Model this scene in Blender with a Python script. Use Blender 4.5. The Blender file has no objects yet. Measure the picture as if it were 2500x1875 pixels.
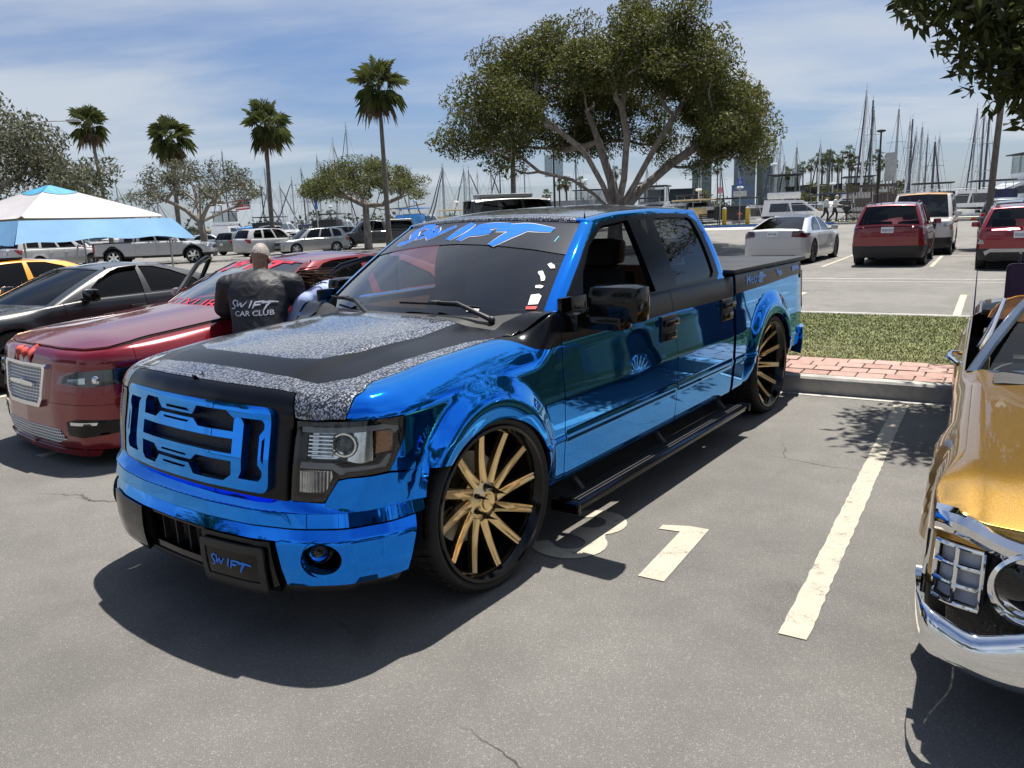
import bpy, bmesh, math, random
import numpy as np
from mathutils import Vector, Matrix, noise as mnoise
from mathutils.geometry import delaunay_2d_cdt

SC = bpy.context.scene
COL = SC.collection
R = math.radians
PI = math.pi

# ------------------------------------------------------------------ camera
cam_d = bpy.data.cameras.new('camera')
cam = bpy.data.objects.new('camera', cam_d)
COL.objects.link(cam)
cam_d.sensor_width = 36.0
cam_d.lens = 1872.0 / 2500.0 * 36.0
cam_d.clip_start = 0.05
cam_d.clip_end = 4000.0
cam.matrix_world = (Matrix.Translation((0, 0, 1.62)) @ Matrix.Rotation(R(90 - 12.04), 4, 'X')
                    @ Matrix.Rotation(R(-2.2), 4, 'Z'))
SC.camera = cam

# ------------------------------------------------------------------ sun and sky
SUN = Vector((0.150, 0.295, 1.0)).normalized()          # towards the sun
sun_d = bpy.data.lights.new('sun', 'SUN')
sun_d.energy = 5.0
sun_d.angle = R(0.53)
sun_d.color = (1.0, 0.955, 0.88)
sun = bpy.data.objects.new('sun', sun_d)
COL.objects.link(sun)
sun.rotation_euler = SUN.to_track_quat('Z', 'Y').to_euler()
sun.location = (20, 40, 80)

wd = bpy.data.worlds.new('World')
SC.world = wd
wd.use_nodes = True
nt = wd.node_tree
nt.nodes.clear()
def WN(t, **kw):
    n = nt.nodes.new(t)
    for k, v in kw.items():
        setattr(n, k, v)
    return n
def wl(a, b):
    nt.links.new(a, b)
w_out = WN('ShaderNodeOutputWorld')
w_bg = WN('ShaderNodeBackground')
w_bg.inputs[1].default_value = 0.053
sky = WN('ShaderNodeTexSky', sky_type='NISHITA')
sky.sun_disc = False
sky.sun_elevation = math.asin(SUN.z)
sky.sun_rotation = math.atan2(SUN.x, SUN.y)
sky.altitude = 5.0
sky.air_density = 1.0
sky.dust_density = 1.2
sky.ozone_density = 1.6
tc = WN('ShaderNodeTexCoord')
sep = WN('ShaderNodeSeparateXYZ')
wl(tc.outputs['Generated'], sep.inputs[0])
zc = WN('ShaderNodeMath', operation='MAXIMUM'); zc.inputs[1].default_value = 0.03
wl(sep.outputs[2], zc.inputs[0])
za = WN('ShaderNodeMath', operation='ADD'); za.inputs[1].default_value = 0.10
wl(zc.outputs[0], za.inputs[0])
dx = WN('ShaderNodeMath', operation='DIVIDE'); wl(sep.outputs[0], dx.inputs[0]); wl(za.outputs[0], dx.inputs[1])
dy = WN('ShaderNodeMath', operation='DIVIDE'); wl(sep.outputs[1], dy.inputs[0]); wl(za.outputs[0], dy.inputs[1])
cmb = WN('ShaderNodeCombineXYZ'); wl(dx.outputs[0], cmb.inputs[0]); wl(dy.outputs[0], cmb.inputs[1])
mp = WN('ShaderNodeMapping')
mp.inputs['Rotation'].default_value = (0, 0, R(24))
mp.inputs['Scale'].default_value = (0.55, 1.0, 1)
mp.inputs['Location'].default_value = (3.1, 1.7, 0)
wl(cmb.outputs[0], mp.inputs[0])
n1 = WN('ShaderNodeTexNoise'); n1.inputs['Scale'].default_value = 0.62; n1.inputs['Detail'].default_value = 9; n1.inputs['Roughness'].default_value = 0.56; n1.inputs['Distortion'].default_value = 0.35
wl(mp.outputs[0], n1.inputs[0])
n2 = WN('ShaderNodeTexNoise'); n2.inputs['Scale'].default_value = 0.33; n2.inputs['Detail'].default_value = 3
wl(mp.outputs[0], n2.inputs[0])
add = WN('ShaderNodeMath', operation='ADD'); wl(n1.outputs[0], add.inputs[0])
m2 = WN('ShaderNodeMath', operation='MULTIPLY'); m2.inputs[1].default_value = 0.9; wl(n2.outputs[0], m2.inputs[0]); wl(m2.outputs[0], add.inputs[1])
cr = WN('ShaderNodeMapRange', interpolation_type='SMOOTHSTEP')
cr.inputs['From Min'].default_value = 0.78; cr.inputs['From Max'].default_value = 1.10
cr.inputs['To Min'].default_value = 0.04; cr.inputs['To Max'].default_value = 0.88
wl(add.outputs[0], cr.inputs['Value'])
# thin haze whitens the air towards the horizon
hz = WN('ShaderNodeMapRange', interpolation_type='SMOOTHSTEP')
hz.inputs['From Min'].default_value = 0.0; hz.inputs['From Max'].default_value = 0.20
hz.inputs['To Min'].default_value = 0.42; hz.inputs['To Max'].default_value = 0.0
wl(sep.outputs[2], hz.inputs['Value'])
mxf = WN('ShaderNodeMath', operation='MAXIMUM'); wl(cr.outputs[0], mxf.inputs[0]); wl(hz.outputs[0], mxf.inputs[1])
mx = WN('ShaderNodeMix', data_type='RGBA')
wl(mxf.outputs[0], mx.inputs[0])
gn = WN('ShaderNodeMix', data_type='RGBA', blend_type='MULTIPLY'); gn.inputs[0].default_value = 1.0
gn.inputs[7].default_value = (0.82, 0.97, 1.26, 1)
wl(sky.outputs[0], gn.inputs[6])
wl(gn.outputs[2], mx.inputs[6])
mx.inputs[7].default_value = (7.4, 8.1, 9.0, 1)
wl(mx.outputs[2], w_bg.inputs[0])
wl(w_bg.outputs[0], w_out.inputs[0])

SC.view_settings.view_transform = 'Standard'
SC.view_settings.look = 'None'
SC.view_settings.gamma = 1.0
SC.view_settings.exposure = 0.66
SC.view_settings.use_curve_mapping = False
SC.render.engine = 'CYCLES'
SC.cycles.use_denoising = True
SC.cycles.max_bounces = 7
SC.cycles.diffuse_bounces = 1
SC.cycles.glossy_bounces = 4
SC.cycles.transmission_bounces = 4
SC.cycles.transparent_max_bounces = 10
SC.cycles.caustics_reflective = False
SC.cycles.caustics_refractive = False
SC.cycles.sample_clamp_indirect = 6.0

# ================================================================== helpers
rng = random.Random(7)
nrng = np.random.default_rng(11)
YAW = R(232.94)
TX, TY = -0.863, 3.783
LOT = YAW + R(5.0)

def sstep(a, b, x):
    t = np.clip((np.asarray(x, float) - a) / (b - a), 0, 1)
    return t * t * (3 - 2 * t)

LF = (math.cos(LOT), math.sin(LOT)); LL = (-math.sin(LOT), math.cos(LOT))
def lot_dl(x, y):
    return -((x - TX) * LF[0] + (y - TY) * LF[1]), (x - TX) * LL[0] + (y - TY) * LL[1]

def gz(x, y):
    """ground height: the lot rises gently to the promenade on the right"""
    d, l = lot_dl(x, y)
    return 0.55 * float(sstep(26, 52, d)) * float(sstep(-8, 10, x))

def lot(d, l, z=0.0):
    """a point d metres behind the blue truck's front axle line and l metres to its left, in the lot's grid"""
    x = TX - LF[0] * d + LL[0] * l; y = TY - LF[1] * d + LL[1] * l
    return Vector((x, y, gz(x, y) + z))

def t2w(x, y, z=0.0, yaw=YAW):
    c, s = math.cos(yaw), math.sin(yaw)
    return (TX + c * x - s * y, TY + s * x + c * y, z)

def tagit(o, label=None, cat=None, group=None, kind=None):
    if label: o['label'] = label
    if cat: o['category'] = cat
    if group: o['group'] = group
    if kind: o['kind'] = kind
    return o

def thing(name, label, cat, loc=(0, 0, 0), rotz=0.0, group=None, scale=1.0):
    o = bpy.data.objects.new(name, None)
    COL.objects.link(o)
    o.empty_display_size = 0.1
    o.location = loc
    o.rotation_euler = (0, 0, rotz)
    o.scale = (scale,) * 3
    return tagit(o, label, cat, group)

def link(name, me, parent=None, mats=None):
    o = bpy.data.objects.new(name, me)
    COL.objects.link(o)
    if parent is not None:
        o.parent = parent
    if mats is not None:
        for m in (mats if isinstance(mats, (list, tuple)) else [mats]):
            me.materials.append(m)
    return o

def copy_tree(o, parent=None):
    c = o.copy()
    COL.objects.link(c)
    c.parent = parent
    for ch in list(o.children):
        copy_tree(ch, c)
    return c

def mesh_raw(name, v, f, normals=None, mi=None, smooth=True, angle=None):
    me = bpy.data.meshes.new(name)
    v = np.asarray(v, dtype=np.float32)
    me.from_pydata(v.tolist() if not isinstance(v, list) else v, [], f)
    if smooth:
        me.polygons.foreach_set('use_smooth', np.ones(len(me.polygons), dtype=bool))
        if angle is not None:
            me.set_sharp_from_angle(angle=R(angle))
    if mi is not None:
        me.polygons.foreach_set('material_index', np.asarray(mi, dtype=np.int32))
    if normals is not None:
        me.normals_split_custom_set(np.asarray(normals).tolist())
    me.update()
    return me

class MB:
    """collects shapes that become ONE mesh"""
    def __init__(s):
        s.v = []; s.f = []; s.m = []
    def add(s, v, f, m=0):
        b = len(s.v)
        s.v.extend([tuple(p) for p in v])
        s.f.extend([tuple(i + b for i in q) for q in f])
        s.m.extend([m] * len(f))
        return s
    def box(s, c, d, rot=None, bev=0.0, m=0):
        hx, hy, hz = d[0] / 2, d[1] / 2, d[2] / 2
        if bev <= 0:
            v = [Vector((x, y, z)) for x in (-hx, hx) for y in (-hy, hy) for z in (-hz, hz)]
            f = [(0, 1, 3, 2), (4, 6, 7, 5), (0, 4, 5, 1), (2, 3, 7, 6), (0, 2, 6, 4), (1, 5, 7, 3)]
        else:
            b = min(bev, hx * .99, hy * .99, hz * .99)
            bm = bmesh.new()
            bmesh.ops.create_cube(bm, size=1)
            for q in bm.verts:
                q.co = Vector((q.co.x * 2 * hx, q.co.y * 2 * hy, q.co.z * 2 * hz))
            bmesh.ops.bevel(bm, geom=list(bm.edges), offset=b, segments=2, affect='EDGES', profile=.6)
            bm.verts.index_update()
            v = [q.co.copy() for q in bm.verts]
            f = [tuple(q.index for q in p.verts) for p in bm.faces]
            bm.free()
        if rot is not None:
            M = rot if isinstance(rot, Matrix) else Matrix.Rotation(rot, 3, 'Z')
            v = [M @ p for p in v]
        c = Vector(c)
        return s.add([p + c for p in v], f, m)
    def tube(s, pts, rad, n=8, cap=True, m=0, flat=1.0):
        pts = [Vector(p) for p in pts]
        k = len(pts)
        rad = [rad] * k if not hasattr(rad, '__len__') else rad
        v = []; f = []
        up = None
        for i, p in enumerate(pts):
            t = (pts[min(i + 1, k - 1)] - pts[max(i - 1, 0)])
            if t.length < 1e-9: t = Vector((0, 0, 1))
            t.normalize()
            if up is None:
                up = t.orthogonal().normalized()
            else:
                up = (up - t * up.dot(t))
                up = up.normalized() if up.length > 1e-6 else t.orthogonal().normalized()
            w = t.cross(up)
            for j in range(n):
                a = 2 * PI * j / n
                v.append(p + (up * math.cos(a) + w * math.sin(a) * flat) * rad[i])
        for i in range(k - 1):
            for j in range(n):
                f.append((i * n + j, i * n + (j + 1) % n, (i + 1) * n + (j + 1) % n, (i + 1) * n + j))
        if cap:
            f.append(tuple(range(n - 1, -1, -1)))
            f.append(tuple((k - 1) * n + j for j in range(n)))
        return s.add(v, f, m)
    def lathe(s, prof, c=(0, 0, 0), axis='Z', n=24, m=0, closed=False):
        """prof: (radius, height) along axis"""
        v = []; f = []
        k = len(prof)
        c = Vector(c)
        for r_, h in prof:
            for j in range(n):
                a = 2 * PI * j / n
                p = (r_ * math.cos(a), r_ * math.sin(a), h)
                if axis == 'Y': p = (p[0], p[2], p[1])
                elif axis == 'X': p = (p[2], p[0], p[1])
                v.append(Vector(p) + c)
        fl = axis == 'Y'
        for i in range(k - 1):
            for j in range(n):
                q = (i * n + j, i * n + (j + 1) % n, (i + 1) * n + (j + 1) % n, (i + 1) * n + j)
                f.append(q[::-1] if fl else q)
        return s.add(v, f, m)
    def ball(s, c, r, n=10, k=7, m=0):
        r = Vector(r) if hasattr(r, '__len__') else Vector((r, r, r))
        prof = [(math.sin(PI * i / k), -math.cos(PI * i / k)) for i in range(k + 1)]
        t = MB().lathe(prof, n=n)
        return s.add([(p[0] * r.x + c[0], p[1] * r.y + c[1], p[2] * r.z + c[2]) for p in t.v], t.f, m)
    def prism(s, poly, z0, z1, m=0, fn=None):
        n = len(poly)
        v = [(p[0], p[1], z0) for p in poly] + [(p[0], p[1], z1) for p in poly]
        f = [tuple(range(n - 1, -1, -1)), tuple(range(n, 2 * n))] + [(i, (i + 1) % n, n + (i + 1) % n, n + i) for i in range(n)]
        if fn: v = [fn(*p) for p in v]
        return s.add(v, f, m)
    def xform(s, M):
        s.v = [tuple(M @ Vector(p)) for p in s.v]
        return s
    def merge(s, o):
        b = len(s.v)
        s.v.extend(o.v); s.f.extend([tuple(i + b for i in q) for q in o.f]); s.m.extend(o.m)
        return s
    def mesh(s, name, angle=35, smooth=True):
        return mesh_raw(name, s.v, s.f, mi=s.m, smooth=smooth, angle=angle)
    def build(s, name, mats, parent=None, angle=35, smooth=True):
        return link(name, s.mesh(name, angle, smooth), parent, mats)

# ---- panels: an outline in a 2-d parameter plane carried onto a surface function
def resample(poly, res):
    out = []
    n = len(poly)
    for i in range(n):
        a = np.array(poly[i], float); b = np.array(poly[(i + 1) % n], float)
        k = max(1, int(math.ceil(np.linalg.norm(b - a) / res)))
        for j in range(k):
            out.append(tuple(a + (b - a) * j / k))
    return out

def inside(poly, P):
    x, y = P[:, 0], P[:, 1]
    r = np.zeros(len(P), bool)
    n = len(poly)
    for i in range(n):
        x0, y0 = poly[i]; x1, y1 = poly[(i + 1) % n]
        if y0 == y1: continue
        c = ((y0 > y) != (y1 > y))
        r ^= c & (x < (x1 - x0) * (y - y0) / (y1 - y0) + x0)
    return r

def fn_normals(fn, u, v, e=1.5e-3):
    p = np.stack(fn(u, v), 1)
    pu = np.stack(fn(u + e, v), 1) - np.stack(fn(u - e, v), 1)
    pv = np.stack(fn(u, v + e), 1) - np.stack(fn(u, v - e), 1)
    n = np.cross(pu, pv)
    n /= np.maximum(np.linalg.norm(n, axis=1, keepdims=True), 1e-12)
    return p, n

def panel_data(outline, fn, res=.05, resv=None, holes=(), regions=(), thick=.012, sign=1, off=0.0, rim=True, rim_mi=None):
    """sign: +1 if dP/du x dP/dv already points outwards"""
    resv = resv or res
    sc = np.array([1.0, res / resv])
    loops = [resample([tuple(np.array(p) * sc) for p in L], res) for L in [outline] + list(holes)]
    regs = [(resample([tuple(np.array(p) * sc) for p in L], res), m) for L, m in regions]
    pts = []; edges = []
    for L in loops + [q for q, _ in regs]:
        b = len(pts); n = len(L)
        pts += L
        edges += [(b + i, b + (i + 1) % n) for i in range(n)]
    A = np.array(loops[0])
    x0, y0 = A.min(0); x1, y1 = A.max(0)
    gx = np.arange(x0 + res * .5, x1, res); gy = np.arange(y0 + res * .5, y1, res)
    if len(gx) and len(gy):
        G = np.stack(np.meshgrid(gx, gy), -1).reshape(-1, 2)
        G = G[inside(loops[0], G)]
        # keep the grid off the outlines
        if len(G):
            B = np.array(pts)
            keep = np.ones(len(G), bool)
            for i in range(0, len(G), 2000):
                d = ((G[i:i + 2000, None, :] - B[None]) ** 2).sum(-1).min(1)
                keep[i:i + 2000] = d > (res * .45) ** 2
            pts += [tuple(p) for p in G[keep]]
    r = delaunay_2d_cdt([Vector(p) for p in pts], edges, [], 0, 1e-5)
    V = np.array([tuple(p) for p in r[0]])
    T = np.array([t for t in r[2] if len(t) == 3], dtype=int)
    cen = V[T].mean(1)
    k = inside(loops[0], cen)
    for L in loops[1:]:
        k &= ~inside(L, cen)
    T = T[k]; cen = cen[k]
    mi = np.zeros(len(T), int)
    for L, m in regs:
        mi[inside(L, cen)] = m
    V = V / sc
    P, N = fn_normals(fn, V[:, 0], V[:, 1])
    N *= sign
    P = P + N * off
    # consistent winding with the normals
    fnorm = np.cross(P[T[:, 1]] - P[T[:, 0]], P[T[:, 2]] - P[T[:, 0]])
    fl = (fnorm * N[T].sum(1)).sum(1) < 0
    T[fl] = T[fl][:, ::-1]
    faces = [tuple(t) for t in T.tolist()]
    mi = mi.tolist()
    ln = N[T].reshape(-1, 3)
    verts = P
    if rim and thick > 0:
        imap = {}
        for o_, src in enumerate(r[3]):
            for q in src: imap[q] = o_
        st = 0
        ex = []
        for li, L in enumerate(loops):
            m = len(L)
            ids = [imap[st + i] for i in range(m)]
            st += m
            b = len(verts)
            verts = np.concatenate([verts, P[ids] - N[ids] * thick])
            q = np.array(L)
            cc = q[:, 0] @ np.roll(q[:, 1], -1) - q[:, 1] @ np.roll(q[:, 0], -1)
            fwd = ((cc > 0) == (sign > 0)) if li == 0 else ((cc < 0) == (sign > 0))
            for i in range(m):
                j = (i + 1) % m
                if ids[i] == ids[j]: continue
                quad = (ids[i], b + i, b + j, ids[j])
                e = P[ids[j]] - P[ids[i]]
                nn = np.cross(-N[ids[i]], e)
                if not fwd: quad = quad[::-1]; nn = -nn
                nn = nn / max(np.linalg.norm(nn), 1e-9)
                faces.append(quad); mi.append(rim_mi if rim_mi is not None else (mi[0] if mi else 0))
                ex += [nn] * 4
        if ex: ln = np.concatenate([ln, np.array(ex)])
    return verts, faces, ln, mi

def panel(name, parent, mats, outline, fn, both=False, **kw):
    v, f, n, mi = panel_data(outline, fn, **kw)
    o = link(name, mesh_raw(name, v, f, n, mi), parent, mats)
    if both:
        m = np.array([1, -1, 1])
        k = 0; idx = []
        for t in f:
            idx.extend(range(k + len(t) - 1, k - 1, -1)); k += len(t)
        o2 = link(name, mesh_raw(name, v * m, [t[::-1] for t in f], n[idx] * m, mi), parent, mats)
        return o, o2
    return o

def mirror_mb(mb):
    t = MB()
    t.v = [(p[0], -p[1], p[2]) for p in mb.v]
    t.f = [q[::-1] for q in mb.f]
    t.m = list(mb.m)
    return t

def lin(pts):
    xs = np.array([p[0] for p in pts], float); ys = np.array([p[1] for p in pts], float)
    if xs[0] > xs[-1]:
        xs, ys = xs[::-1], ys[::-1]
    return lambda x: np.interp(x, xs, ys)

def smooth(pts, w=.1, n=800):
    """piecewise-linear function, corners eased over a width w"""
    xs = np.array([p[0] for p in pts], float); ys = np.array([p[1] for p in pts], float)
    if xs[0] > xs[-1]:
        xs, ys = xs[::-1], ys[::-1]
    lo, hi = xs[0] - 3 * w, xs[-1] + 3 * w
    g = np.linspace(lo, hi, n)
    # extend with end slopes
    gy = np.interp(g, xs, ys)
    if len(xs) > 1:
        s0 = (ys[1] - ys[0]) / (xs[1] - xs[0]); s1 = (ys[-1] - ys[-2]) / (xs[-1] - xs[-2])
        gy = np.where(g < xs[0], ys[0] + s0 * (g - xs[0]), gy)
        gy = np.where(g > xs[-1], ys[-1] + s1 * (g - xs[-1]), gy)
    st = g[1] - g[0]
    k = max(1, int(w / st))
    ker = np.hanning(2 * k + 3)[1:-1]; ker /= ker.sum()
    pad = len(ker) // 2
    gp = np.concatenate([gy[0] - (gy[1] - gy[0]) * np.arange(pad, 0, -1), gy, gy[-1] + (gy[-1] - gy[-2]) * np.arange(1, pad + 1)])
    sy = np.convolve(gp, ker, 'valid')
    return lambda x: np.interp(x, g, sy)

class Curve:
    """open polyline in n-d, corners eased, by arc length"""
    def __init__(s, pts, w=.08, n=1600):
        P = np.array(pts, float)
        L = np.concatenate([[0], np.cumsum(np.linalg.norm(np.diff(P, axis=0), axis=1))])
        t = np.linspace(0, L[-1], n)
        Q = np.stack([np.interp(t, L, P[:, i]) for i in range(P.shape[1])], 1)
        k = max(1, int(w / (t[1] - t[0])))
        ker = np.hanning(2 * k + 3)[1:-1]; ker /= ker.sum()
        pad = len(ker) // 2
        # mirror ends so that a curve that starts on the centre line crosses it squarely
        a = 2 * Q[0] - Q[1:pad + 1][::-1]; b = 2 * Q[-1] - Q[-pad - 1:-1][::-1]
        Qp = np.concatenate([a, Q, b])
        s.P = np.stack([np.convolve(Qp[:, i], ker, 'valid') for i in range(P.shape[1])], 1)
        s.t = np.concatenate([[0], np.cumsum(np.linalg.norm(np.diff(s.P, axis=0), axis=1))])
        s.L = s.t[-1]
    def at(s, u):
        return [np.interp(u, s.t, s.P[:, i]) for i in range(s.P.shape[1])]

class Shell:
    """lower body: plan curve (front centre -> left side -> rear centre) x section.
    v is the height z up to z1, then z1..z1+.2 sweeps the shoulder round to the top contour."""
    def __init__(s, plan, z1, A, g, d, extra=None, rake=0.0, rrake=0.0, w=.08):
        s.c = Curve(plan, w)
        s.z1 = z1; s.A = A; s.g = g; s.d = d; s.extra = extra; s.rake = rake; s.rrake = rrake
        P = s.c.P
        T = np.gradient(P, axis=0)
        T /= np.linalg.norm(T, axis=1, keepdims=True)
        s.nx, s.ny = T[:, 1], -T[:, 0]           # outward for a front->left->rear curve
        flip = np.sign(s.nx[0]) if abs(s.nx[0]) > .5 else 1
        s.nx, s.ny = s.nx * flip, s.ny * flip
        i = np.argmax(P[:, 1])
        s.side = (P[:, 1] > P[:, 1].max() - .12)
        s.imid = int(np.mean(np.nonzero(P[:, 1] > P[:, 1].max() - .03)[0]))
        s.xmid = P[s.imid, 0]
        s.smid = s.c.t[s.imid]
    def sx(s, x):
        P, t = s.c.P, s.c.t
        return float(np.interp(-x, -P[:, 0], t)) if np.all(np.diff(P[:, 0]) <= 1e-9) else float(np.interp(-x, -np.minimum.accumulate(P[:, 0]), t))
    def sy(s, y, rear=False):
        P, t = s.c.P, s.c.t
        if rear:
            return float(np.interp(y, P[s.imid:, 1][::-1], t[s.imid:][::-1]))
        return float(np.interp(y, np.maximum.accumulate(P[:s.imid + 1, 1]), t[:s.imid + 1]))
    def fn(s, u, v):
        u = np.asarray(u, float); v = np.asarray(v, float)
        sg = np.where(u < 0, -1.0, 1.0)
        ua = np.abs(u)
        over = np.maximum(ua - s.c.L, 0)
        ua = np.minimum(ua, s.c.L - over)
        sg = np.where(over > 0, -sg, sg)
        x, y = s.c.at(ua)
        nx = np.interp(ua, s.c.t, s.nx); ny = np.interp(ua, s.c.t, s.ny)
        z1 = s.z1
        th = np.clip((v - z1) / .2, 0, 1.02) * PI / 2
        zz = np.minimum(v, z1)
        A = s.A(x, ua)
        cx = x - nx * A; cy = y - ny * A
        B = s.g(cx, cy) - z1
        z = zz + np.where(v > z1, B * np.sin(th), 0)
        d = s.d(x, zz)
        ex = s.extra(x, z, ua) if s.extra is not None else 0.0
        dd = np.where(v > z1, d - (A + d) * (1 - np.cos(th)), d) + ex * np.cos(th)
        fw = (np.clip(nx, 0, 1) * s.rake + np.clip(-nx, 0, 1) * s.rrake) * np.minimum(z - z1, 0)
        px = x + nx * dd - fw * 1.0
        py = y + ny * dd
        return px, py * sg, z
    def top(s, u):
        """plan of the top contour"""
        p = s.fn(np.atleast_1d(u), np.full(np.size(u), s.z1 + .2))
        return np.stack(p, 1)

class House:
    """greenhouse: t 0..1 windscreen half, 1..2 side, 2..3 rear half; h 0..1 base to roof, 1..1.2 roof edge"""
    def __init__(s, base, roof, groof, bow=.02, w=.06, A=.06, wside=None):
        n = 1500
        t = np.linspace(0, 3, n)
        def mk(p):
            (x0, z0), (x1, y1, z1), (x2, y2, z2), (x3, z3) = p['f'], p['fc'], p['rc'], p['r']
            X = np.zeros((n, 3))
            a = t <= 1; b = (t > 1) & (t <= 2); c = t > 2
            q = t[a]; X[a] = np.stack([x0 + (x1 - x0) * q ** 2, y1 * q, z0 + (z1 - z0) * q ** 2], 1)
            q = t[b] - 1; X[b] = np.stack([x1 + (x2 - x1) * q, y1 + (y2 - y1) * q + p.get('bulge', 0) * 4 * q * (1 - q), z1 + (z2 - z1) * q + p.get('arch', 0) * 4 * q * (1 - q)], 1)
            q = 3 - t[c]; X[c] = np.stack([x3 + (x2 - x3) * q ** 2, y2 * q, z3 + (z2 - z3) * q ** 2], 1)
            k = max(1, int(w / (t[1] - t[0])))
            ker = np.hanning(2 * k + 3)[1:-1]; ker /= ker.sum()
            pad = len(ker) // 2
            m = np.array([1, -1, 1])
            Xp = np.concatenate([X[1:pad + 1][::-1] * m, X, X[-pad - 1:-1][::-1] * m])
            return np.stack([np.convolve(Xp[:, i], ker, 'valid') for i in range(3)], 1)
        s.t = t
        s.B = mk(base); s.Rf = mk(roof)
        s.groof = groof; s.bow = bow; s.A = A
        T = np.gradient(s.Rf, axis=0)
        nx, ny = -T[:, 1], T[:, 0]
        l = np.maximum(np.hypot(nx, ny), 1e-9)
        nx, ny = nx / l, ny / l
        if nx[5] < 0: nx, ny = -nx, -ny
        s.nx, s.ny = nx, ny
    def fn(s, t, h):
        t = np.asarray(t, float); h = np.asarray(h, float)
        sg = np.where(t < 0, -1.0, 1.0); ta = np.abs(t)
        sg = np.where(ta > 3, -sg, sg); ta = np.where(ta > 3, 6 - ta, ta)
        I = lambda a: np.interp(ta, s.t, a)
        hh = np.clip(h, None, 1)
        b = [I(s.B[:, i]) for i in range(3)]; r = [I(s.Rf[:, i]) for i in range(3)]
        nx, ny = I(s.nx), I(s.ny)
        bw = s.bow * 4 * hh * (1 - hh)
        x = b[0] + (r[0] - b[0]) * hh + nx * bw
        y = b[1] + (r[1] - b[1]) * hh + ny * bw
        z = b[2] + (r[2] - b[2]) * hh + bw * .4
        th = np.clip((h - 1) / .2, 0, 1.02) * PI / 2
        cx = r[0] - nx * s.A; cy = r[1] - ny * s.A
        Bz = s.groof(cx, cy) - r[2]
        x = x - nx * s.A * (1 - np.cos(th)); y = y - ny * s.A * (1 - np.cos(th))
        z = z + np.where(h > 1, Bz * np.sin(th), 0)
        return x, y * sg, z
    def top_poly(s, n=120, a=0.0, b=3.0):
        t = np.linspace(a, b, n)
        x, y, z = s.fn(t, np.full(n, 1.2))
        L = [(float(p), float(q)) for p, q in zip(x, y)]
        return L + [(p, -q) for p, q in L[::-1] if q > 1e-4]

# ================================================================== materials
class NT:
    def __init__(s, name):
        s.m = bpy.data.materials.new(name)
        s.m.use_nodes = True
        s.t = s.m.node_tree
        s.b = s.t.nodes['Principled BSDF']
        s.out = s.t.nodes['Material Output']
    def n(s, t, **kw):
        q = s.t.nodes.new(t)
        for k, v in kw.items():
            if k.startswith('i_'):
                q.inputs[k[2:].replace('_', ' ')].default_value = v
            else:
                setattr(q, k, v)
        return q
    def l(s, a, b):
        s.t.links.new(a, b)
    def co(s, scale=(1, 1, 1), rot=(0, 0, 0), src='Object'):
        tc = s.n('ShaderNodeTexCoord'); mp = s.n('ShaderNodeMapping')
        mp.inputs['Scale'].default_value = scale if hasattr(scale, '__len__') else (scale,) * 3
        mp.inputs['Rotation'].default_value = rot
        s.l(tc.outputs[src], mp.inputs[0])
        return mp.outputs[0]
    def noise(s, vec, scale, detail=4, rough=.55, dist=0.0):
        q = s.n('ShaderNodeTexNoise'); q.inputs['Scale'].default_value = scale
        q.inputs['Detail'].default_value = detail; q.inputs['Roughness'].default_value = rough
        q.inputs['Distortion'].default_value = dist
        if vec is not None: s.l(vec, q.inputs['Vector'])
        return q.outputs[0]
    def vor(s, vec, scale, feature='F1', out=0, rand=1.0):
        q = s.n('ShaderNodeTexVoronoi', feature=feature); q.inputs['Scale'].default_value = scale
        q.inputs['Randomness'].default_value = rand
        if vec is not None: s.l(vec, q.inputs['Vector'])
        return q.outputs[out]
    def ramp(s, fac, a, b, c0=0.0, c1=1.0, smooth=True):
        q = s.n('ShaderNodeMapRange', interpolation_type='SMOOTHSTEP' if smooth else 'LINEAR')
        q.inputs['From Min'].default_value = a; q.inputs['From Max'].default_value = b
        q.inputs['To Min'].default_value = c0; q.inputs['To Max'].default_value = c1
        s.l(fac, q.inputs['Value'])
        return q.outputs[0]
    def mix(s, fac, a, b, mode='MIX'):
        q = s.n('ShaderNodeMix', data_type='RGBA', blend_type=mode)
        for i, val in ((0, fac), (6, a), (7, b)):
            if hasattr(val, 'is_linked') or hasattr(val, 'links'):
                s.l(val, q.inputs[i])
            elif hasattr(val, '__len__'):
                q.inputs[i].default_value = tuple(val)[:3] + (1,)
            else:
                q.inputs[i].default_value = val
        return q.outputs[2]
    def math(s, op, a, b=0.0):
        q = s.n('ShaderNodeMath', operation=op)
        for i, val in ((0, a), (1, b)):
            if hasattr(val, 'links'): s.l(val, q.inputs[i])
            else: q.inputs[i].default_value = val
        return q.outputs[0]
    def bump(s, h, strength=.3, dist=.01):
        q = s.n('ShaderNodeBump'); q.inputs['Strength'].default_value = strength; q.inputs['Distance'].default_value = dist
        s.l(h, q.inputs['Height']); s.l(q.outputs[0], s.b.inputs['Normal'])
        return q
    def set(s, **kw):
        for k, v in kw.items():
            k = k.replace('_', ' ')
            if hasattr(v, 'links'): s.l(v, s.b.inputs[k])
            elif hasattr(v, '__len__'): s.b.inputs[k].default_value = tuple(v)[:3] + (1,)
            else: s.b.inputs[k].default_value = v
        return s.m

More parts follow.
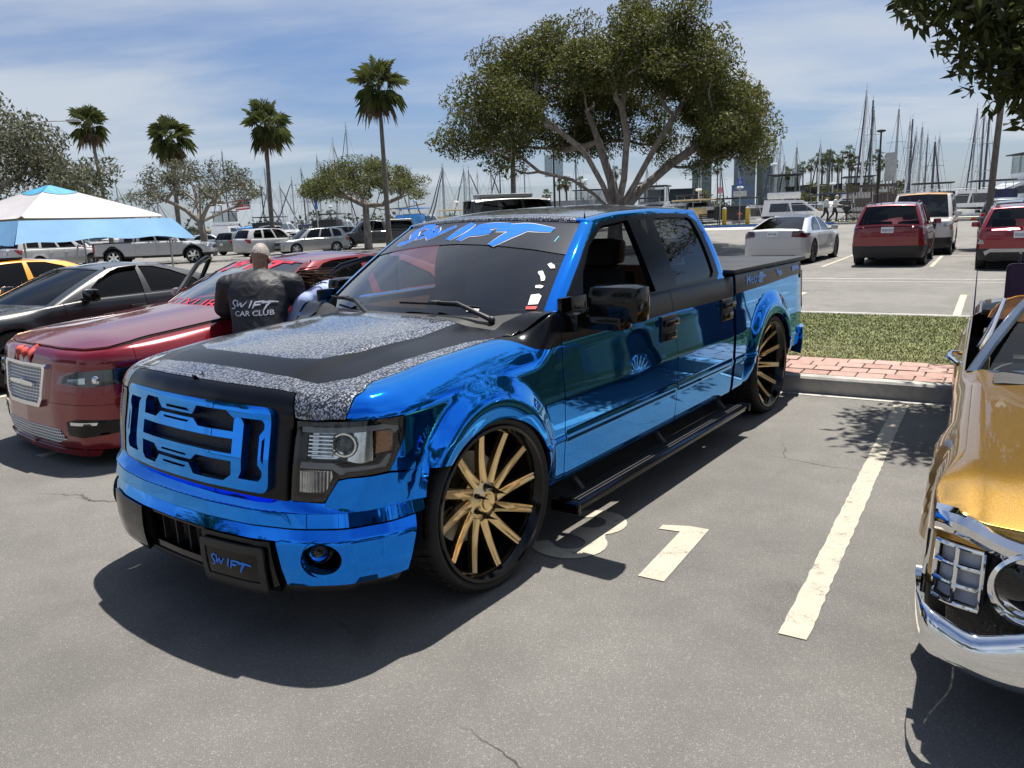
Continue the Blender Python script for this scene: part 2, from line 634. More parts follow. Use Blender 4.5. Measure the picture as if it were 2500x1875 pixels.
_mc = {}
def M(name, col, rough=.5, metal=0.0, coat=0.0, var=0.0, vs=6.0, spec=.5, bump=0.0, bs=60.0, emit=None):
    if name in _mc: return _mc[name]
    q = NT(name)
    q.set(Base_Color=col, Roughness=rough, Metallic=metal)
    q.b.inputs['Specular IOR Level'].default_value = spec
    if coat:
        q.b.inputs['Coat Weight'].default_value = coat
        q.b.inputs['Coat Roughness'].default_value = .03
    vec = None
    if var:
        vec = q.co()
        f = q.noise(vec, vs, 5)
        a = [c * (1 - var) for c in col]; b = [min(1, c * (1 + var)) for c in col]
        q.set(Base_Color=q.mix(q.ramp(f, .3, .7), a, b))
    if bump:
        vec = vec or q.co()
        q.bump(q.noise(vec, bs, 3), bump, .01)
    if emit:
        q.set(Emission_Color=col); q.b.inputs['Emission Strength'].default_value = emit
    _mc[name] = q.m
    return q.m

def car_paint(name, col, metal=.0, rough=.35, flake=0.0, dust=.05):
    if name in _mc: return _mc[name]
    q = NT(name)
    vec = q.co()
    dst = q.ramp(q.noise(vec, 3.0, 6, .6), .45, .75, 0, dust)
    c = q.mix(dst, col, (.35, .33, .30))
    if flake:
        cell = q.vor(vec, 900, out=1)
        sp = q.n('ShaderNodeSeparateColor'); q.l(cell, sp.inputs[0])
        fl = q.ramp(sp.outputs[0], .2, 1, 1 - flake, 1 + flake)
        cc = q.n('ShaderNodeVectorMath', operation='SCALE'); q.l(c, cc.inputs[0]); q.l(fl, cc.inputs['Scale'])
        c = cc.outputs[0]
    q.set(Base_Color=c, Roughness=rough, Metallic=metal)
    q.b.inputs['Coat Weight'].default_value = 1.0
    q.b.inputs['Coat Roughness'].default_value = .025
    _mc[name] = q.m
    return q.m

def glass(name, tint, refl=1.0, rough=.0, base=.04):
    """thin pane: tinted see-through plus Fresnel mirror"""
    if name in _mc: return _mc[name]
    q = NT(name)
    q.t.nodes.remove(q.b)
    tr = q.n('ShaderNodeBsdfTransparent'); tr.inputs[0].default_value = tuple(tint) + (1,)
    gl = q.n('ShaderNodeBsdfGlossy'); gl.inputs['Roughness'].default_value = rough
    gl.inputs['Color'].default_value = (1, 1, 1, 1)
    fr = q.n('ShaderNodeFresnel'); fr.inputs[0].default_value = 1.52
    f2 = q.math('MULTIPLY', fr.outputs[0], refl)
    f3 = q.math('MINIMUM', f2, 1.0)
    mx = q.n('ShaderNodeMixShader')
    q.l(f3, mx.inputs[0]); q.l(tr.outputs[0], mx.inputs[1]); q.l(gl.outputs[0], mx.inputs[2])
    q.l(mx.outputs[0], q.out.inputs[0])
    _mc[name] = q.m
    return q.m

def mat_asphalt():
    q = NT('asphalt')
    vec = q.co()
    grit = q.noise(vec, 330, 2, .7)
    grit2 = q.noise(vec, 70, 3, .65)
    big = q.noise(vec, .55, 6, .6)
    mid = q.noise(vec, 3.2, 5, .62)
    stone = q.vor(vec, 230, out=1)
    sp = q.n('ShaderNodeSeparateColor'); q.l(stone, sp.inputs[0])
    c = q.mix(q.ramp(grit, .32, .72), (.086, .082, .076), (.315, .300, .275))
    c = q.mix(q.ramp(sp.outputs[0], .86, .97, 0, .5), c, (.42, .405, .378))
    c = q.mix(q.ramp(grit2, .35, .7, 0, .40), c, (.145, .140, .132))
    tone = q.ramp(big, .3, .7, .86, 1.14)
    tone2 = q.ramp(mid, .3, .75, .92, 1.07)
    t = q.math('MULTIPLY', tone, tone2)
    # oil and tyre stains with a shape of their own
    st = q.ramp(q.noise(vec, 1.1, 4, .5, .8), .60, .78, 1, .74)
    t = q.math('MULTIPLY', t, st)
    # hairline cracks
    wv = q.n('ShaderNodeVectorMath', operation='ADD')
    wn = q.n('ShaderNodeTexNoise'); wn.inputs['Scale'].default_value = 1.3; wn.inputs['Detail'].default_value = 6; wn.inputs['Roughness'].default_value = .55
    q.l(vec, wn.inputs['Vector'])
    sc_ = q.n('ShaderNodeVectorMath', operation='SCALE'); sc_.inputs['Scale'].default_value = .55
    q.l(wn.outputs['Color'], sc_.inputs[0]); q.l(vec, wv.inputs[0]); q.l(sc_.outputs[0], wv.inputs[1])
    cr_ = q.vor(wv.outputs[0], .34, 'DISTANCE_TO_EDGE')
    gate = q.ramp(q.noise(vec, .45, 2), .47, .56)
    ck = q.ramp(cr_, .0006, .0030, 1, 0)
    ck = q.math('MULTIPLY', ck, gate)
    vs = q.n('ShaderNodeVectorMath', operation='SCALE'); q.l(c, vs.inputs[0]); q.l(t, vs.inputs['Scale'])
    c = q.mix(q.math('MULTIPLY', ck, .85), vs.outputs[0], (.025, .024, .022))
    q.set(Base_Color=c, Roughness=q.ramp(grit, .3, .7, .72, .95))
    q.b.inputs['Specular IOR Level'].default_value = .35
    h = q.math('ADD', grit, q.math('MULTIPLY', grit2, .7))
    h = q.math('SUBTRACT', h, q.math('MULTIPLY', ck, 1.2))
    q.bump(h, .75, .009)
    return q.m

def mat_marking(name='road_paint', col=(.66, .62, .53), wear=.5):
    """worn road paint: alpha gaps let the asphalt below show"""
    q = NT(name)
    vec = q.co()
    g = q.noise(vec, 130, 3, .7)
    w = q.noise(vec, 9, 6, .68)
    c = q.mix(q.ramp(g, .3, .7), tuple(x * .80 for x in col), col)
    c = q.mix(q.ramp(w, .42, .72, 0, .38), c, (.30, .28, .25))
    cr_ = q.ramp(q.vor(q.co((1, 1, 1)), 26, 'DISTANCE_TO_EDGE'), .01, .045, 1, 0)
    c = q.mix(q.math('MULTIPLY', cr_, q.ramp(w, .42, .6, 0, .5)), c, (.18, .17, .16))
    a = q.ramp(q.math('ADD', q.math('MULTIPLY', w, .75), q.math('MULTIPLY', g, .35)), .58 + .2 * (1 - wear), .70 + .2 * (1 - wear), 1, 0)
    q.set(Base_Color=c, Roughness=.8, Alpha=a)
    q.bump(g, .5, .006)
    return q.m

def mat_concrete(name='concrete', col=(.42, .40, .37)):
    if name in _mc: return _mc[name]
    q = NT(name)
    vec = q.co()
    f = q.noise(vec, 5, 7, .65); g = q.noise(vec, 120, 2)
    c = q.mix(q.ramp(f, .3, .7), tuple(x * .72 for x in col), tuple(min(1, x * 1.12) for x in col))
    c = q.mix(q.ramp(g, .3, .75, 0, .25), c, tuple(x * .55 for x in col))
    st = q.ramp(q.noise(vec, 1.6, 5, .6, .6), .55, .72, 0, .5)
    c = q.mix(st, c, tuple(x * .5 for x in col))
    q.set(Base_Color=c, Roughness=.88)
    q.bump(g, .35, .006)
    _mc[name] = q.m
    return q.m

def mat_leaf(name, a, b, gloss=.45, trans=.25):
    if name in _mc: return _mc[name]
    q = NT(name)
    gi = q.n('ShaderNodeNewGeometry')
    f = gi.outputs['Random Per Island']
    vec = q.co()
    patch = q.noise(vec, .9, 3)
    k = q.math('ADD', q.math('MULTIPLY', f, .55), q.math('MULTIPLY', patch, .6))
    c = q.mix(q.ramp(k, .25, .85), a, b)
    q.set(Base_Color=c, Roughness=gloss + .15)
    q.b.inputs['Specular IOR Level'].default_value = .22
    tl = q.n('ShaderNodeBsdfTranslucent')
    q.l(q.mix(.5, c, tuple(min(1, x * 2.2) for x in b)), tl.inputs[0])
    mx = q.n('ShaderNodeMixShader'); mx.inputs[0].default_value = trans
    q.l(q.b.outputs[0], mx.inputs[1]); q.l(tl.outputs[0], mx.inputs[2]); q.l(mx.outputs[0], q.out.inputs[0])
    _mc[name] = q.m
    return q.m

def mat_bark(name, a, b, sc=7):
    if name in _mc: return _mc[name]
    q = NT(name)
    vec = q.co((1, 1, .35))
    f = q.noise(vec, sc, 7, .65, .5); g = q.noise(vec, sc * 6, 4)
    c = q.mix(q.ramp(f, .3, .7), a, b)
    q.set(Base_Color=c, Roughness=.9)
    q.bump(q.math('ADD', f, q.math('MULTIPLY', g, .5)), .6, .04)
    _mc[name] = q.m
    return q.m

def mat_chip():
    """black and white brushed-chip vinyl wrap on the bonnet and roof"""
    q = NT('chip_wrap')
    vec = q.co()
    # short dashes: two stretched cell layers turned against each other, warped
    wn = q.n('ShaderNodeTexNoise'); wn.inputs['Scale'].default_value = 30; wn.inputs['Detail'].default_value = 2
    q.l(vec, wn.inputs['Vector'])
    ws = q.n('ShaderNodeVectorMath', operation='SCALE'); ws.inputs['Scale'].default_value = .016
    q.l(wn.outputs['Color'], ws.inputs[0])
    wv = q.n('ShaderNodeVectorMath', operation='ADD'); q.l(vec, wv.inputs[0]); q.l(ws.outputs[0], wv.inputs[1])
    outs = []
    for rot, scl, sd in ((.6, (1, 2.7, 1), 62), (-.75, (2.6, 1, 1), 60), (1.3, (1, 2.4, 1), 74)):
        mp = q.n('ShaderNodeMapping'); mp.inputs['Rotation'].default_value = (0, 0, rot); mp.inputs['Scale'].default_value = scl
        mp.inputs['Location'].default_value = (sd * .13, sd * .07, 0)
        q.l(wv.outputs[0], mp.inputs[0])
        d = q.vor(mp.outputs[0], sd * .82, 'F1', out=0)
        outs.append(q.ramp(d, .30, .36, 1, 0))
    k = q.math('MAXIMUM', q.math('MAXIMUM', outs[0], outs[1]), outs[2])
    gr = q.noise(wv.outputs[0], 150, 2)
    k = q.math('MULTIPLY', k, q.ramp(gr, .36, .5))
    c = q.mix(k, (.014, .015, .019), (.37, .39, .44))
    q.set(Base_Color=c, Roughness=q.ramp(k, 0, 1, .12, .30), Metallic=q.ramp(k, 0, 1, 0, .55))
    q.b.inputs['Coat Weight'].default_value = 1.0
    q.b.inputs['Coat Roughness'].default_value = .06
    return q.m

def mat_mesh_grille(name='mesh_grille', sc=70, col=(.035, .035, .037), hole=(.002, .002, .002)):
    if name in _mc: return _mc[name]
    q = NT(name)
    vec = q.co((0.001, 1.0, 1.0))
    d = q.vor(vec, sc, 'DISTANCE_TO_EDGE', rand=.0)
    k = q.ramp(d, .12, .2)
    q.set(Base_Color=q.mix(k, col, hole), Roughness=.4)
    q.bump(q.ramp(d, .1, .3, 1, 0), .9, .01)
    _mc[name] = q.m
    return q.m

def blue_chrome():
    q = NT('blue_chrome')
    vec = q.co()
    f = q.noise(vec, 1.1, 3, .5)
    g = q.noise(vec, 9, 2, .5)
    lw = q.n('ShaderNodeLayerWeight'); lw.inputs[0].default_value = .35
    c = q.mix(q.ramp(lw.outputs['Facing'], .1, .9), (.004, .24, 1.0), (.02, .50, 1.0))
    q.set(Base_Color=c, Metallic=.955, Roughness=.03)
    # faint film ripple of a vinyl wrap
    h = q.math('ADD', q.math('MULTIPLY', f, 1.0), q.math('MULTIPLY', g, .10))
    q.bump(h, .02, .05)
    q.b.inputs['Coat Weight'].default_value = .25
    q.b.inputs['Coat Roughness'].default_value = .02
    return q.m

BLUE = blue_chrome()
CHIP = mat_chip()
BLACK_GLOSS = M('gloss_black', (.003, .003, .0035), .10, coat=.0, var=.2, spec=.34)
BLACK_WRAP = M('black_wrap', (.0035, .004, .006), .22, coat=.0, var=.15, spec=.28)
BLACK_PLASTIC = M('black_plastic', (.016, .016, .017), .5, var=.25, vs=20, bump=.08, bs=220)
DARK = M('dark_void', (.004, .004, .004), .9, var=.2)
RUBBER = M('tyre_rubber', (.009, .009, .009), .7, var=.35, vs=14, bump=.1, bs=150)
CHROME = M('chrome', (.86, .87, .88), .05, 1.0, var=.04)
STEEL = M('dull_steel', (.36, .36, .36), .35, 1.0, var=.2)
GOLD = M('champagne_gold_wheel', (.88, .67, .36), .30, 1.0, var=.02)
GLASS_CLEAR = glass('clear_glass', (.86, .90, .89), 1.0)
GLASS_SCREEN = glass('windscreen_glass', (.68, .78, .77), 1.75)
GLASS_TINT = glass('tinted_glass', (.12, .13, .14), .7)
GLASS_DARK = glass('dark_tinted_glass', (.025, .027, .03), .62)
GLASS_MID = glass('privacy_glass', (.28, .31, .32), 1.0)
LENS = glass('lamp_lens', (.90, .92, .92), 1.0)
REDLENS = M('red_lens', (.35, .008, .008), .15, coat=1.0, var=.2, vs=40)
DARKRED = M('smoked_red_lens', (.06, .006, .006), .12, coat=1.0, var=.2, vs=40)
AMBER = M('amber_lens', (.55, .16, .02), .2, coat=1.0, var=.25, vs=60)
SILVERB = M('lamp_reflector', (.75, .76, .77), .12, .9, var=.15, vs=40)
PLATE = M('plate_white', (.72, .73, .74), .4, var=.08, vs=20)
INK = M('plate_ink', (.02, .03, .10), .5, var=.1)
TAN = M('tan_leather', (.42, .20, .085), .45, var=.12, vs=12, bump=.15, bs=300)
GREYTRIM = M('grey_trim', (.17, .23, .22), .55, var=.12, vs=10, bump=.1, bs=260)
SEATBLK = M('black_seat', (.014, .014, .015), .55, var=.2, vs=12, bump=.1, bs=260)
WHITE_DECAL = M('white_decal', (.80, .80, .80), .35, var=.05)
RED_DECAL = M('red_decal', (.55, .02, .03), .35, var=.1)
BLUE_DECAL = M('blue_decal', (.02, .20, .80), .25, .35, var=.1)

# ================================================================== the setting
ASPHALT = mat_asphalt()
CONC = mat_concrete()
PAVE = mat_concrete('walkway_concrete', (.56, .53, .48))
PAINT = mat_marking('road_paint', (.50, .455, .355), .72)
PAINT_OLD = mat_marking('road_paint_old', (.55, .53, .48), .9)

def struct(name, mb_or_mesh, mat, parent=None, angle=30, smooth=True):
    me = mb_or_mesh.mesh(name, angle, smooth) if isinstance(mb_or_mesh, MB) else mb_or_mesh
    o = link(name, me, parent, mat)
    if parent is None: o['kind'] = 'structure'
    return o

def lot_sheet(name, d0, d1, l0, l1, mat, z=0.0, step=2.0, parent=None):
    nd = max(2, int((d1 - d0) / step) + 1); nl = max(2, int((l1 - l0) / step) + 1)
    v = []; f = []
    for i in range(nd):
        for j in range(nl):
            v.append(tuple(lot(d0 + (d1 - d0) * i / (nd - 1), l0 + (l1 - l0) * j / (nl - 1), z)))
    for i in range(nd - 1):
        for j in range(nl - 1):
            a = i * nl + j
            f.append((a, a + nl, a + nl + 1, a + 1))
    me = mesh_raw(name, v, f)
    if me.polygons[0].normal.z < 0: me.flip_normals()
    return struct(name, me, mat, parent)

lot_sheet('parking_lot', -90, 52, -160, 120, ASPHALT, 0.0, 2.0)

def lot_slab(mb, d0, d1, l0, l1, z0, z1, nseg=1, bev=.0):
    """kerb / slab in lot coordinates, cut in lengths, following the ground"""
    n = max(1, int(abs(l1 - l0) / 3.0)) if nseg == 1 else nseg
    for k in range(n):
        a = l0 + (l1 - l0) * k / n; b = l0 + (l1 - l0) * (k + 1) / n
        ga = .004 if n > 1 else 0
        prof = [(d0, z0), (d0, z1 - bev), (d0 + bev, z1), (d1 - bev, z1), (d1, z1 - bev), (d1, z0)]
        v = [tuple(lot(d, a + ga, z)) for d, z in prof] + [tuple(lot(d, b - ga, z)) for d, z in prof]
        m = len(prof)
        f = [(i, (i + 1) % m, m + (i + 1) % m, m + i) for i in range(m)] + [tuple(range(m))[::-1], tuple(range(m, 2 * m))]
        mb.add(v, f)
    return mb

# ---- the planted island behind the blue truck
isl = lot_slab(MB(), 4.35, 4.50, -24, 12, -.2, .15, bev=.018)
kerb = struct('island_kerb', isl, CONC)
lot_slab_b = lot_slab(MB(), 9.16, 9.30, -24, 12, -.2, .13, bev=.015)
struct('island_back_kerb', lot_slab_b, CONC)
SOIL = M('soil', (.13, .135, .055), .95, var=.4, vs=5, bump=.5, bs=30)
soil = struct('island_soil', lot_slab(MB(), 4.50, 9.16, -24, 12, -.2, .115, nseg=1), SOIL)
MORTAR = M('joint_sand', (.17, .15, .125), .95, var=.3, vs=30, bump=.4, bs=90)
bed = struct('brick_border', lot_slab(MB(), 4.50, 5.45, -24, 12, .05, .130), MORTAR)
def mat_brick():
    q = NT('clay_paver')
    oi = q.n('ShaderNodeObjectInfo')
    vec = q.co()
    c = q.mix(oi.outputs['Random'], (.30, .165, .135), (.42, .265, .225))
    f = q.noise(vec, 18, 6, .65)
    c = q.mix(q.ramp(f, .4, .75, 0, .55), c, (.42, .34, .28))
    q.set(Base_Color=c, Roughness=.88)
    q.bump(q.noise(vec, 90, 3), .4, .006)
    return q.m
BRICK = mat_brick()
bw, bl = .218, .232
brick_me = MB().box((0, 0, 0), (bw - .012, bl - .012, .06), bev=.008).mesh('brick')
brick_me.materials.append(BRICK)
bi = 0
for r_ in range(4):
    for c_ in range(62):
        l = -3.2 + c_ * bl + (.5 * bl if r_ % 2 else 0) * 0.6
        if l > 11.6: continue
        p = lot(4.62 + r_ * bw, l, .118 + rng.uniform(-.003, .005))
        b = bpy.data.objects.new('brick', brick_me)
        COL.objects.link(b); b.parent = bed
        b.location = p
        b.rotation_euler = (rng.uniform(-.012, .012), rng.uniform(-.012, .012), LOT + rng.uniform(-.012, .012))

# grass of the island: thin blades, browner towards the bricks
def mat_grass():
    q = NT('grass_blades')
    gi = q.n('ShaderNodeNewGeometry')
    vec = q.co()
    dry = q.noise(vec, .9, 4, .6)
    c = q.mix(gi.outputs['Random Per Island'], (.095, .145, .028), (.195, .23, .060))
    c2 = q.mix(gi.outputs['Random Per Island'], (.30, .235, .11), (.42, .34, .18))
    at = q.n('ShaderNodeAttribute', attribute_name='dry')
    k = q.math('ADD', at.outputs['Fac'], q.ramp(dry, .35, .7, -.60, .12))
    k = q.math('GREATER_THAN', k, gi.outputs['Random Per Island'])
    q.set(Base_Color=q.mix(k, c, c2), Roughness=.6)
    return q.m
def grass_patch(name, d0, d1, l0, l1, n, h, z, label, dryfn=None, wid=.006):
    D = nrng.uniform(d0, d1, n); Lq = nrng.uniform(l0, l1, n)
    bx = TX - LF[0] * D + LL[0] * Lq; by = TY - LF[1] * D + LL[1] * Lq
    zz = np.array([gz(a, b) for a, b in zip(bx, by)]) + z
    a = nrng.uniform(0, 2 * PI, n); hh = h * nrng.uniform(.45, 1.15, n); lean = nrng.uniform(.2, 1.0, n) * hh
    la = nrng.uniform(0, 2 * PI, n)
    w = wid * nrng.uniform(.7, 1.5, n)
    P = np.empty((n, 3, 3))
    P[:, 0] = np.stack([bx + np.cos(a) * w, by + np.sin(a) * w, zz], 1)
    P[:, 1] = np.stack([bx - np.cos(a) * w, by - np.sin(a) * w, zz], 1)
    P[:, 2] = np.stack([bx + np.cos(la) * lean, by + np.sin(la) * lean, zz + hh], 1)
    me = bpy.data.meshes.new(name)
    me.vertices.add(3 * n); me.loops.add(3 * n); me.polygons.add(n)
    me.vertices.foreach_set('co', P.reshape(-1).astype(np.float32))
    me.loops.foreach_set('vertex_index', np.arange(3 * n, dtype=np.int32))
    me.polygons.foreach_set('loop_start', np.arange(0, 3 * n, 3, dtype=np.int32))
    me.polygons.foreach_set('loop_total', np.full(n, 3, dtype=np.int32))
    at = me.attributes.new('dry', 'FLOAT', 'POINT')
    dv = np.zeros(n) if dryfn is None else dryfn(D, Lq)
    at.data.foreach_set('value', np.repeat(dv, 3).astype(np.float32))
    me.update(); me.validate()
    return tagit(link(name, me, None, GRASS), label, 'grass', kind='stuff')
GRASS = mat_grass()
grass_patch('grass', 5.42, 9.17, -6, 10, 140000, .024, .112, 'short green lawn on the island behind the bricks',
            lambda D, L_: np.clip(.95 - (D - 5.4) / 1.8, -.05, .95))

# ---- painted stall lines
def stripe(d0, d1, l, w=.10, z=.004, mat=None, name='stall_line'):
    n = max(2, int((d1 - d0) / .05) + 1)
    v = []; f = []
    for i in range(n):
        d = d0 + (d1 - d0) * i / (n - 1)
        j = (rng.uniform(-.004, .004), rng.uniform(-.004, .004), rng.uniform(-.006, .006))
        v += [tuple(lot(d + (j[2] if 0 < i < n - 1 else 0), l - w / 2 + j[0], z)), tuple(lot(d, l + w / 2 + j[1], z))]
    for i in range(n - 1):
        f.append((2 * i, 2 * i + 2, 2 * i + 3, 2 * i + 1))
    me = mesh_raw(name, v, f)
    if me.polygons[0].normal.z < 0: me.flip_normals()
    o = link(name, me, None, mat or PAINT)
    o['kind'] = 'structure'
    return o
for k in range(-3, 3):
    stripe(.09, 4.24, 2.2 + 2.75 * k, .105)
for k in range(-5, 3):
    stripe(9.42, 13.3, 2.37 + 2.73 * k, .105)
for k in range(-8, 4):
    stripe(20.5, 30.3, 1.4 + 2.73 * k, .10, .005 + .0, PAINT)
def cross_stripe(d, l0, l1, w, z=.0045, mat=None, name='cross_line'):
    n = max(2, int((l1 - l0) / 2.0) + 1)
    v = []; f = []
    for i in range(n):
        l = l0 + (l1 - l0) * i / (n - 1)
        v += [tuple(lot(d - w / 2, l, z)), tuple(lot(d + w / 2, l, z))]
    for i in range(n - 1):
        f.append((2 * i, 2 * i + 1, 2 * i + 3, 2 * i + 2))
    me = mesh_raw(name, v, f)
    if me.polygons[0].normal.z < 0: me.flip_normals()
    o = link(name, me, None, mat or PAINT); o['kind'] = 'structure'
    return o
cross_stripe(4.30, -2, 6, .09, .004, PAINT_OLD, 'faded_line')
cross_stripe(25.4, -26, 12, .10, .009)
cross_stripe(16.6, -4, 18, .10, .004, PAINT_OLD, 'faded_seam')
cross_stripe(15.9, -1.5, 18, .07, .004, PAINT_OLD, 'faded_seam')

# painted stall number 3 1
def ground_glyph(name, poly, d0, l0, hgt, mat=PAINT, z=.0042):
    me = bpy.data.meshes.new(name)
    pts = [lot(d0 + (p[1]) * hgt, l0 + p[0] * hgt, z) for p in poly]
    r = delaunay_2d_cdt([Vector((p[0], p[1])) for p in poly], [(i, (i + 1) % len(poly)) for i in range(len(poly))], [], 1, 1e-5)
    f = [tuple(t) for t in r[2]]
    me = mesh_raw(name, [tuple(lot(d0 + p[1] * hgt, l0 + p[0] * hgt, z)) for p in r[0]], f)
    if me.polygons[0].normal.z < 0: me.flip_normals()
    o = link(name, me, None, mat); o['kind'] = 'structure'
    return o
one = [(.17, 0), (.36, 0), (.36, 1), (.20, 1), (.0, .93), (.0, .84), (.17, .86)]
def ring(cx, cy, ro, ri, a0, a1, n=18, sx=1.0):
    o = [(cx + ro * sx * math.cos(R(a0 + (a1 - a0) * i / n)), cy + ro * math.sin(R(a0 + (a1 - a0) * i / n))) for i in range(n + 1)]
    q = [(cx + ri * sx * math.cos(R(a1 - (a1 - a0) * i / n)), cy + ri * math.sin(R(a1 - (a1 - a0) * i / n))) for i in range(n + 1)]
    return o + q
ground_glyph('stall_number_one', one, .30, 1.36, .66)
three = [(.0, .80)] + [(.30 + .27 * math.cos(R(a)), .735 + .265 * math.sin(R(a))) for a in range(150, -56, -14)] + \
        [(.30 + .30 * math.cos(R(a)), .285 + .285 * math.sin(R(a))) for a in range(44, -166, -14)] + [(.13, .25)] + \
        [(.30 + .13 * math.cos(R(a)), .285 + .125 * math.sin(R(a))) for a in range(-150, 80, 20)] + [(.22, .44), (.22, .58)] + \
        [(.29 + .11 * math.cos(R(a)), .725 + .115 * math.sin(R(a))) for a in range(-60, 160, 20)]
ground_glyph('stall_number_three', three, .30, .82, .66)

# ---- promenade: kerb, verge, walkway, sea wall, water, far shore
struct('promenade_kerb', lot_slab(MB(), 52, 52.2, -160, 120, -.3, .15, bev=.02), CONC)
KBLUE = M('kerb_paint_blue', (.04, .13, .42), .7, var=.25, vs=4)
KRED = M('kerb_paint_red', (.42, .04, .03), .7, var=.25, vs=4)
struct('kerb_paint_blue', lot_slab(MB(), 51.99, 52.21, -17, -6.2, -.1, .155), KBLUE)
struct('kerb_paint_red', lot_slab(MB(), 51.99, 52.21, 1.5, 24, -.1, .155), KRED)
struct('verge_soil', lot_slab(MB(), 52.2, 54.6, -160, 120, -.3, .12), SOIL)
grass_patch('grass', 52.2, 54.6, -30, 26, 60000, .10, .115, 'strip of lawn between the far kerb and the walkway', None, .016)
lot_sheet('walkway', 54.6, 61.5, -160, 120, PAVE, .14, 2.0)
struct('sea_wall', lot_slab(MB(), 61.5, 62.0, -160, 120, -3, .16), CONC)
def mat_water():
    q = NT('harbour_water')
    vec = q.co()
    q.set(Base_Color=(.012, .03, .035), Roughness=.06)
    q.bump(q.math('ADD', q.noise(vec, 1.6, 5, .6), q.math('MULTIPLY', q.noise(vec, 7, 3), .4)), .6, .12)
    return q.m
wm = MB()
wm.add([tuple(Vector((*lot(61.8, -1500)[:2], -.35))), tuple(Vector((*lot(61.8, 1500)[:2], -.35))),
        tuple(Vector((*lot(3200, 3000)[:2], -.35))), tuple(Vector((*lot(3200, -3000)[:2], -.35)))], [(0, 1, 2, 3)])
w_me = wm.mesh('water')
if w_me.polygons[0].normal.z < 0: w_me.flip_normals()
struct('water', w_me, mat_water())
# white box bay painted on the asphalt in front of the far kerb
lot_sheet('painted_bay', 47.0, 51.9, -16.5, -6.5, PAVE, .012, 2.5)

# ================================================================== blue pickup: shape
TR_PLAN = [(.835, 0), (.83, .2), (.806, .42), (.772, .60), (.742, .72), (.695, .82), (.615, .90), (.50, .943), (.36, .955),
           (-4.36, .955), (-4.54, .935), (-4.64, .87), (-4.68, .7), (-4.69, 0)]
_zc = smooth([(.82, 1.005), (.70, 1.04), (.5, 1.083), (.2, 1.12), (-.2, 1.145), (-.55, 1.158)], .12)
def tr_g(x, y):
    x = np.asarray(x, float); a = np.abs(y)
    hood = _zc(x) - .062 * (a / .78) ** 2.2 + .016 * (1 - sstep(.44, .56, a)) * sstep(.78, .5, x)
    k = sstep(-.36, -.58, x)
    return hood * (1 - k) + 1.175 * k
_td = smooth([(.28, -.040), (.36, -.020), (.532, -.006), (.548, .006), (.562, -.006), (.62, -.004), (.75, 0), (.90, -.010)], .006, 3000)
def tr_d(x, z): return _td(z)
def tr_A(x, u):
    a = .10 + .075 * sstep(.70, .80, u)
    a = a + (.045 - a) * sstep(-.30, -.55, x)
    return a - .02 * sstep(-2.72, -2.82, x)
def tr_flare(x, z, u):
    x = np.asarray(x, float); z = np.asarray(z, float)
    out = 0
    for cx, hw, ht in ((0.0, .515, .560), (-3.66, .56, .590)):
        r_ = np.sqrt(((x - cx) / hw) ** 2 + (np.maximum(z - .40, 0) / ht) ** 2)
        q = sstep(1.04, .82, r_)
        lip = .010 * sstep(.82, .66, r_)
        out = out + (.042 * q - lip) * sstep(.40, .60, z + .10)
    return out
TRS = Shell(TR_PLAN, .90, tr_A, tr_g, tr_d, tr_flare, rake=.17, rrake=0.0, w=.07)
_zr = smooth([(-1.05, 1.615), (-1.25, 1.652), (-1.6, 1.688), (-2.1, 1.706), (-2.75, 1.690)], .15)
def tr_roof(x, y):
    return _zr(x) - .040 * (np.abs(y) / .66) ** 2.4
TRH = House(dict(f=(-.40, 1.145), fc=(-.645, .872, 1.140), rc=(-2.83, .895, 1.178), r=(-2.87, 1.178), bulge=.012),
            dict(f=(-1.17, 1.625), fc=(-1.27, .700, 1.590), rc=(-2.70, .715, 1.630), r=(-2.74, 1.655), arch=.022),
            tr_roof, bow=.020, w=.055, A=.055)
TR_BPLAN = [(.955, 0), (.948, .25), (.918, .48), (.855, .68), (.755, .84), (.60, .938), (.44, .972), (.34, .975)]
_bd = smooth([(.22, -.05), (.27, -.012), (.36, 0), (.46, -.002), (.482, -.014)], .012, 2000)
TRB = Shell(TR_BPLAN, 2.0, lambda x, u: x * 0 + .05, lambda x, y: x * 0 + 2.05, lambda x, z: _bd(z), None, w=.09)
TRV = Shell(TR_BPLAN, 2.0, lambda x, u: x * 0 + .05, lambda x, y: x * 0 + 2.05, lambda x, z: -.02 * np.clip((z - .50) / .1, 0, 2) - .004, None, w=.09)

# ================================================================== blue pickup: build
truck = thing('pickup_truck', 'lowered chrome blue crew cab pickup with gold wheels in the foreground', 'pickup truck', (TX, TY, 0), YAW)
T = truck
S_ = TRS
def X(x): return S_.sx(x)
def arc_pts(cx, cz, rx, rz, a0, a1, n=22):
    return [(cx + rx * math.cos(R(a0 + (a1 - a0) * i / n)), cz + rz * math.sin(R(a0 + (a1 - a0) * i / n))) for i in range(n + 1)]
def rrect(x0, x1, y0, y1, r, n=4):
    o = []
    for cx, cy, a in ((x1 - r, y1 - r, 0), (x0 + r, y1 - r, 90), (x0 + r, y0 + r, 180), (x1 - r, y0 + r, 270)):
        o += [(cx + r * math.cos(R(a + 90 * i / n)), cy + r * math.sin(R(a + 90 * i / n))) for i in range(n + 1)]
    return o
PB = [BLUE, BLACK_WRAP]
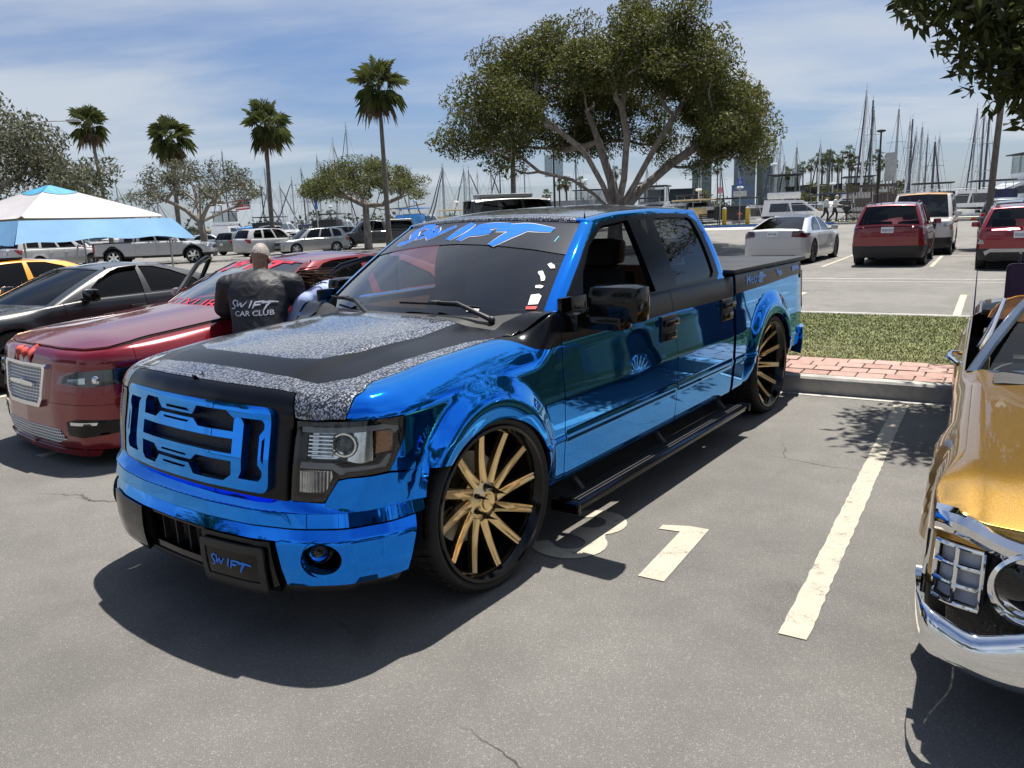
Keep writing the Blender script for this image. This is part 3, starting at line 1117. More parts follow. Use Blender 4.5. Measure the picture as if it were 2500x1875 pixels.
# fenders
arch = [(X(x), z) for x, z in arc_pts(0, .40, .425, .378, 45, 180)]
fen = [(.849, .930), (.870, .918), (1.00, .917), (1.078, .915), (1.086, .89), (1.076, .833), (1.008, .712), (X(.50), .700)] + arch + \
      [(X(-.425), .36), (X(-.40), .335), (X(-.597), .325), (X(-.597), 1.098), (X(-.28), 1.098), (X(.1), 1.098), (1.20, 1.098), (1.033, 1.094), (.95, 1.055), (.885, 1.012)]
blk = [(1.78, 1.12), (1.829, 1.089), (1.906, 1.036), (1.981, .989), (2.06, .962), (2.12, .957), (2.3, .957), (2.3, 1.12)]
for o in panel('fender', T, PB, fen, S_.fn, both=True, res=.013, regions=[(blk, 1)], thick=.02): pass
# doors
gap = .006
def door(x0, x1, x1t, nm):
    dl = [(X(x0), .325), (X(x0), 1.075), (X(x1t), 1.075), (X((x1 + x1t) / 2), .95), (X(x1), .80), (X(x1), .325)]
    return panel(nm, T, PB, dl, S_.fn, both=True, res=.028, regions=[([(X(x0) - .1, .961), (X(x1) + .1, .963), (X(x1) + .1, 1.3), (X(x0) - .1, 1.3)], 1)], thick=.02)
d1 = door(-.603, -1.902, -1.835, 'front_door')
d2l = [(X(-1.908), .325), (X(-1.908), .80), (X(-1.875), .95), (X(-1.841), 1.075), (X(-2.852), 1.075), (X(-2.852), .325)]
d2 = panel('rear_door', T, PB, d2l, S_.fn, both=True, res=.028, regions=[([(X(-1.8), .963), (X(-3), .958), (X(-3), 1.3), (X(-1.8), 1.3)], 1)], thick=.02)
# belt line moulding between doors and glass
# bed side
bed_o = [(X(-2.905), .33), (X(-2.905), 1.098), (S_.sy(.86, True), 1.098), (S_.sy(.86, True), .45), (X(-4.12), .45)] + \
        [(X(x), z) for x, z in arc_pts(-3.66, .40, .435, .415, 172, 4)] + [(X(-3.20), .34)]
panel('bed_side', T, PB, bed_o, S_.fn, both=True, res=.016, regions=[([(X(-2.8), .967), (X(-3.5), .973), (X(-4.2), .985), (7.4, .99), (7.4, 1.3), (X(-2.8), 1.3)], 1)], thick=.02)
# tailgate and tail lamps
tg = [(S_.sy(.80, True) + .03, .47), (S_.sy(.80, True) + .03, 1.095), (2 * S_.c.L - S_.sy(.80, True) - .03, 1.095), (2 * S_.c.L - S_.sy(.80, True) - .03, .47)]
panel('tailgate', T, BLUE, tg, S_.fn, res=.06)
tl = [(X(-4.545), 1.0), (X(-4.575), .99), (S_.sy(.80, True), 1.0), (S_.sy(.80, True), .70), (X(-4.60), .70), (X(-4.55), .78)]
SMOKE = M('smoked_tail_lens', (.05, .02, .02), .1, coat=1.0, var=.3, vs=30)
panel('tail_light', T, SMOKE, tl, S_.fn, both=True, res=.03, off=.012, thick=.03)
tlf = [(p[0] + (-.014 if i in (0, 1, 5) else .0), p[1] + (.014 if i in (0, 1, 2) else -.014)) for i, p in enumerate(tl)]
panel('tail_light_trim', T, CHROME, tlf, S_.fn, both=True, res=.03, off=.004, thick=.02)
# rear bumper
rb = MB()
rp = [(-4.10, .985), (-4.45, .98), (-4.66, .93), (-4.74, .75), (-4.76, 0)]
RBS = Shell([(-3.9, .98)] + rp[1:] , 2.0, lambda x, u: x * 0 + .05, lambda x, y: x * 0 + 2.05, lambda x, z: -.02 * np.clip((.42 - z) / .1, 0, 1), None, w=.06)
u0, u1 = RBS.sx(-4.46), RBS.c.L
panel('rear_bumper', T, BLUE, [(u0, .36), (u0, .595), (2 * u1 - u0, .595), (2 * u1 - u0, .36)], RBS.fn, res=.05, thick=.09)
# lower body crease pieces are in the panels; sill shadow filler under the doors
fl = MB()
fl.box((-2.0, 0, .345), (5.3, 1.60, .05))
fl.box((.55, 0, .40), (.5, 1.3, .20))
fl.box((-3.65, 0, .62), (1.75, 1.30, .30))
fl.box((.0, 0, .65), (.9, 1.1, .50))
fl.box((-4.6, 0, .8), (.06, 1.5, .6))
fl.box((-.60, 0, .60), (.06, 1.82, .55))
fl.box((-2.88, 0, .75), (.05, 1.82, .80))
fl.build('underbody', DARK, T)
for cx in (0.0, -3.66):
    for sy in (1, -1):
        wl = MB()
        n = 18
        v = []; f = []
        for i in range(n + 1):
            a = R(-8 + 196 * i / n)
            x = cx + .452 * math.cos(a); z = .40 + .448 * math.sin(a)
            v += [(x, sy * .945, z), (x, sy * .52, z)]
        for i in range(n):
            f.append((2 * i, 2 * i + 1, 2 * i + 3, 2 * i + 2))
        f.append(tuple(range(1, 2 * n + 2, 2)))
        wl.add(v, f)
        wl.build('wheel_well', DARK, T)

# hood: chip wrap with a black frame stripe
HP = [CHIP, BLACK_WRAP]
us = np.linspace(0, X(-.33), 90)
tp = S_.top(us)
hl = [(float(p[0]), float(p[1])) for p in tp]
hl = [(p[0] + (.004 if i < 40 else 0), p[1] * 1.003) for i, p in enumerate(hl)]
hood_o = hl + [(-.385, .72), (-.35, .55), (-.315, .25), (-.31, 0)]
hood_o = hood_o + [(p[0], -p[1]) for p in hood_o[::-1] if abs(p[1]) > 1e-3]
def hoodfn(x, y): return (x, y, tr_g(x, y))
so = [(.655, 0), (.65, .35), (.615, .60), (.50, .685), (.20, .71), (-.12, .735), (-.28, .78)]
si = [(-.33, .50), (-.05, .53), (.30, .50), (.46, .44), (.52, .30), (.535, 0)]
stripe_o = so + [(-.6, .80), (-.6, .50)] + si
stripe_o = [p for p in so] + [(-.45, .80), (-.45, .52)] + si + [(p[0], -p[1]) for p in si[::-1] if p[1] > 0] + [(-.45, -.52), (-.45, -.80)] + [(p[0], -p[1]) for p in so[::-1] if p[1] > 0]
panel('hood', T, HP, hood_o, hoodfn, res=.03, off=.0015, regions=[(stripe_o, 1)], thick=.02)
lipv = 1.055
lip_o = [(.60, lipv), (.615, 1.0), (.632, .928), (.66, .922), (.842, .925), (.878, 1.014), (.943, 1.058), (1.028, 1.0975), (0, 1.0985)]
lip_o = [(-.0, 1.0985)] + [(-p[0], p[1]) for p in lip_o[:-1][::-1]] + [(p[0], p[1]) for p in lip_o[:-1]]
panel('hood_nose', T, CHIP, lip_o, S_.fn, res=.02, thick=.02)

# grille surround, frame and mesh
sur = [(-.612, .588), (.612, .588), (.622, .93), (.606, 1.0), (.594, lipv - .006), (-.594, lipv - .006), (-.606, 1.0), (-.622, .93)]
panel('grille_surround', T, BLACK_WRAP, sur, S_.fn, res=.03, holes=[rrect(-.505, .505, .655, .932, .02)], thick=.03)
top_open = [(-.325, .846), (-.325, .905), (-.30, .928), (-.20, .928), (-.165, .888), (.065, .888), (.10, .928), (.29, .928), (.335, .90), (.335, .846), (.115, .846), (.08, .872), (-.175, .872), (-.21, .846)]
bot_open = [(p[0], 1.580 - p[1]) for p in top_open][::-1]
mid_open = [(-.325, .760), (-.325, .818), (.335, .818), (.335, .760)]
slot_r = [(.372, .908), (.484, .908), (.500, .888), (.500, .868), (.478, .845), (.478, .735), (.500, .712), (.500, .692), (.484, .672), (.376, .672), (.392, .70), (.392, .88)]
slot_l = [(-p[0], p[1]) for p in slot_r][::-1]
slits = [[(-.13, .902), (-.13, .912), (.03, .912), (.05, .902)][::-1], [(-.14, .852), (-.15, .861), (.05, .861), (.04, .852)][::-1],
         [(-.15, .719), (-.14, .728), (.04, .728), (.05, .719)][::-1], [(-.13, .668), (-.13, .678), (.05, .678), (.03, .668)][::-1]]
vs_r = [(.492, .755), (.492, .825), (.506, .84), (.506, .74)]
vs_l = [(-p[0], p[1]) for p in vs_r][::-1]
gf = panel('grille_frame', T, BLUE, rrect(-.532, .532, .628, .955, .035), S_.fn, res=.02,
           holes=[top_open, mid_open, bot_open, slot_r, slot_l, vs_r, vs_l] + slits, thick=.036, off=.022)
panel('grille_mesh', T, mat_mesh_grille('mesh_black', 95), rrect(-.54, .54, .62, .96, .02), S_.fn, res=.05, off=-.028, rim=False)

# bumper
B_ = TRB
BL_ = B_.c.L
fog = [(.786 + .078 * math.cos(R(a)), .400 + .062 * math.sin(R(a))) for a in range(0, 360, 15)]
fogm = [(-p[0], p[1]) for p in fog][::-1]
bo = [(-.632, .287), (-.60, .466), (.60, .466), (.632, .287), (BL_ - .20, .303), (BL_ - .135, .507), (-BL_ + .135, .507), (-BL_ + .20, .303)]
panel('bumper', T, BLUE, bo, B_.fn, res=.025, holes=[fog, fogm], thick=.04)
panel('bumper_channel', T, DARK, [(-BL_ + .14, .495), (BL_ - .14, .495), (BL_ - .14, .54), (-BL_ + .14, .54)], B_.fn, res=.06, off=-.035, rim=False)
V_ = TRV
panel('bumper_top', T, BLUE, [(-BL_ + .10, .522), (BL_ - .10, .522), (BL_ - .10, .575), (-BL_ + .10, .575)], V_.fn, res=.03, thick=.02)
def ledge(u, h):
    a = V_.fn(u, np.full_like(np.asarray(u, float), .575)); k = .945
    b = S_.fn(np.asarray(u) * k, np.full_like(np.asarray(u, float), .606))
    hh = np.asarray(h)
    e = hh ** 1.25
    return (a[0] + (b[0] - a[0]) * hh, a[1] + (b[1] - a[1]) * hh, a[2] + (b[2] - a[2]) * e)
panel('bumper_ledge', T, BLUE, [(-1.21, 0), (1.21, 0), (1.21, 1.1), (-1.21, 1.1)], ledge, res=.02, resv=.12, rim=False)
cw = [(.772, .575), (.775, .608), (.792, .64), (.826, .698), (.86, .704), (1.004, .704), (X(.50), .694), (X(.402), .694), (X(.425), .62), (X(.435), .575)]
panel('bumper_corner', T, BLUE, cw, S_.fn, both=True, res=.022, off=.003, thick=.02)
# black centre opening, plate plinth, lower lip
ins = [(-.622, .285), (-.594, .458), (.594, .458), (.622, .285)]
hole_c = [(-.205, .318), (-.215, .448), (.215, .448), (.205, .318)]
panel('bumper_insert', T, BLACK_GLOSS, ins, B_.fn, res=.03, off=-.012, holes=[hole_c], thick=.05)
panel('intake', T, mat_mesh_grille('mesh_intake', 40), [(-.25, .29), (-.25, .46), (.25, .46), (.25, .29)], B_.fn, off=-.075, res=.06, rim=False)
iv = MB()
for k in range(4):
    y = -.15 + .1 * k
    MB().box((.90, y, .385), (.03, .008, .13)).build('intake_vane', BLACK_PLASTIC, T)
panel('lower_lip', T, BLACK_PLASTIC, [(-1.10, .300), (-.63, .282), (.63, .282), (1.10, .300), (1.08, .272), (.6, .243), (-.6, .243), (-1.08, .272)], B_.fn, res=.05, off=-.006, thick=.05)
for sg in (1, -1):
    a = [(sg * .24, .268), (sg * .235, .462), (sg * .585, .462), (sg * .612, .268)]
    panel('plate_plinth', T, BLACK_GLOSS, a if sg > 0 else a[::-1], B_.fn, res=.04, off=.016, thick=.05)
pl0 = panel('number_plate', T, BLACK_GLOSS, rrect(.246, .556, .275, .436, .012), B_.fn, res=.04, off=.030, thick=.008)
fr = panel('plate_frame', T, BLACK_PLASTIC, rrect(.236, .566, .266, .444, .014), B_.fn, res=.03, off=.034, thick=.012,
           holes=[rrect(.264, .538, .300, .412, .006)[::-1]])
for sg in (1, -1):
    fb = MB()
    p = np.stack(B_.fn(np.array([sg * .786]), np.array([.40])), 1)[0]
    nrm = Vector((.62, .78 * sg, 0)).normalized()
    c = Vector(p) - nrm * .065
    M3 = nrm.to_track_quat('Z', 'Y').to_matrix().to_4x4()
    fb.lathe([(.076, .055), (.070, .0), (.05, -.03), (0.0001, -.035)], n=24)
    fb.xform(Matrix.Translation(c) @ M3)
    fo = fb.build('fog_light', BLACK_GLOSS, T)
    g2 = MB().lathe([(.0001, .012), (.030, .006), (.042, -.004), (.046, -.02)], n=20).xform(Matrix.Translation(c + nrm * .004) @ M3)
    g2.build('fog_lens', GLASS_MID, fo)

# headlights
for sg in (1, -1):
    def F(u, v, sg=sg): return S_.fn(np.asarray(u) * sg, v)
    def P(nm, par, mat, poly, **kw):
        q = [(p[0] * sg, p[1]) for p in poly]
        if sg < 0: q = q[::-1]
        return panel(nm, par, mat, q, S_.fn, **kw)
    hlo = [(.628, .612), (.772, .616), (.790, .645), (.824, .704), (.86, .709), (1.006, .712), (1.073, .833), (1.082, .886), (1.075, .909), (1.0, .913), (.87, .915), (.640, .915)]
    hb = P('headlight', T, BLACK_GLOSS, hlo, res=.03, off=-.060, thick=.001)
    P('lamp_surround', hb, BLACK_GLOSS, hlo, res=.03, off=-.003, thick=.06, holes=[[(.645, .63), (.765, .633), (.805, .70), (.85, .725), (1.0, .728), (1.055, .84), (1.06, .875), (.99, .893), (.655, .896)]])
    DRL = M('light_bar', (.42, .44, .48), .35, var=.08)
    P('light_bar', hb, DRL, [(.655, .872), (.655, .893), (.99, .893), (1.055, .880), (1.062, .862), (1.035, .850), (1.02, .870), (.95, .872)], off=-.012, thick=.02, res=.03)
    P('light_bar', hb, DRL, [(.655, .738), (.66, .762), (.80, .762), (.835, .742), (.97, .742), (1.005, .775), (1.03, .775), (.99, .718), (.83, .715), (.795, .738)], off=-.012, thick=.02, res=.03)
    P('reflector', hb, SILVERB, [(.690, .775), (.690, .870), (.83, .872), (.83, .79), (.80, .775)], off=-.035, thick=.02, res=.02)
    rf = MB()
    for k in range(6):
        for q in (0,):
            a = np.stack(F(np.array([.70, .80]), np.array([.790 + k * .014] * 2)), 1)
            rf.tube([Vector(a[0]) * 1, Vector(a[1])], .005, 6)
    rf.build('reflector_rib', SILVERB, hb)
    P('reflector', hb, SILVERB, [(.85, .765), (.86, .868), (.955, .868), (.955, .757), (.90, .75)], off=-.040, thick=.02, res=.02)
    pj = np.stack(F(np.array([.835]), np.array([.822])), 1)[0]
    nrm = Vector((.80, .58 * sg, 0)).normalized()
    M4 = Matrix.Translation(Vector(pj) - nrm * .050) @ nrm.to_track_quat('Z', 'Y').to_matrix().to_4x4()
    MB().lathe([(.050, -.02), (.052, .020), (.047, .026), (.040, .026), (.036, .014)], n=24).xform(M4).build('projector_ring', CHROME, hb)
    MB().lathe([(.036, .012), (.028, .024), (.014, .031), (.0001, .033)], n=24).xform(M4).build('projector_lens', GLASS_MID, hb)
    MB().lathe([(.035, .0), (.0001, -.004)], n=20).xform(M4).build('projector_bowl', SILVERB, hb)
    P('side_marker', hb, AMBER, [(.962, .785), (.965, .868), (1.035, .862), (1.03, .785)], off=-.020, thick=.03, res=.02)
    P('turn_signal', hb, SILVERB, [(.655, .640), (.655, .728), (.785, .728), (.79, .705), (.765, .650)], off=-.030, thick=.02, res=.02)
    rr = MB()
    for k in range(9):
        a = np.stack(F(np.array([.665 + k * .013] * 2), np.array([.645, .725])), 1)
        rr.tube([Vector(a[0]), Vector(a[1])], .0045, 6)
    rr.xform(Matrix.Translation((-.012, -.006 * sg, 0)))
    rr.build('turn_signal_rib', SILVERB, hb)
    P('lamp_lens', hb, LENS, hlo, res=.03, off=.002, rim=False)

# cab upper
fw = [(1.115, .03), (1.055, .40), (1.045, .70), (1.105, .925), (1.31, .945), (1.49, .025)]
rw = [(1.625, .03), (1.525, .895), (1.56, .925), (1.86, .915), (1.895, .87), (1.905, .10), (1.885, .03)]
blkframe = [(1.012, -.08), (1.012, .40), (1.018, .76), (1.08, .985), (1.30, 1.0), (1.60, .985), (1.88, .965), (1.935, .86), (1.945, .06), (1.90, -.08)]
panel('cab_frame', T, PB, [(.935, -.03), (.935, 1.03), (.90, 1.03), (.90, 1.195), (2.16, 1.195), (2.16, 1.0), (2.10, .98), (2.10, -.03)], TRH.fn, both=True, res=.022, resv=.05, holes=[fw, rw], regions=[(blkframe, 1)], thick=.035, rim_mi=1)
panel('pillar_lining', T, SEATBLK, [(.935, -.03), (.935, 1.0), (2.10, .98), (2.10, -.03)], TRH.fn, both=True, res=.05, resv=.1, holes=[fw, rw], off=-.037, rim=False)
panel('roof', T, CHIP, TRH.top_poly(160), lambda x, y: (x, y, tr_roof(x, y) + .001), res=.05, thick=.01)
panel('roof_header', T, CHIP, [(-.90, 1.0), (.90, 1.0), (.90, 1.195), (-.90, 1.195)], TRH.fn, res=.03, resv=.05, thick=.02)
panel('rear_header', T, CHIP, [(2.16, 1.0), (3.84, 1.0), (3.84, 1.195), (2.16, 1.195)], TRH.fn, res=.05, resv=.06, thick=.02)
panel('cab_back', T, BLACK_WRAP, [(2.10, -.4), (2.10, .98), (3.90, .98), (3.90, -.4)], TRH.fn, res=.06, resv=.1, thick=.02, holes=[[(2.32, .14), (2.32, .90), (3.68, .90), (3.68, .14)]])
panel('rear_window', T, GLASS_MID, [(2.31, .13), (2.31, .91), (3.69, .91), (3.69, .13)], TRH.fn, res=.1, off=-.006, rim=False)
panel('side_window', T, GLASS_MID, rw, TRH.fn, both=True, res=.05, resv=.1, off=-.012, rim=False)
ws = [(-.945, -.035), (.945, -.035), (.925, 1.005), (-.925, 1.005)]
panel('windscreen', T, GLASS_SCREEN, ws, TRH.fn, res=.04, resv=.06, off=-.008, rim=False)
BAN = M('banner_film', (.020, .022, .028), .22, coat=.5, var=.25, vs=3)
bn = [(-.928, 1.0), (-.934, .63), (-.7, .675), (-.35, .715), (0, .73), (.35, .715), (.7, .675), (.938, .63), (.928, 1.0)]
panel('windscreen_banner', T, BAN, bn, TRH.fn, res=.04, resv=.06, off=-.004, rim=False)
# frit band at the foot of the glass
panel('windscreen_frit', T, BLACK_GLOSS, [(-.94, -.03), (.94, -.03), (.935, .09), (-.935, .09)], TRH.fn, res=.05, resv=.08, off=-.012, rim=False)
panel('cowl', T, BLACK_PLASTIC, [(-.31, 0), (-.315, .25), (-.35, .55), (-.385, .72), (-.33, .785), (-.66, .86), (-.52, .60), (-.45, .3), (-.42, 0), (-.45, -.3), (-.52, -.60), (-.66, -.86), (-.33, -.785), (-.385, -.72), (-.35, -.55), (-.315, -.25)],
      lambda x, y: (x, y, tr_g(x, y) - .012 - .0 * x), res=.06, thick=.02)
# cowl corner cap at each side (black, between fender and screen)
panel('cowl_corner', T, BLACK_WRAP, [(-.285, .775), (-.31, .70), (-.45, .70), (-.66, .84), (-.66, .905), (-.60, .905), (-.48, .86)], lambda x, y: (x, y, tr_g(x, y) + .002), both=True, res=.03, thick=.02)

# wipers
for y0, y1, yb in ((.52, .02, .62), (-.30, -.74, -.10)):
    wv = MB()
    def W(t, h, o=.02):
        p = np.stack(TRH.fn(np.array([t]), np.array([h])), 1)[0]
        return Vector(p) + Vector((o, 0, o * 1.2))
    piv = W(yb / .87, -.07, .03)
    mid = W((yb * .4 + (y0 + y1) / 2 * .6) / .87, .06, .035)
    hd = W((y0 + y1) / 2 / .87, .075, .03)
    wv.tube([piv, mid, hd], [.014, .011, .008], 8)
    wv.tube([W(y0 / .87, .055), W((y0 + y1) / 2 / .87, .075, .024), W(y1 / .87, .085)], .009, 6, flat=.6)
    wv.box(hd, (.05, .06, .02), bev=.006)
    wv.ball(piv, .02)
    wv.build('wiper', BLACK_PLASTIC, T)

# door mirrors
for sg in (1, -1):
    mm = MB()
    # cap: rounded block, tall and square like a towing mirror
    if sg > 0: mm.box((-.80, sg * 1.150, 1.205), (.15, .285, .185), bev=.045)
    else: mm.box((-.98, -1.0, 1.20), (.27, .13, .185), bev=.045)
    mo = mm.build('door_mirror', BLACK_GLOSS, T)
    m2 = MB()
    m2.box((-.775, sg * (1.06 if sg > 0 else .96), 1.115), (.13, .30 if sg > 0 else .1, .075), bev=.03)
    m2.box((-.74, sg * .945, 1.12), (.18, .12, .10), bev=.03)
    m2.box((-.76, sg * .905, 1.16), (.24, .03, .16), bev=.012)
    m2.build('mirror_arm', BLACK_GLOSS, mo)
    if sg > 0: MB().box((-.877, sg * 1.15, 1.207), (.006, .24, .15)).build('mirror_glass', CHROME, mo)
# door handles
for (x0, x1, zc_) in ((-1.685, -1.87, .945), (-2.62, -2.815, .95)):
    for sg in (1, -1):
        hm = MB()
        cx = (x0 + x1) / 2
        hm.box((cx, sg * .952, zc_), (.20, .012, .155), bev=.005)
        ho = hm.build('door_handle', BLACK_PLASTIC, T)
        h2 = MB()
        h2.box((cx, sg * .972, zc_ + .035), (.19, .026, .042), bev=.012)
        h2.box((cx, sg * .962, zc_ - .045), (.17, .012, .05), bev=.005)
        if sg > 0 and x0 > -2:
            for k in range(5):
                h2.box((cx - .05 + k * .025, sg * .970, zc_ - .05), (.016, .006, .016), bev=.002)
        h2.build('grip', BLACK_GLOSS, ho)
# running boards
for sg in (1, -1):
    rbm = MB()
    rbm.box((-1.72, sg * .985, .215), (2.36, .15, .035), bev=.012)
    ro = rbm.build('running_board', BLACK_GLOSS, T)
    tr_ = MB()
    for k in range(5):
        MB().box((-1.72, sg * (.935 + k * .022), .235), (2.26, .010, .008)).build('tread_strip', BLACK_PLASTIC, ro)
    cp = MB()
    for xx in (-.535, -2.905):
        MB().box((xx, sg * .985, .212), (.03, .165, .055), bev=.01).build('end_cap', BLACK_GLOSS, ro)
    br = MB()
    for xx in (-.75, -1.72, -2.7):
        MB().tube([(xx, sg * .72, .34), (xx, sg * .88, .30), (xx, sg * .95, .225)], .022, 6).build('bracket', BLACK_PLASTIC, ro)
# bed rail caps and folding cover
bc = MB()
bco = None
COVER = M('bed_cover_vinyl', (.022, .022, .024), .42, var=.25, vs=5, bump=.1, bs=200)
for k in range(3):
    MB().box((-3.20 - k * .565, 0, 1.196), (.555, 1.66, .030), bev=.008).build('bed_cover', COVER, T)
rl = MB()
for sg in (1, -1):
    MB().box((-3.78, sg * .875, 1.195), (1.72, .10, .035), bev=.012).build('bed_rail', BLACK_PLASTIC, T)
MB().box((-4.665, 0, 1.19), (.05, 1.66, .035), bev=.012).build('tailgate_cap', BLACK_PLASTIC, T)

# wheels
def make_wheel(par, cx, yface, sg, R_t, R_r, concave, width, spin=0.0, steer=0.0, n_sp=12):
    wo = MB()
    w = width
    tp_ = [(R_r - .012, -.012), (R_r + .006, .000), (R_r + .020, .010), (R_t - .024, .012), (R_t - .008, .000), (R_t, -.018),
           (R_t, -.060), (R_t - .009, -.062), (R_t - .009, -.070), (R_t, -.072), (R_t, -w / 2 + .008), (R_t - .009, -w / 2 + .006), (R_t - .009, -w / 2 - .006), (R_t, -w / 2 - .008),
           (R_t, -w + .072), (R_t - .009, -w + .07), (R_t - .009, -w + .062), (R_t, -w + .06), (R_t, -w + .02), (R_t - .01, -w), (R_r, -w), (R_r - .01, -w + .01)]
    wo.lathe(tp_, n=72, axis='Y')
    # chevron tread grooves read as raised blocks between them
    for k in range(56):
        a = 2 * PI * k / 56
        for sd in (0, 1):
            y0 = -.020 - sd * (w - .04); y1 = -w / 2 + (.012 if not sd else -.012)
            a0 = a + .028; a1 = a - .040
            pts = []
            for rr_ in (R_t - .002, R_t + .0045):
                for (yy, aa) in ((y0, a0 - .030), (y0, a0 + .030), (y1, a1 + .030), (y1, a1 - .030)):
                    pts.append((rr_ * math.cos(aa), yy, rr_ * math.sin(aa)))
            wo.add(pts, [(4, 5, 6, 7), (0, 1, 5, 4), (1, 2, 6, 5), (2, 3, 7, 6), (3, 0, 4, 7)])
    M_ = Matrix.Translation((cx, yface * sg, R_t)) @ Matrix.Rotation(steer, 4, 'Z') @ (Matrix.Identity(4) if sg > 0 else Matrix.Rotation(PI, 4, 'Z')) @ Matrix.Rotation(spin, 4, 'Y')
    wheel = wo.build('wheel', RUBBER, par, angle=30)
    wheel.matrix_local = M_
    rim = MB()
    rim.lathe([(R_r + .008, .006), (R_r + .004, .012), (R_r - .010, .010), (R_r - .020, -.004), (R_r - .030, -.020), (R_r - .040, -.06), (R_r - .048, -w * .55), (R_r - .03, -w)], n=72, axis='Y')
    rim.build('rim', BLACK_GLOSS, wheel, angle=40)
    dk = MB()
    dk.lathe([(.0001, -w * .62), (.21, -w * .62), (.212, -w * .70)], n=40, axis='Y')
    dk.build('brake_disc', STEEL, wheel)
    MB().lathe([(.0001, -w + .01), (R_r - .03, -w + .01)], n=32, axis='Y').build('wheel_back', DARK, wheel)
    ca = MB().box((.17, -w * .60, .05), (.10, .07, .17), bev=.02)
    ca.build('caliper', BLACK_GLOSS, wheel)
    hy = -.045 - concave
    hub = MB()
    hub.lathe([(.0001, hy + .018), (.048, hy + .016), (.058, hy + .006), (.088, hy - .004), (.115, hy - .03), (.12, hy - .06)], n=36, axis='Y')
    hub.build('hub', GOLD, wheel)
    MB().lathe([(.0001, hy + .026), (.034, hy + .024), (.038, hy + .014)], n=28, axis='Y').build('centre_cap', GOLD, wheel)
    lg = []
    sp_me = None
    for k in range(n_sp):
        s = MB()
        L0, L1 = .085, R_r - .022
        secs = []
        for i in range(7):
            t = i / 6
            r_ = L0 + (L1 - L0) * t
            wid = (.046 - .013 * t) if i > 0 else .050
            y = hy - .002 + (-.016 - hy) * (t ** 1.6)
            grv = .006 if i >= 3 else .0
            dep = .030
            tw = .06 * (1 - t)
            secs.append([(r_, y - dep, -wid * .55 + tw * .3), (r_, y - .004, -wid * .5 + tw * .3), (r_, y - grv * .2, -wid * .30 + tw * .3), (r_, y - grv, 0 + tw * .3), (r_, y - grv * .2, wid * .30 + tw * .3), (r_, y - .004, wid * .5 + tw * .3), (r_, y - dep, wid * .55 + tw * .3)])
        v = [p for sc_ in secs for p in sc_]
        f = []
        m = 7
        for i in range(6):
            for j in range(m - 1):
                f.append((i * m + j, i * m + j + 1, (i + 1) * m + j + 1, (i + 1) * m + j))
        f.append(tuple(6 * m + j for j in range(m)))
        s.add(v, f)
        if sp_me is None:
            sp_me = s.mesh('spoke', 25); sp_me.materials.append(GOLD)
        o = bpy.data.objects.new('spoke', sp_me); COL.objects.link(o); o.parent = wheel
        o.rotation_euler = (0, 2 * PI * k / n_sp, 0)
    lug_me = MB().tube([(.070, hy - .01, 0), (.070, hy + .016, 0), (.070, hy + .018, 0), (.070, hy + .075, 0)], [.012, .012, .009, .001], 8).mesh('lug_nut', 30)
    lug_me.materials.append(BLACK_GLOSS)
    for k in range(6):
        o = bpy.data.objects.new('lug_nut', lug_me); COL.objects.link(o); o.parent = wheel
        o.rotation_euler = (0, 2 * PI * (k + .3) / 6, 0)
    return wheel
make_wheel(T, 0, .962, 1, .40, .345, .015, .27, spin=.12, steer=R(-3))
make_wheel(T, 0, .962, -1, .40, .345, .015, .27, spin=.5, steer=R(-3))
make_wheel(T, -3.66, .962, 1, .40, .345, .085, .30, spin=.33)
make_wheel(T, -3.66, .962, -1, .40, .345, .085, .30, spin=.7)

# interior
it = MB()
it.box((-1.75, 0, .62), (2.2, 1.66, .06))
it.build('cabin_floor', DARK, T)
ds = MB()
ds.box((-.93, 0, .98), (.62, 1.58, .16), bev=.05)
ds.box((-.82, 0, 1.045), (.36, 1.50, .05), bev=.02)
ds.ball((-.93, .40, 1.075), (.20, .30, .055), 20, 8)
ds.box((-.88, -.30, 1.085), (.24, .42, .02), bev=.006)
ds.build('dashboard', GREYTRIM, T)
sw = MB()
a_ = [(-1.28 + .0 + .17 * math.cos(t) * .35, .40 + .19 * math.sin(t), 1.06 + .19 * math.cos(t) * .93) for t in np.linspace(0, 2 * PI, 29)]
sw.tube(a_, .016, 8, cap=False)
sw.tube([(-1.28, .40, 1.06), (-1.10, .40, 1.0)], [.05, .03], 8)
sw.tube([(-1.28, .22, 1.06), (-1.28, .58, 1.06)], .014, 6)
sw.build('steering_wheel', SEATBLK, T)
def seat(x, y, w, mat, head=1, zb=.53):
    s = MB()
    s.box((x, y, zb + .10), (.52, w, .18), bev=.06)
    Mr = Matrix.Rotation(R(-14), 3, 'Y')
    s.box((x - .30, y, zb + .46), (.17, w, .62), rot=Mr, bev=.07)
    so_ = s.build('seat', mat, T)
    n = max(1, head)
    for k in range(n):
        yy = y + (k - (n - 1) / 2) * (w / n)
        h = MB().box((x - .40, yy, zb + .86), (.11, .27, .19), rot=Mr, bev=.05)
        h.build('headrest', mat, so_)
seat(-1.50, .40, .52, SEATBLK); seat(-1.50, -.40, .52, SEATBLK)
seat(-2.32, 0, 1.42, TAN, 3, .50)
pm = MB()
for sg in (1, -1):
    for x0, x1 in ((-.66, -1.80), (-1.95, -2.78)):
        MB().box(((x0 + x1) / 2, sg * .885, .88), (abs(x1 - x0), .035, .50), bev=.02).build('door_card', TAN, T)
hd = MB()
hd.box((-1.95, 0, 1.610), (1.30, 1.22, .02))
hd.build('headliner', SEATBLK, T)
MB().box((-1.10, 0, 1.535), (.03, .26, .07), bev=.015).build('interior_mirror', BLACK_GLOSS, T)
pil = MB()
for sg in (1, -1):
    MB().tube([(-1.80, sg * .84, 1.15), (-1.86, sg * .70, 1.58)], .05, 8).build('pillar_trim', SEATBLK, T)

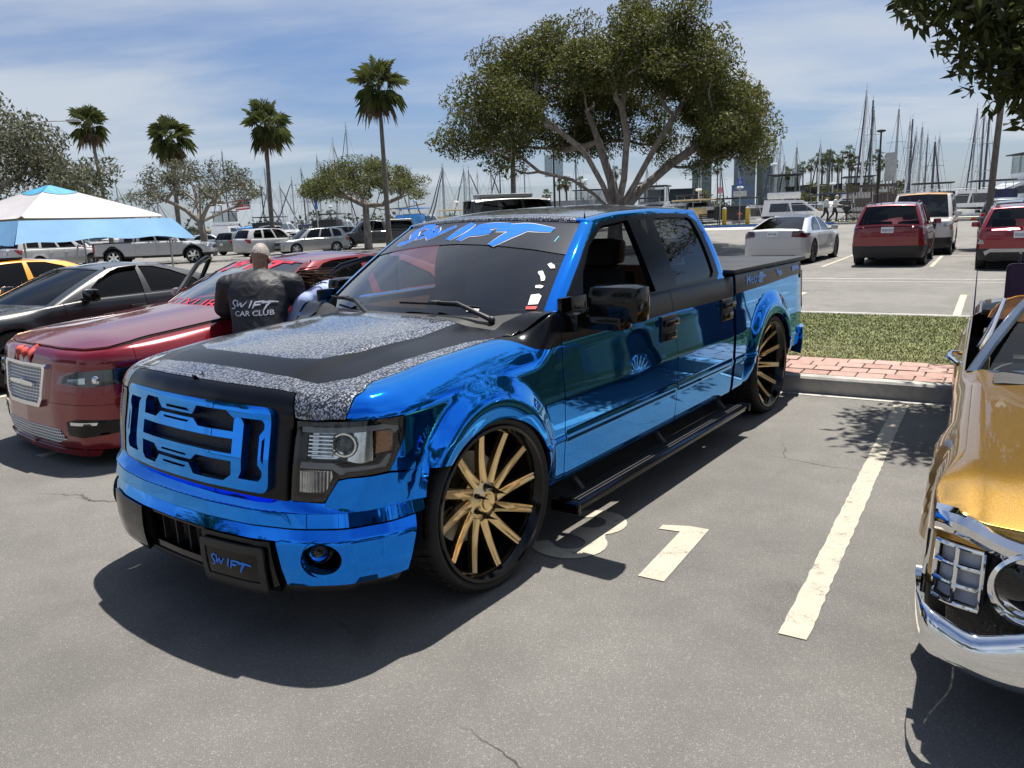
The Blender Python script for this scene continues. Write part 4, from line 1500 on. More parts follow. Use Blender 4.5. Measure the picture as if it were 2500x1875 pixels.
# ================================================================== car builder
RIMS = M('alloy_silver', (.50, .50, .51), .28, .9, var=.15)
RIMD = M('alloy_dark', (.05, .05, .052), .3, .6, var=.2)
HEADL = M('headlamp_cluster', (.42, .43, .44), .14, .55, coat=1.0, var=.5, vs=22)
CLAD = M('grey_cladding', (.022, .022, .023), .6, var=.2, vs=12, bump=.06, bs=200)
GRILLE = M('grille_black', (.01, .01, .011), .35, var=.3, vs=50, bump=.5, bs=60)
CABIN = M('cabin_dark', (.02, .02, .021), .7, var=.3, vs=4)
_wheel_cache = {}
def wheel_mesh(r, rr, w, style, lod):
    key = (round(r, 3), round(rr, 3), style, lod)
    if key in _wheel_cache: return _wheel_cache[key]
    n = (48, 32, 20)[lod]
    t = MB().lathe([(rr - .01, -.01), (rr + .01, .004), (r - .03, .010), (r - .008, -.004), (r, -.025), (r, -w + .025), (r - .02, -w), (rr, -w)], n=n, axis='Y')
    tm = t.mesh('wheel', 30); tm.materials.append(RUBBER)
    q = MB()
    q.lathe([(rr + .004, .004), (rr - .008, .008), (rr - .02, -.01), (rr - .03, -.06), (rr - .035, -w)], n=n, axis='Y')
    ns = {'five': 5, 'ten': 10, 'multi': 14, 'six': 6, 'wire': 20}[style]
    for k in range(ns):
        a = 2 * PI * k / ns
        wd = {'five': .055, 'ten': .026, 'multi': .016, 'six': .05, 'wire': .008}[style]
        pts = []
        for rad, hw_, y in ((.05, wd * 1.15, -.030), (rr - .012, wd * .72, -.012)):
            for dy in (-.03, 0):
                for s in (-1, 1):
                    pts.append((rad * math.cos(a) - s * hw_ * math.sin(a), y + dy, rad * math.sin(a) + s * hw_ * math.cos(a)))
        q.add(pts, [(2, 3, 7, 6), (0, 2, 6, 4), (1, 5, 7, 3), (0, 4, 5, 1)])
    q.lathe([(.0001, -.018), (.05, -.02), (.07, -.035), (.075, -.07)], n=20, axis='Y')
    rm = q.mesh('rim', 35)
    b = MB().lathe([(.0001, -.11), (rr - .02, -.11)], n=24, axis='Y').mesh('wheel_back'); b.materials.append(DARK)
    _wheel_cache[key] = (tm, rm, b)
    return _wheel_cache[key]

def put_wheel(par, cx, yface, sg, r, rr, w, style, lod, rim_mat, steer=0.0):
    tm, rm, bk = wheel_mesh(r, rr, w, style, lod)
    key = rm.name + rim_mat.name
    o = bpy.data.objects.new('wheel', tm); COL.objects.link(o); o.parent = par
    o.matrix_local = Matrix.Translation((cx, yface * sg, r)) @ Matrix.Rotation(steer, 4, 'Z') @ (Matrix.Identity(4) if sg > 0 else Matrix.Rotation(PI, 4, 'Z')) @ Matrix.Rotation(rng.uniform(0, 6), 4, 'Y')
    if key not in _wheel_cache:
        m2 = rm.copy(); m2.name = 'rim'; m2.materials.clear(); m2.materials.append(rim_mat); _wheel_cache[key] = m2
    a = bpy.data.objects.new('rim', _wheel_cache[key]); COL.objects.link(a); a.parent = o
    b = bpy.data.objects.new('wheel_back', bk); COL.objects.link(b); b.parent = o
    return o

def text_mesh(txt, size=1.0, bold=False):
    """flat lettering as triangles in x,y"""
    cu = bpy.data.curves.new('t', 'FONT'); cu.body = txt; cu.size = size; cu.align_x = 'CENTER'; cu.align_y = 'CENTER'
    if bold: cu.offset = size * .012
    cu.resolution_u = 3
    ob = bpy.data.objects.new('t', cu); COL.objects.link(ob)
    dg = bpy.context.evaluated_depsgraph_get(); dg.update()
    me = ob.evaluated_get(dg).to_mesh()
    v = [tuple(p.co) for p in me.vertices]; f = [tuple(p.vertices) for p in me.polygons]
    ob.evaluated_get(dg).to_mesh_clear()
    bpy.data.objects.remove(ob); bpy.data.curves.remove(cu)
    return v, f

def lettering(name, txt, size, place, mat, par, bold=False, sx=1.0):
    v, f = text_mesh(txt, size, bold)
    me = mesh_raw(name, [tuple(place(p[0] * sx, p[1])) for p in v], f, smooth=False)
    return link(name, me, par, mat)

def make_car(name, label, cat, pos, yaw, s, group=None):
    """pos: where the middle of the wheelbase stands; s: dict of dimensions and looks"""
    g_ = lambda k, d=None: s.get(k, d)
    lod = g_('lod', 2)
    res = (.04, .075, .13)[lod]
    L, W, H, wb, fo = s['L'], s['W'], s['H'], s['wb'], s['fo']
    xF = wb / 2 + fo; xR = xF - L; hw = W / 2
    gc = g_('gc', .20); r = g_('r', .33); ra = r + g_('gap', .055)
    root = thing(name, label, cat, (pos[0], pos[1], pos[2] if len(pos) > 2 else gz(pos[0], pos[1])), yaw, group)
    paint = s['paint']
    nb = g_('nose', 1.0); tb_ = g_('tail', 1.0)
    plan = [(xF, 0), (xF - .03 * nb, .45 * hw), (xF - .12 * nb, .74 * hw), (xF - .30 * nb, .92 * hw), (xF - .55 * nb, .982 * hw), (xF - .95 * nb, hw),
            (xR + .9 * tb_, hw), (xR + .48 * tb_, .985 * hw), (xR + .20 * tb_, .94 * hw), (xR + .07 * tb_, .78 * hw), (xR + .02 * tb_, .45 * hw), (xR, 0)]
    zs = smooth([(xF + (a - 0) if False else a, b) for a, b in [(q[0], q[1]) for q in s['top']]], g_('topw', .18))
    crown = g_('crown', .05)
    def g(x, y):
        return zs(x) + crown * (1 - np.clip(np.abs(y) / hw, 0, 1) ** 2) + (s['gx'](x, y) if 'gx' in s else 0)
    z1 = g_('z1', .60)
    xw, xb = s['ws'][0], s['rg'][0]
    bf, br_ = g_('Afront', .10), g_('Arear', .07)
    def A(x, u):
        a = bf + (g_('Ahood', .15) - bf) * sstep(xF - .25, xF - .6, x)
        a = a + (g_('Abelt', .055) - a) * sstep(xw + .25, xw - .05, x)
        a = a + (g_('Adeck', .10) - a) * sstep(xb + .15, xb - .15, x)
        return a + (br_ - a) * sstep(xR + .25, xR + .08, x)
    dsec = smooth([(gc - .05, -.075), (gc + .03, -.045), (gc + .15, -.012), (z1 * .72, 0.0), (z1, -.012)], .05)
    fl = g_('flare', .012)
    xa, xr_ = wb / 2, -wb / 2
    def extra(x, z, u):
        e = 0
        for cx in (xa, xr_):
            q = np.sqrt((x - cx) ** 2 + np.maximum(z - r, 0) ** 2)
            e = e + fl * sstep(ra + .14, ra + .02, q)
        c = g_('crease')
        if c: e = e - c[1] * sstep(c[0] + .03, c[0] - .03, z) + c[1]*0
        return e
    sh = Shell(plan, z1, A, g, lambda x, z: dsec(z), extra, rake=g_('rake', .25), rrake=g_('rrake', .15), w=.10)
    X = sh.sx
    T1 = z1 + .1985
    mats = [paint, s.get('clad', paint)]
    clad = 'clad' in s
    def regs(x0, x1):
        if not clad: return []
        o = [([(X(x0) - .5, gc - .2), (X(x0) - .5, gc + g_('cladh', .13)), (X(x1) + .5, gc + g_('cladh', .13)), (X(x1) + .5, gc - .2)], 1)]
        for cx in (xa, xr_):
            rr_ = ra + .065
            o.append(([(X(cx + rr_ * math.cos(R(a))), r + rr_ * math.sin(R(a))) for a in range(-30, 211, 12)], 1))
        return o
    dx0, dx1, dx2 = s['doors']
    zb = g_('zbump', .50)           # bumper / fender seam
    def arc(cx, a0, a1, n=16): return [(X(cx + ra * math.cos(R(a0 + (a1 - a0) * i / n))), r + ra * math.sin(R(a0 + (a1 - a0) * i / n))) for i in range(n + 1)]
    aL = math.degrees(math.asin(max(-.9, min(.9, (gc + .02 - r) / ra))))
    aB = math.degrees(math.asin(max(-.9, min(.9, (zb - r) / ra))))
    hf = X(xF - g_('hoodcut', .42) * nb)                      # where the nose panel ends and the fender starts
    kw = dict(res=res, thick=.02)
    # fender
    fo_ = [(hf + .004, zb + .003), (hf + .004, T1), (X(dx0), T1), (X(dx0), gc)] + [(X(xa - ra * math.cos(R(aL))), gc)][:0] + arc(xa, 180 - aL, aB)
    panel('fender', root, mats, fo_, sh.fn, both=True, regions=regs(xa + 1, dx0), **kw)
    # doors
    gp = .005 if lod < 2 else .008
    if dx1 is not None:
        panel('front_door', root, mats, [(X(dx0) + gp, gc), (X(dx0) + gp, T1), (X(dx1) - gp, T1), (X(dx1) - gp, gc)], sh.fn, both=True, regions=regs(dx0, dx1), **kw)
        ra0 = xr_ + ra
        if dx2 < ra0 + .02:
            # rear door cut by the arch
            xa2 = max(dx2, xr_ - ra + .02)
            a_end = math.degrees(math.acos(max(-1, min(1, (dx2 - xr_) / ra))))
            ar = [(X(xr_ + ra * math.cos(R(a))), r + ra * math.sin(R(a))) for a in np.linspace(a_end, aL, 12)]
            zt_ = r + ra * math.sin(R(a_end))
            panel('rear_door', root, mats, [(X(dx1) + gp, gc), (X(dx1) + gp, T1), (X(dx2) - gp, T1)] + ar + [(X(ra0), gc)][:0], sh.fn, both=True, regions=regs(dx1, dx2), **kw)
            qa = [(X(xr_ + ra * math.cos(R(a))), r + ra * math.sin(R(a))) for a in np.linspace(180 - aB, a_end + 1.0, 14)]
            q_o = [(X(dx2) + gp, T1)] + [(g_('qend_s', None) or sh.sy(hw * .93, True), T1), (sh.sy(hw * .93, True), zb + .003)] + qa
        else:
            panel('rear_door', root, mats, [(X(dx1) + gp, gc), (X(dx1) + gp, T1), (X(dx2) - gp, T1), (X(dx2) - gp, gc)], sh.fn, both=True, regions=regs(dx1, dx2), **kw)
            qa = arc(xr_, 180 - aB, aL)
            q_o = [(X(dx2) + gp, gc), (X(dx2) + gp, T1), (sh.sy(hw * .93, True), T1), (sh.sy(hw * .93, True), zb + .003)] + qa
        panel('rear_quarter', root, mats, q_o, sh.fn, both=True, regions=regs(dx2, xR), **kw)
    # front: nose and bumper
    nose_o = [(-hf, zb + .003), (hf, zb + .003), (hf, T1), (-hf, T1)]
    panel('nose_panel', root, paint, nose_o, sh.fn, **kw)
    abx = X(xa + ra * math.cos(R(aB)))
    fbm = [(-X(xa + ra + .0) + .0, gc + .02)]
    al = [(X(xa + ra * math.cos(R(a))), r + ra * math.sin(R(a))) for a in np.linspace(aB, aL, 8)]
    fb_o = [(-p[0], p[1]) for p in al] + [(p[0], p[1]) for p in al[::-1]]
    bmats = [g_('bumper', paint), s.get('clad', paint)]
    breg = [([(-9, gc - .2), (-9, gc + g_('cladf', .16)), (9, gc + g_('cladf', .16)), (9, gc - .2)], 1)] if clad else []
    panel('front_bumper', root, bmats, fb_o[::-1] if False else fb_o, sh.fn, regions=breg, **kw)
    # rear bumper and tail panel
    Lc = sh.c.L
    al = [(X(xr_ - ra * math.cos(R(a))), r + ra * math.sin(R(a))) for a in np.linspace(aL, aB, 8)]
    rb_o = [(2 * Lc - p[0], p[1]) for p in al] + [(p[0], p[1]) for p in al[::-1]]
    breg = [([(0, gc - .2), (0, gc + g_('cladr', .16)), (19, gc + g_('cladr', .16)), (19, gc - .2)], 1)] if clad else []
    panel('rear_bumper', root, bmats, rb_o, sh.fn, regions=breg, **kw)
    sq = sh.sy(hw * .93, True) + gp
    panel('tail_panel', root, paint, [(sq, zb + .003), (sq, T1), (2 * Lc - sq, T1), (2 * Lc - sq, zb + .003)], sh.fn, **kw)
    # hood
    uu = np.linspace(0, X(xw - .10), 50)
    tp = sh.top(uu)
    ho = [(float(p[0]), float(p[1])) for p in tp]
    xe = ho[-1][0]
    ho = ho + [(-q[0] if False else q[0], -q[1]) for q in ho[::-1] if q[1] > 1e-3]
    panel('hood', root, g_('hoodmat', paint), ho, lambda x, y: (x, y, g(x, y)), res=res * 1.3, thick=.015)
    # greenhouse
    zw = float(g(xw, 0)); yb = hw - .065
    wsx, wst = s['ws']; rgx, rgt = s['rg']
    ybr = g_('ybase_r', yb)
    yr = g_('yroof', hw * .68)
    zrf = s['zroof'] if 'zroof' in s else (H - .07, H - .05)
    bowx = g_('wsbow', .16); bowr = g_('rgbow', .10)
    base = dict(f=(wsx + bowx, float(g(wsx + bowx, 0)) - .01), fc=(wsx - .10, yb, float(g(wsx - .10, yb))), rc=(rgx + .06, ybr, float(g(rgx + .06, ybr))), r=(rgx - bowr, float(g(rgx - bowr, 0))), bulge=.015)
    roof = dict(f=(wst + bowx * .4, H - .03 - (.03)), fc=(wst, yr, zrf[0]), rc=(rgt, g_('yroof_r', yr), zrf[1]), r=(rgt - bowr * .4, zrf[1] + .03), arch=H - max(zrf) - .04, bulge=.01)
    xm = (wst + rgt) / 2
    zrm = smooth([(wst + .4, zrf[0] - .02), (wst, zrf[0] + .035), (xm, H), (rgt, zrf[1] + .035), (rgt - .4, zrf[1] - .02)], .35)
    def groof(x, y): return zrm(x) - .045 * (np.abs(y) / yr) ** 2.2
    hs = House(base, roof, groof, bow=g_('bow', .018), w=.07, A=.06)
    wins = s['wins']
    hmats = [g_('roofside', paint), g_('pillar', BLACK_GLOSS)]
    regs_h = [(p, 1) for p in g_('blackout', [])]
    tws = g_('tws', .90); trg = g_('trg', 2.10)
    panel('cab_frame', root, hmats, [(tws, -.06), (tws, 1.195), (trg, 1.195), (trg, -.06)], hs.fn, both=True, res=res * .7, resv=res * 1.6, holes=wins, regions=regs_h, thick=.03)
    gl = g_('glass', GLASS_TINT)
    for i, wp in enumerate(wins):
        panel('side_window', root, g_('glass_front', gl) if i == 0 else gl, wp, hs.fn, both=True, res=.1, resv=.2, off=-.010, rim=False)
    panel('roof_front', root, g_('roofmat', paint), [(-tws, .98), (tws, .98), (tws, 1.195), (-tws, 1.195)], hs.fn, res=res, resv=res * 2, thick=.02)
    panel('windscreen', root, g_('wsglass', GLASS_MID), [(-tws - .01, -.05), (tws + .01, -.05), (tws + .01, .99), (-tws - .01, .99)], hs.fn, res=res, resv=res * 2, off=-.006, rim=False)
    if g_('rearglass', True):
        rh = g_('rgh', (.08, .96))
        panel('rear_window', root, g_('rgglass', gl), [(trg - .01, rh[0] - .01), (trg - .01, rh[1] + .01), (6.01 - trg, rh[1] + .01), (6.01 - trg, rh[0] - .01)], hs.fn, res=res, resv=res * 2, off=-.006, rim=False)
        panel('rear_frame', root, g_('roofmat', paint), [(trg, rh[1]), (6 - trg, rh[1]), (6 - trg, 1.195), (trg, 1.195)][::-1], hs.fn, res=res, resv=res * 2, thick=.02)
        panel('rear_sill', root, paint, [(trg, -.06), (6 - trg, -.06), (6 - trg, rh[0]), (trg, rh[0])], hs.fn, res=res, resv=res * 2, thick=.02)
    panel('roof', root, g_('roofmat', paint), hs.top_poly(70), lambda x, y: (x, y, groof(x, y) + .0005), res=res * 1.6, thick=.01)
    # deck behind the rear glass
    if not g_('open_bed'):
        uu = np.linspace(X(rgx + .02), Lc, 50)
        tp = sh.top(uu)
        do = [(float(p[0]), float(p[1])) for p in tp]
        do = do + [(q[0], -q[1]) for q in do[::-1] if q[1] > 1e-3]
        panel('boot_lid', root, paint, do, lambda x, y: (x, y, g(x, y)), res=res * 1.3, thick=.015)
    # lamps, grille and other patches on the skin: list of (name, material, polygon in (y or x, z), both)
    for it_ in g_('patches', []):
        nm, mt, poly, kind = it_[:4]
        off = it_[4] if len(it_) > 4 else .006
        if kind == 'fs':      # front, given by y -> s, both sides
            q = [(sh.sy(a * hw), b) for a, b in poly]
            panel(nm, root, mt, q, sh.fn, both=True, res=res * .7, off=off, thick=.015)
        elif kind == 'fc':    # front centre, symmetric polygon in y
            q = [(math.copysign(sh.sy(abs(a) * hw), a), b) for a, b in poly]
            panel(nm, root, mt, q, sh.fn, res=res * .7, off=off, thick=.015)
        elif kind == 'x':     # by x along the side, both
            q = [(X(a), b) for a, b in poly]
            panel(nm, root, mt, q, sh.fn, both=True, res=res * .7, off=off, thick=.015)
        elif kind == 's':     # by raw s fraction from the rear corner: a = distance back from sy(.93) 
            q = [(sh.sy(hw * .93, True) + a, b) for a, b in poly]
            panel(nm, root, mt, q, sh.fn, both=True, res=res * .7, off=off, thick=.015)
        elif kind == 'rc':    # rear centre
            q = [(Lc + a, b) for a, b in poly]
            panel(nm, root, mt, q, sh.fn, res=res * .7, off=off, thick=.012)
        elif kind == 'sf':    # by raw s distance from hf, front
            q = [(hf + a, b) for a, b in poly]
            panel(nm, root, mt, q, sh.fn, both=True, res=res * .7, off=off, thick=.015)
    # plates
    for end, txt in g_('plates', []):
        zc_ = g_('plate_z', (.55, .80))[0 if end == 'f' else 1]
        u = 0.0 if end == 'f' else Lc
        p, n = fn_normals(sh.fn, np.array([u]), np.array([zc_]))
        n = Vector(n[0]); p = Vector(p[0]) + n * .02
        up = Vector((0, 0, 1)); up = (up - n * up.dot(n)).normalized(); rt = up.cross(n)
        Mx = Matrix((rt, up, n)).transposed()
        po = MB().box(p, (.305, .155, .012), rot=Mx, bev=.004).build('number_plate', PLATE, root)
        if txt:
            lettering('plate_number', txt, .085, lambda a, b: p + rt * a + up * (b - .012) + n * .0075, INK, po, True, .78)
    # mirrors
    mx_ = g_('mirror', (wsx - .42, float(g(wsx - .42, hw)) + .10))
    mmat = g_('mirrormat', paint)
    for sg in (1, -1):
        m = MB().box((mx_[0], sg * (hw + .085), mx_[1]), (.13, .21, .14), bev=.045)
        mo = m.build('door_mirror', mmat, root)
        MB().box((mx_[0], sg * (hw - .02), mx_[1] - .05), (.09, .14, .04), bev=.012).build('mirror_arm', BLACK_PLASTIC, mo)
    # handles
    if lod < 2 and dx1 is not None:
        for xh in g_('handles', (dx1 + .12, dx2 + .16)):
            for sg in (1, -1):
                MB().box((xh, sg * (hw + .004), g_('handle_z', z1 + .06)), (.20, .03, .03), bev=.012).build('door_handle', g_('handlemat', paint), root)
    # wheels
    wy = hw - g_('inset', .015)
    for cx in (xa, xr_):
        for sg in (1, -1):
            put_wheel(root, cx, wy, sg, r, g_('rr', r * .68), g_('tw', .22), g_('rim', 'five'), lod, g_('rimmat', RIMS))
    # dark inside and below
    ub = MB()
    ub.box(((xF + xR) / 2, 0, gc + .10), (L - .75, W - .50, .14))
    ub.box((xa, 0, .45), (1.15, W - .62, .35)); ub.box((xr_, 0, .45), (1.1, W - .62, .35))
    ub.build('underbody', DARK, root)
    for cx in (xa, xr_):
        for sg in (1, -1):
            ww = MB()
            v = []; f = []
            n = 12
            for i in range(n + 1):
                a = R(-15 + 210 * i / n)
                v += [(cx + (ra + .02) * math.cos(a), sg * (hw - .03), r + (ra + .02) * math.sin(a)), (cx + (ra + .02) * math.cos(a), sg * (hw - .33), r + (ra + .02) * math.sin(a))]
            for i in range(n): f.append((2 * i, 2 * i + 1, 2 * i + 3, 2 * i + 2))
            f.append(tuple(range(1, 2 * n + 2, 2)))
            ww.add(v, f)
            ww.build('wheel_well', DARK, root)
    it = MB()
    xc0, xc1 = wsx - .2, rgx + .25
    it.box(((xc0 + xc1) / 2, 0, .42), (xc0 - xc1, W - .30, .10))
    it.build('cabin_floor', CABIN, root)
    MB().box((wsx - .10, 0, zw - .10), (.55, W - .34, .16), bev=.05).build('dashboard', CABIN, root)
    for xs in g_('seats', ((wsx - .95, 2), (wsx - 1.80, 3))):
        for k in range(2):
            y = (-.36, .36)[k]
            st = MB()
            st.box((xs[0], y, min(.58, H * .39)), (.5, .50, .16), bev=.05)
            st.box((xs[0] - .26, y, min(.90, H - .56)), (.14, .50, .56), rot=Matrix.Rotation(R(-14), 3, 'Y'), bev=.06)
            st.box((xs[0] - .36, y, min(1.30, H - .27)), (.10, .25, .17), rot=Matrix.Rotation(R(-14), 3, 'Y'), bev=.045)
            st.build('seat', g_('seatmat', SEATBLK), root)
    return dict(root=root, sh=sh, hs=hs, g=g, hf=hf, X=X, xF=xF, xR=xR, hw=hw, T1=T1, groof=groof, xa=xa, xr=xr_, r=r)

# ================================================================== car kinds
def k_suv(L, W, H, wb, fo, paint, **k):
    xF = wb / 2 + fo; xR = xF - L
    zb = k.pop('belt', H * .60); zh = k.pop('hoodz', H * .52)
    wx = k.pop('wx', xF - L * .245); wt = k.pop('wt', wx - .78)
    rx = k.pop('rx', xR + .14); rt = k.pop('rt', xR + .50)
    z1 = k.pop('z1', zh * .88)
    zl = k.pop('zl', z1 - .03); zt = k.pop('zt', zb - .10)
    d = dict(L=L, W=W, H=H, wb=wb, fo=fo, paint=paint, gc=.22, r=.345, z1=z1, topw=.16,
             top=[(xF + .2, zh - .12), (xF, zh - .06), (xF - .35, zh + .01), (wx + .1, zb - .04), (wx - .4, zb), (xR, zb + .02)],
             ws=(wx, wt), rg=(rx, rt), doors=(wx - .22, wx - 1.22, wx - 2.10), zroof=(H - .10, H - .11), yroof=W / 2 * .72,
             Arear=.05, Adeck=.05, crown=.035, zbump=.56, rgbow=.05, rake=.12, rrake=.10, nose=.8, tail=.7,
             wins=[[(1.10, .08), (1.075, .62), (1.10, .90), (1.16, .95), (1.35, .955), (1.37, .08)],
                   [(1.41, .08), (1.39, .955), (1.62, .95), (1.66, .08)],
                   [(1.70, .10), (1.68, .945), (1.84, .92), (1.90, .60), (1.88, .12)]],
             patches=[('headlight', HEADL, [(-.36, zl - .06), (-.38, zl + .04), (.16, zl + .05), (.22, zl + .01), (.02, zl - .05)], 'sf'),
                      ('grille', GRILLE, [(-.52, zl - .14), (-.55, zl + .05), (.55, zl + .05), (.52, zl - .14)], 'fc', .008),
                      ('lower_grille', GRILLE, [(-.60, .30), (-.62, .42), (.62, .42), (.60, .30)], 'fc', .004),
                      ('tail_light', REDLENS, [(-.16, zt - .17), (-.22, zt + .02), (-.10, zt + .06), (.26, zt + .06), (.26, zt - .02), (.06, zt - .10)], 's')],
             plate_z=(.50, zt - .12))
    ex = k.pop('more', [])
    d.update(k); d['patches'] = d['patches'] + ex
    return d

def k_sedan(L, W, H, wb, fo, paint, **k):
    xF = wb / 2 + fo; xR = xF - L
    zb = k.pop('belt', H * .655); zh = k.pop('hoodz', H * .56); zd = k.pop('deck', zb + .03)
    wx = k.pop('wx', xF - L * .275); wt = k.pop('wt', wx - .72)
    rx = k.pop('rx', xR + L * .15); rt = k.pop('rt', xR + L * .285)
    z1 = k.pop('z1', zh * .90)
    zl = k.pop('zl', z1 - .05); zt = k.pop('zt', zd - .13)
    d = dict(L=L, W=W, H=H, wb=wb, fo=fo, paint=paint, gc=.15, r=.335, z1=z1, topw=.16,
             top=[(xF + .2, zh - .16), (xF, zh - .08), (xF - .35, zh), (wx + .1, zb - .05), (wx - .5, zb), (rx, zb + .01), (xR + .25, zd), (xR - .1, zd - .03)],
             ws=(wx, wt), rg=(rx, rt), doors=(wx - .20, wx - 1.18, wx - 1.98), zroof=(H - .08, H - .09), yroof=W / 2 * .66,
             Arear=.07, Adeck=.11, crown=.04, zbump=.46, rake=.20, rrake=.12, nose=1.0, tail=.9,
             wins=[[(1.12, .08), (1.085, .66), (1.13, .91), (1.20, .95), (1.44, .955), (1.45, .08)],
                   [(1.49, .08), (1.485, .955), (1.70, .94), (1.82, .78), (1.86, .40), (1.82, .08)]],
             patches=[('headlight', HEADL, [(-.34, zl - .04), (-.36, zl + .06), (.14, zl + .09), (.20, zl + .05), (.0, zl - .03)], 'sf'),
                      ('grille', GRILLE, [(-.40, zl - .14), (-.45, zl + .05), (.45, zl + .05), (.40, zl - .14)], 'fc', .008),
                      ('lower_grille', GRILLE, [(-.60, .20), (-.62, .33), (.62, .33), (.60, .20)], 'fc', .004),
                      ('tail_light', REDLENS, [(-.30, zt - .08), (-.34, zt + .05), (.34, zt + .05), (.34, zt - .05), (.0, zt - .08)], 's')],
             plate_z=(.42, zt - .08))
    ex = k.pop('more', [])
    d.update(k); d['patches'] = d['patches'] + ex
    return d

def k_pickup(L, W, H, wb, fo, paint, **k):
    cab = k.pop('cab', 2.35)
    d = k_suv(L, W, H, wb, fo, paint, **{kk: v for kk, v in k.items() if kk in ('belt', 'hoodz', 'z1', 'zl', 'zt')})
    xF = wb / 2 + fo; xR = xF - L
    wx = xF - 1.55
    rx = wx - cab
    zb = d['top'][-2][1]
    d.update(ws=(wx, wx - .72), rg=(rx, rx + .14), doors=(wx - .22, wx - 1.25, rx - .02), rgbow=.03, open_bed=True, r=.42, gc=.40, gap=.09, zbump=.62, nose=.6, tail=.35,
             wins=[[(1.10, .08), (1.075, .62), (1.10, .90), (1.16, .95), (1.50, .955), (1.51, .08)], [(1.555, .08), (1.55, .955), (1.88, .93), (1.93, .12), (1.90, .08)]],
             rim='six', Abelt=.05, Adeck=.04, plate_z=(.62, .70), inset=.03)
    d['top'] = [(a, b) for a, b in d['top'][:-1]] + [(xR, zb)]
    zt = zb - .16
    d['patches'] = [p for p in d['patches'] if p[0] != 'tail_light'] + [('tail_light', REDLENS, [(-.10, zt - .32), (-.10, zt + .06), (.10, zt + .06), (.10, zt - .32)], 's')]
    ex = k.pop('more', [])
    d.update({kk: v for kk, v in k.items() if kk not in ('belt', 'hoodz', 'z1', 'zl', 'zt')})
    d['patches'] = d['patches'] + ex
    return d

def bed_of(c, s, cap=None):
    """inside of a pickup bed, or a fibreglass cap over it"""
    rx = s['rg'][0] - .12; xR = c['xR']; hw = c['hw']; zb = float(c['g'](xR + .5, hw * .9))
    b = MB()
    b.box(((rx + xR) / 2, 0, zb - .50), (rx - xR - .10, 2 * hw - .20, .04))
    b.box((xR + .07, 0, zb - .25), (.06, 2 * hw - .2, .46))
    b.box((rx - .02, 0, zb - .25), (.05, 2 * hw - .2, .46))
    b.build('bed_floor', CLAD, c['root'])
    r_ = MB()
    for sg in (1, -1):
        r_.box(((rx + xR) / 2, sg * (hw - .075), zb + .015), (rx - xR - .06, .10, .03), bev=.01)
    r_.build('bed_rail', BLACK_PLASTIC, c['root'])
    if cap:
        hh = House(dict(f=(rx + .02, zb), fc=(rx, hw - .07, zb), rc=(xR + .08, hw - .07, zb), r=(xR + .02, zb)),
                   dict(f=(rx + .0, cap - .03), fc=(rx - .02, hw * .74, cap - .06), rc=(xR + .30, hw * .74, cap - .08), r=(xR + .28, cap - .05)),
                   lambda x, y: x * 0 + cap - .03 * (np.abs(y) / hw) ** 2, bow=.02, w=.05, A=.05)
        w = [[(1.08, .14), (1.08, .90), (1.90, .86), (1.92, .14)]]
        panel('bed_cap', c['root'], s['paint'], [(-.001, -.02), (-.001, 1.195), (3.001, 1.195), (3.001, -.02)], hh.fn, both=True, res=.07, resv=.2, holes=w)
        panel('cap_window', c['root'], GLASS_DARK, w[0], hh.fn, both=True, res=.1, resv=.3, off=-.01, rim=False)
        panel('cap_roof', c['root'], s['paint'], hh.top_poly(60), lambda x, y: (x, y, cap - .03 * (np.abs(y) / hw) ** 2 + .001), res=.15)

def roof_rails(c, s, mat=BLACK_PLASTIC, z=.05):
    wt, rt = s['ws'][1], s['rg'][1]
    for sg in (1, -1):
        y = s['yroof'] * .93 * sg
        zr = lambda x: float(c['groof'](x, y)) + z
        xs = np.linspace(wt - .15, rt + .05, 7)
        m = MB().tube([(xs[0] + .06, y, zr(xs[0]) - z)] + [(x, y, zr(x)) for x in xs] + [(xs[-1] - .06, y, zr(xs[-1]) - z)], .016, 6)
        m.build('roof_rail', mat, c['root'])

P_WHITE = car_paint('paint_white', (.50, .50, .495))
P_PEARL = car_paint('paint_pearl_white', (.48, .49, .515))
P_BLACK = car_paint('paint_black', (.008, .009, .011), dust=.03)
P_SILVER = car_paint('paint_silver', (.42, .43, .42), .6, .3)
P_GREY = car_paint('paint_grey', (.115, .12, .125), .5, .3)
P_GREYGREEN = car_paint('paint_grey_green', (.15, .17, .15), .4, .3)
P_BLUEGREY = car_paint('paint_blue_grey', (.24, .29, .36), .4, .3)
P_RED = car_paint('paint_dark_red', (.20, .014, .022), .35, .3)
P_RED2 = car_paint('paint_cherry_red', (.26, .012, .025), .35, .3)
P_MAROON = car_paint('paint_maroon', (.21, .003, .010), .35, .20, flake=.10, dust=.0)
P_ORANGE = car_paint('paint_orange', (.82, .33, .015), .1, .3)
P_TAN = car_paint('paint_old_cream', (.62, .60, .54), 0, .6, dust=.35)
P_GREEN = car_paint('paint_dark_green', (.035, .075, .028), .3, .3)
P_NAVY = car_paint('paint_navy', (.012, .018, .035), .4, .3)

def facing(dyaw=0.0): return LOT + R(dyaw)

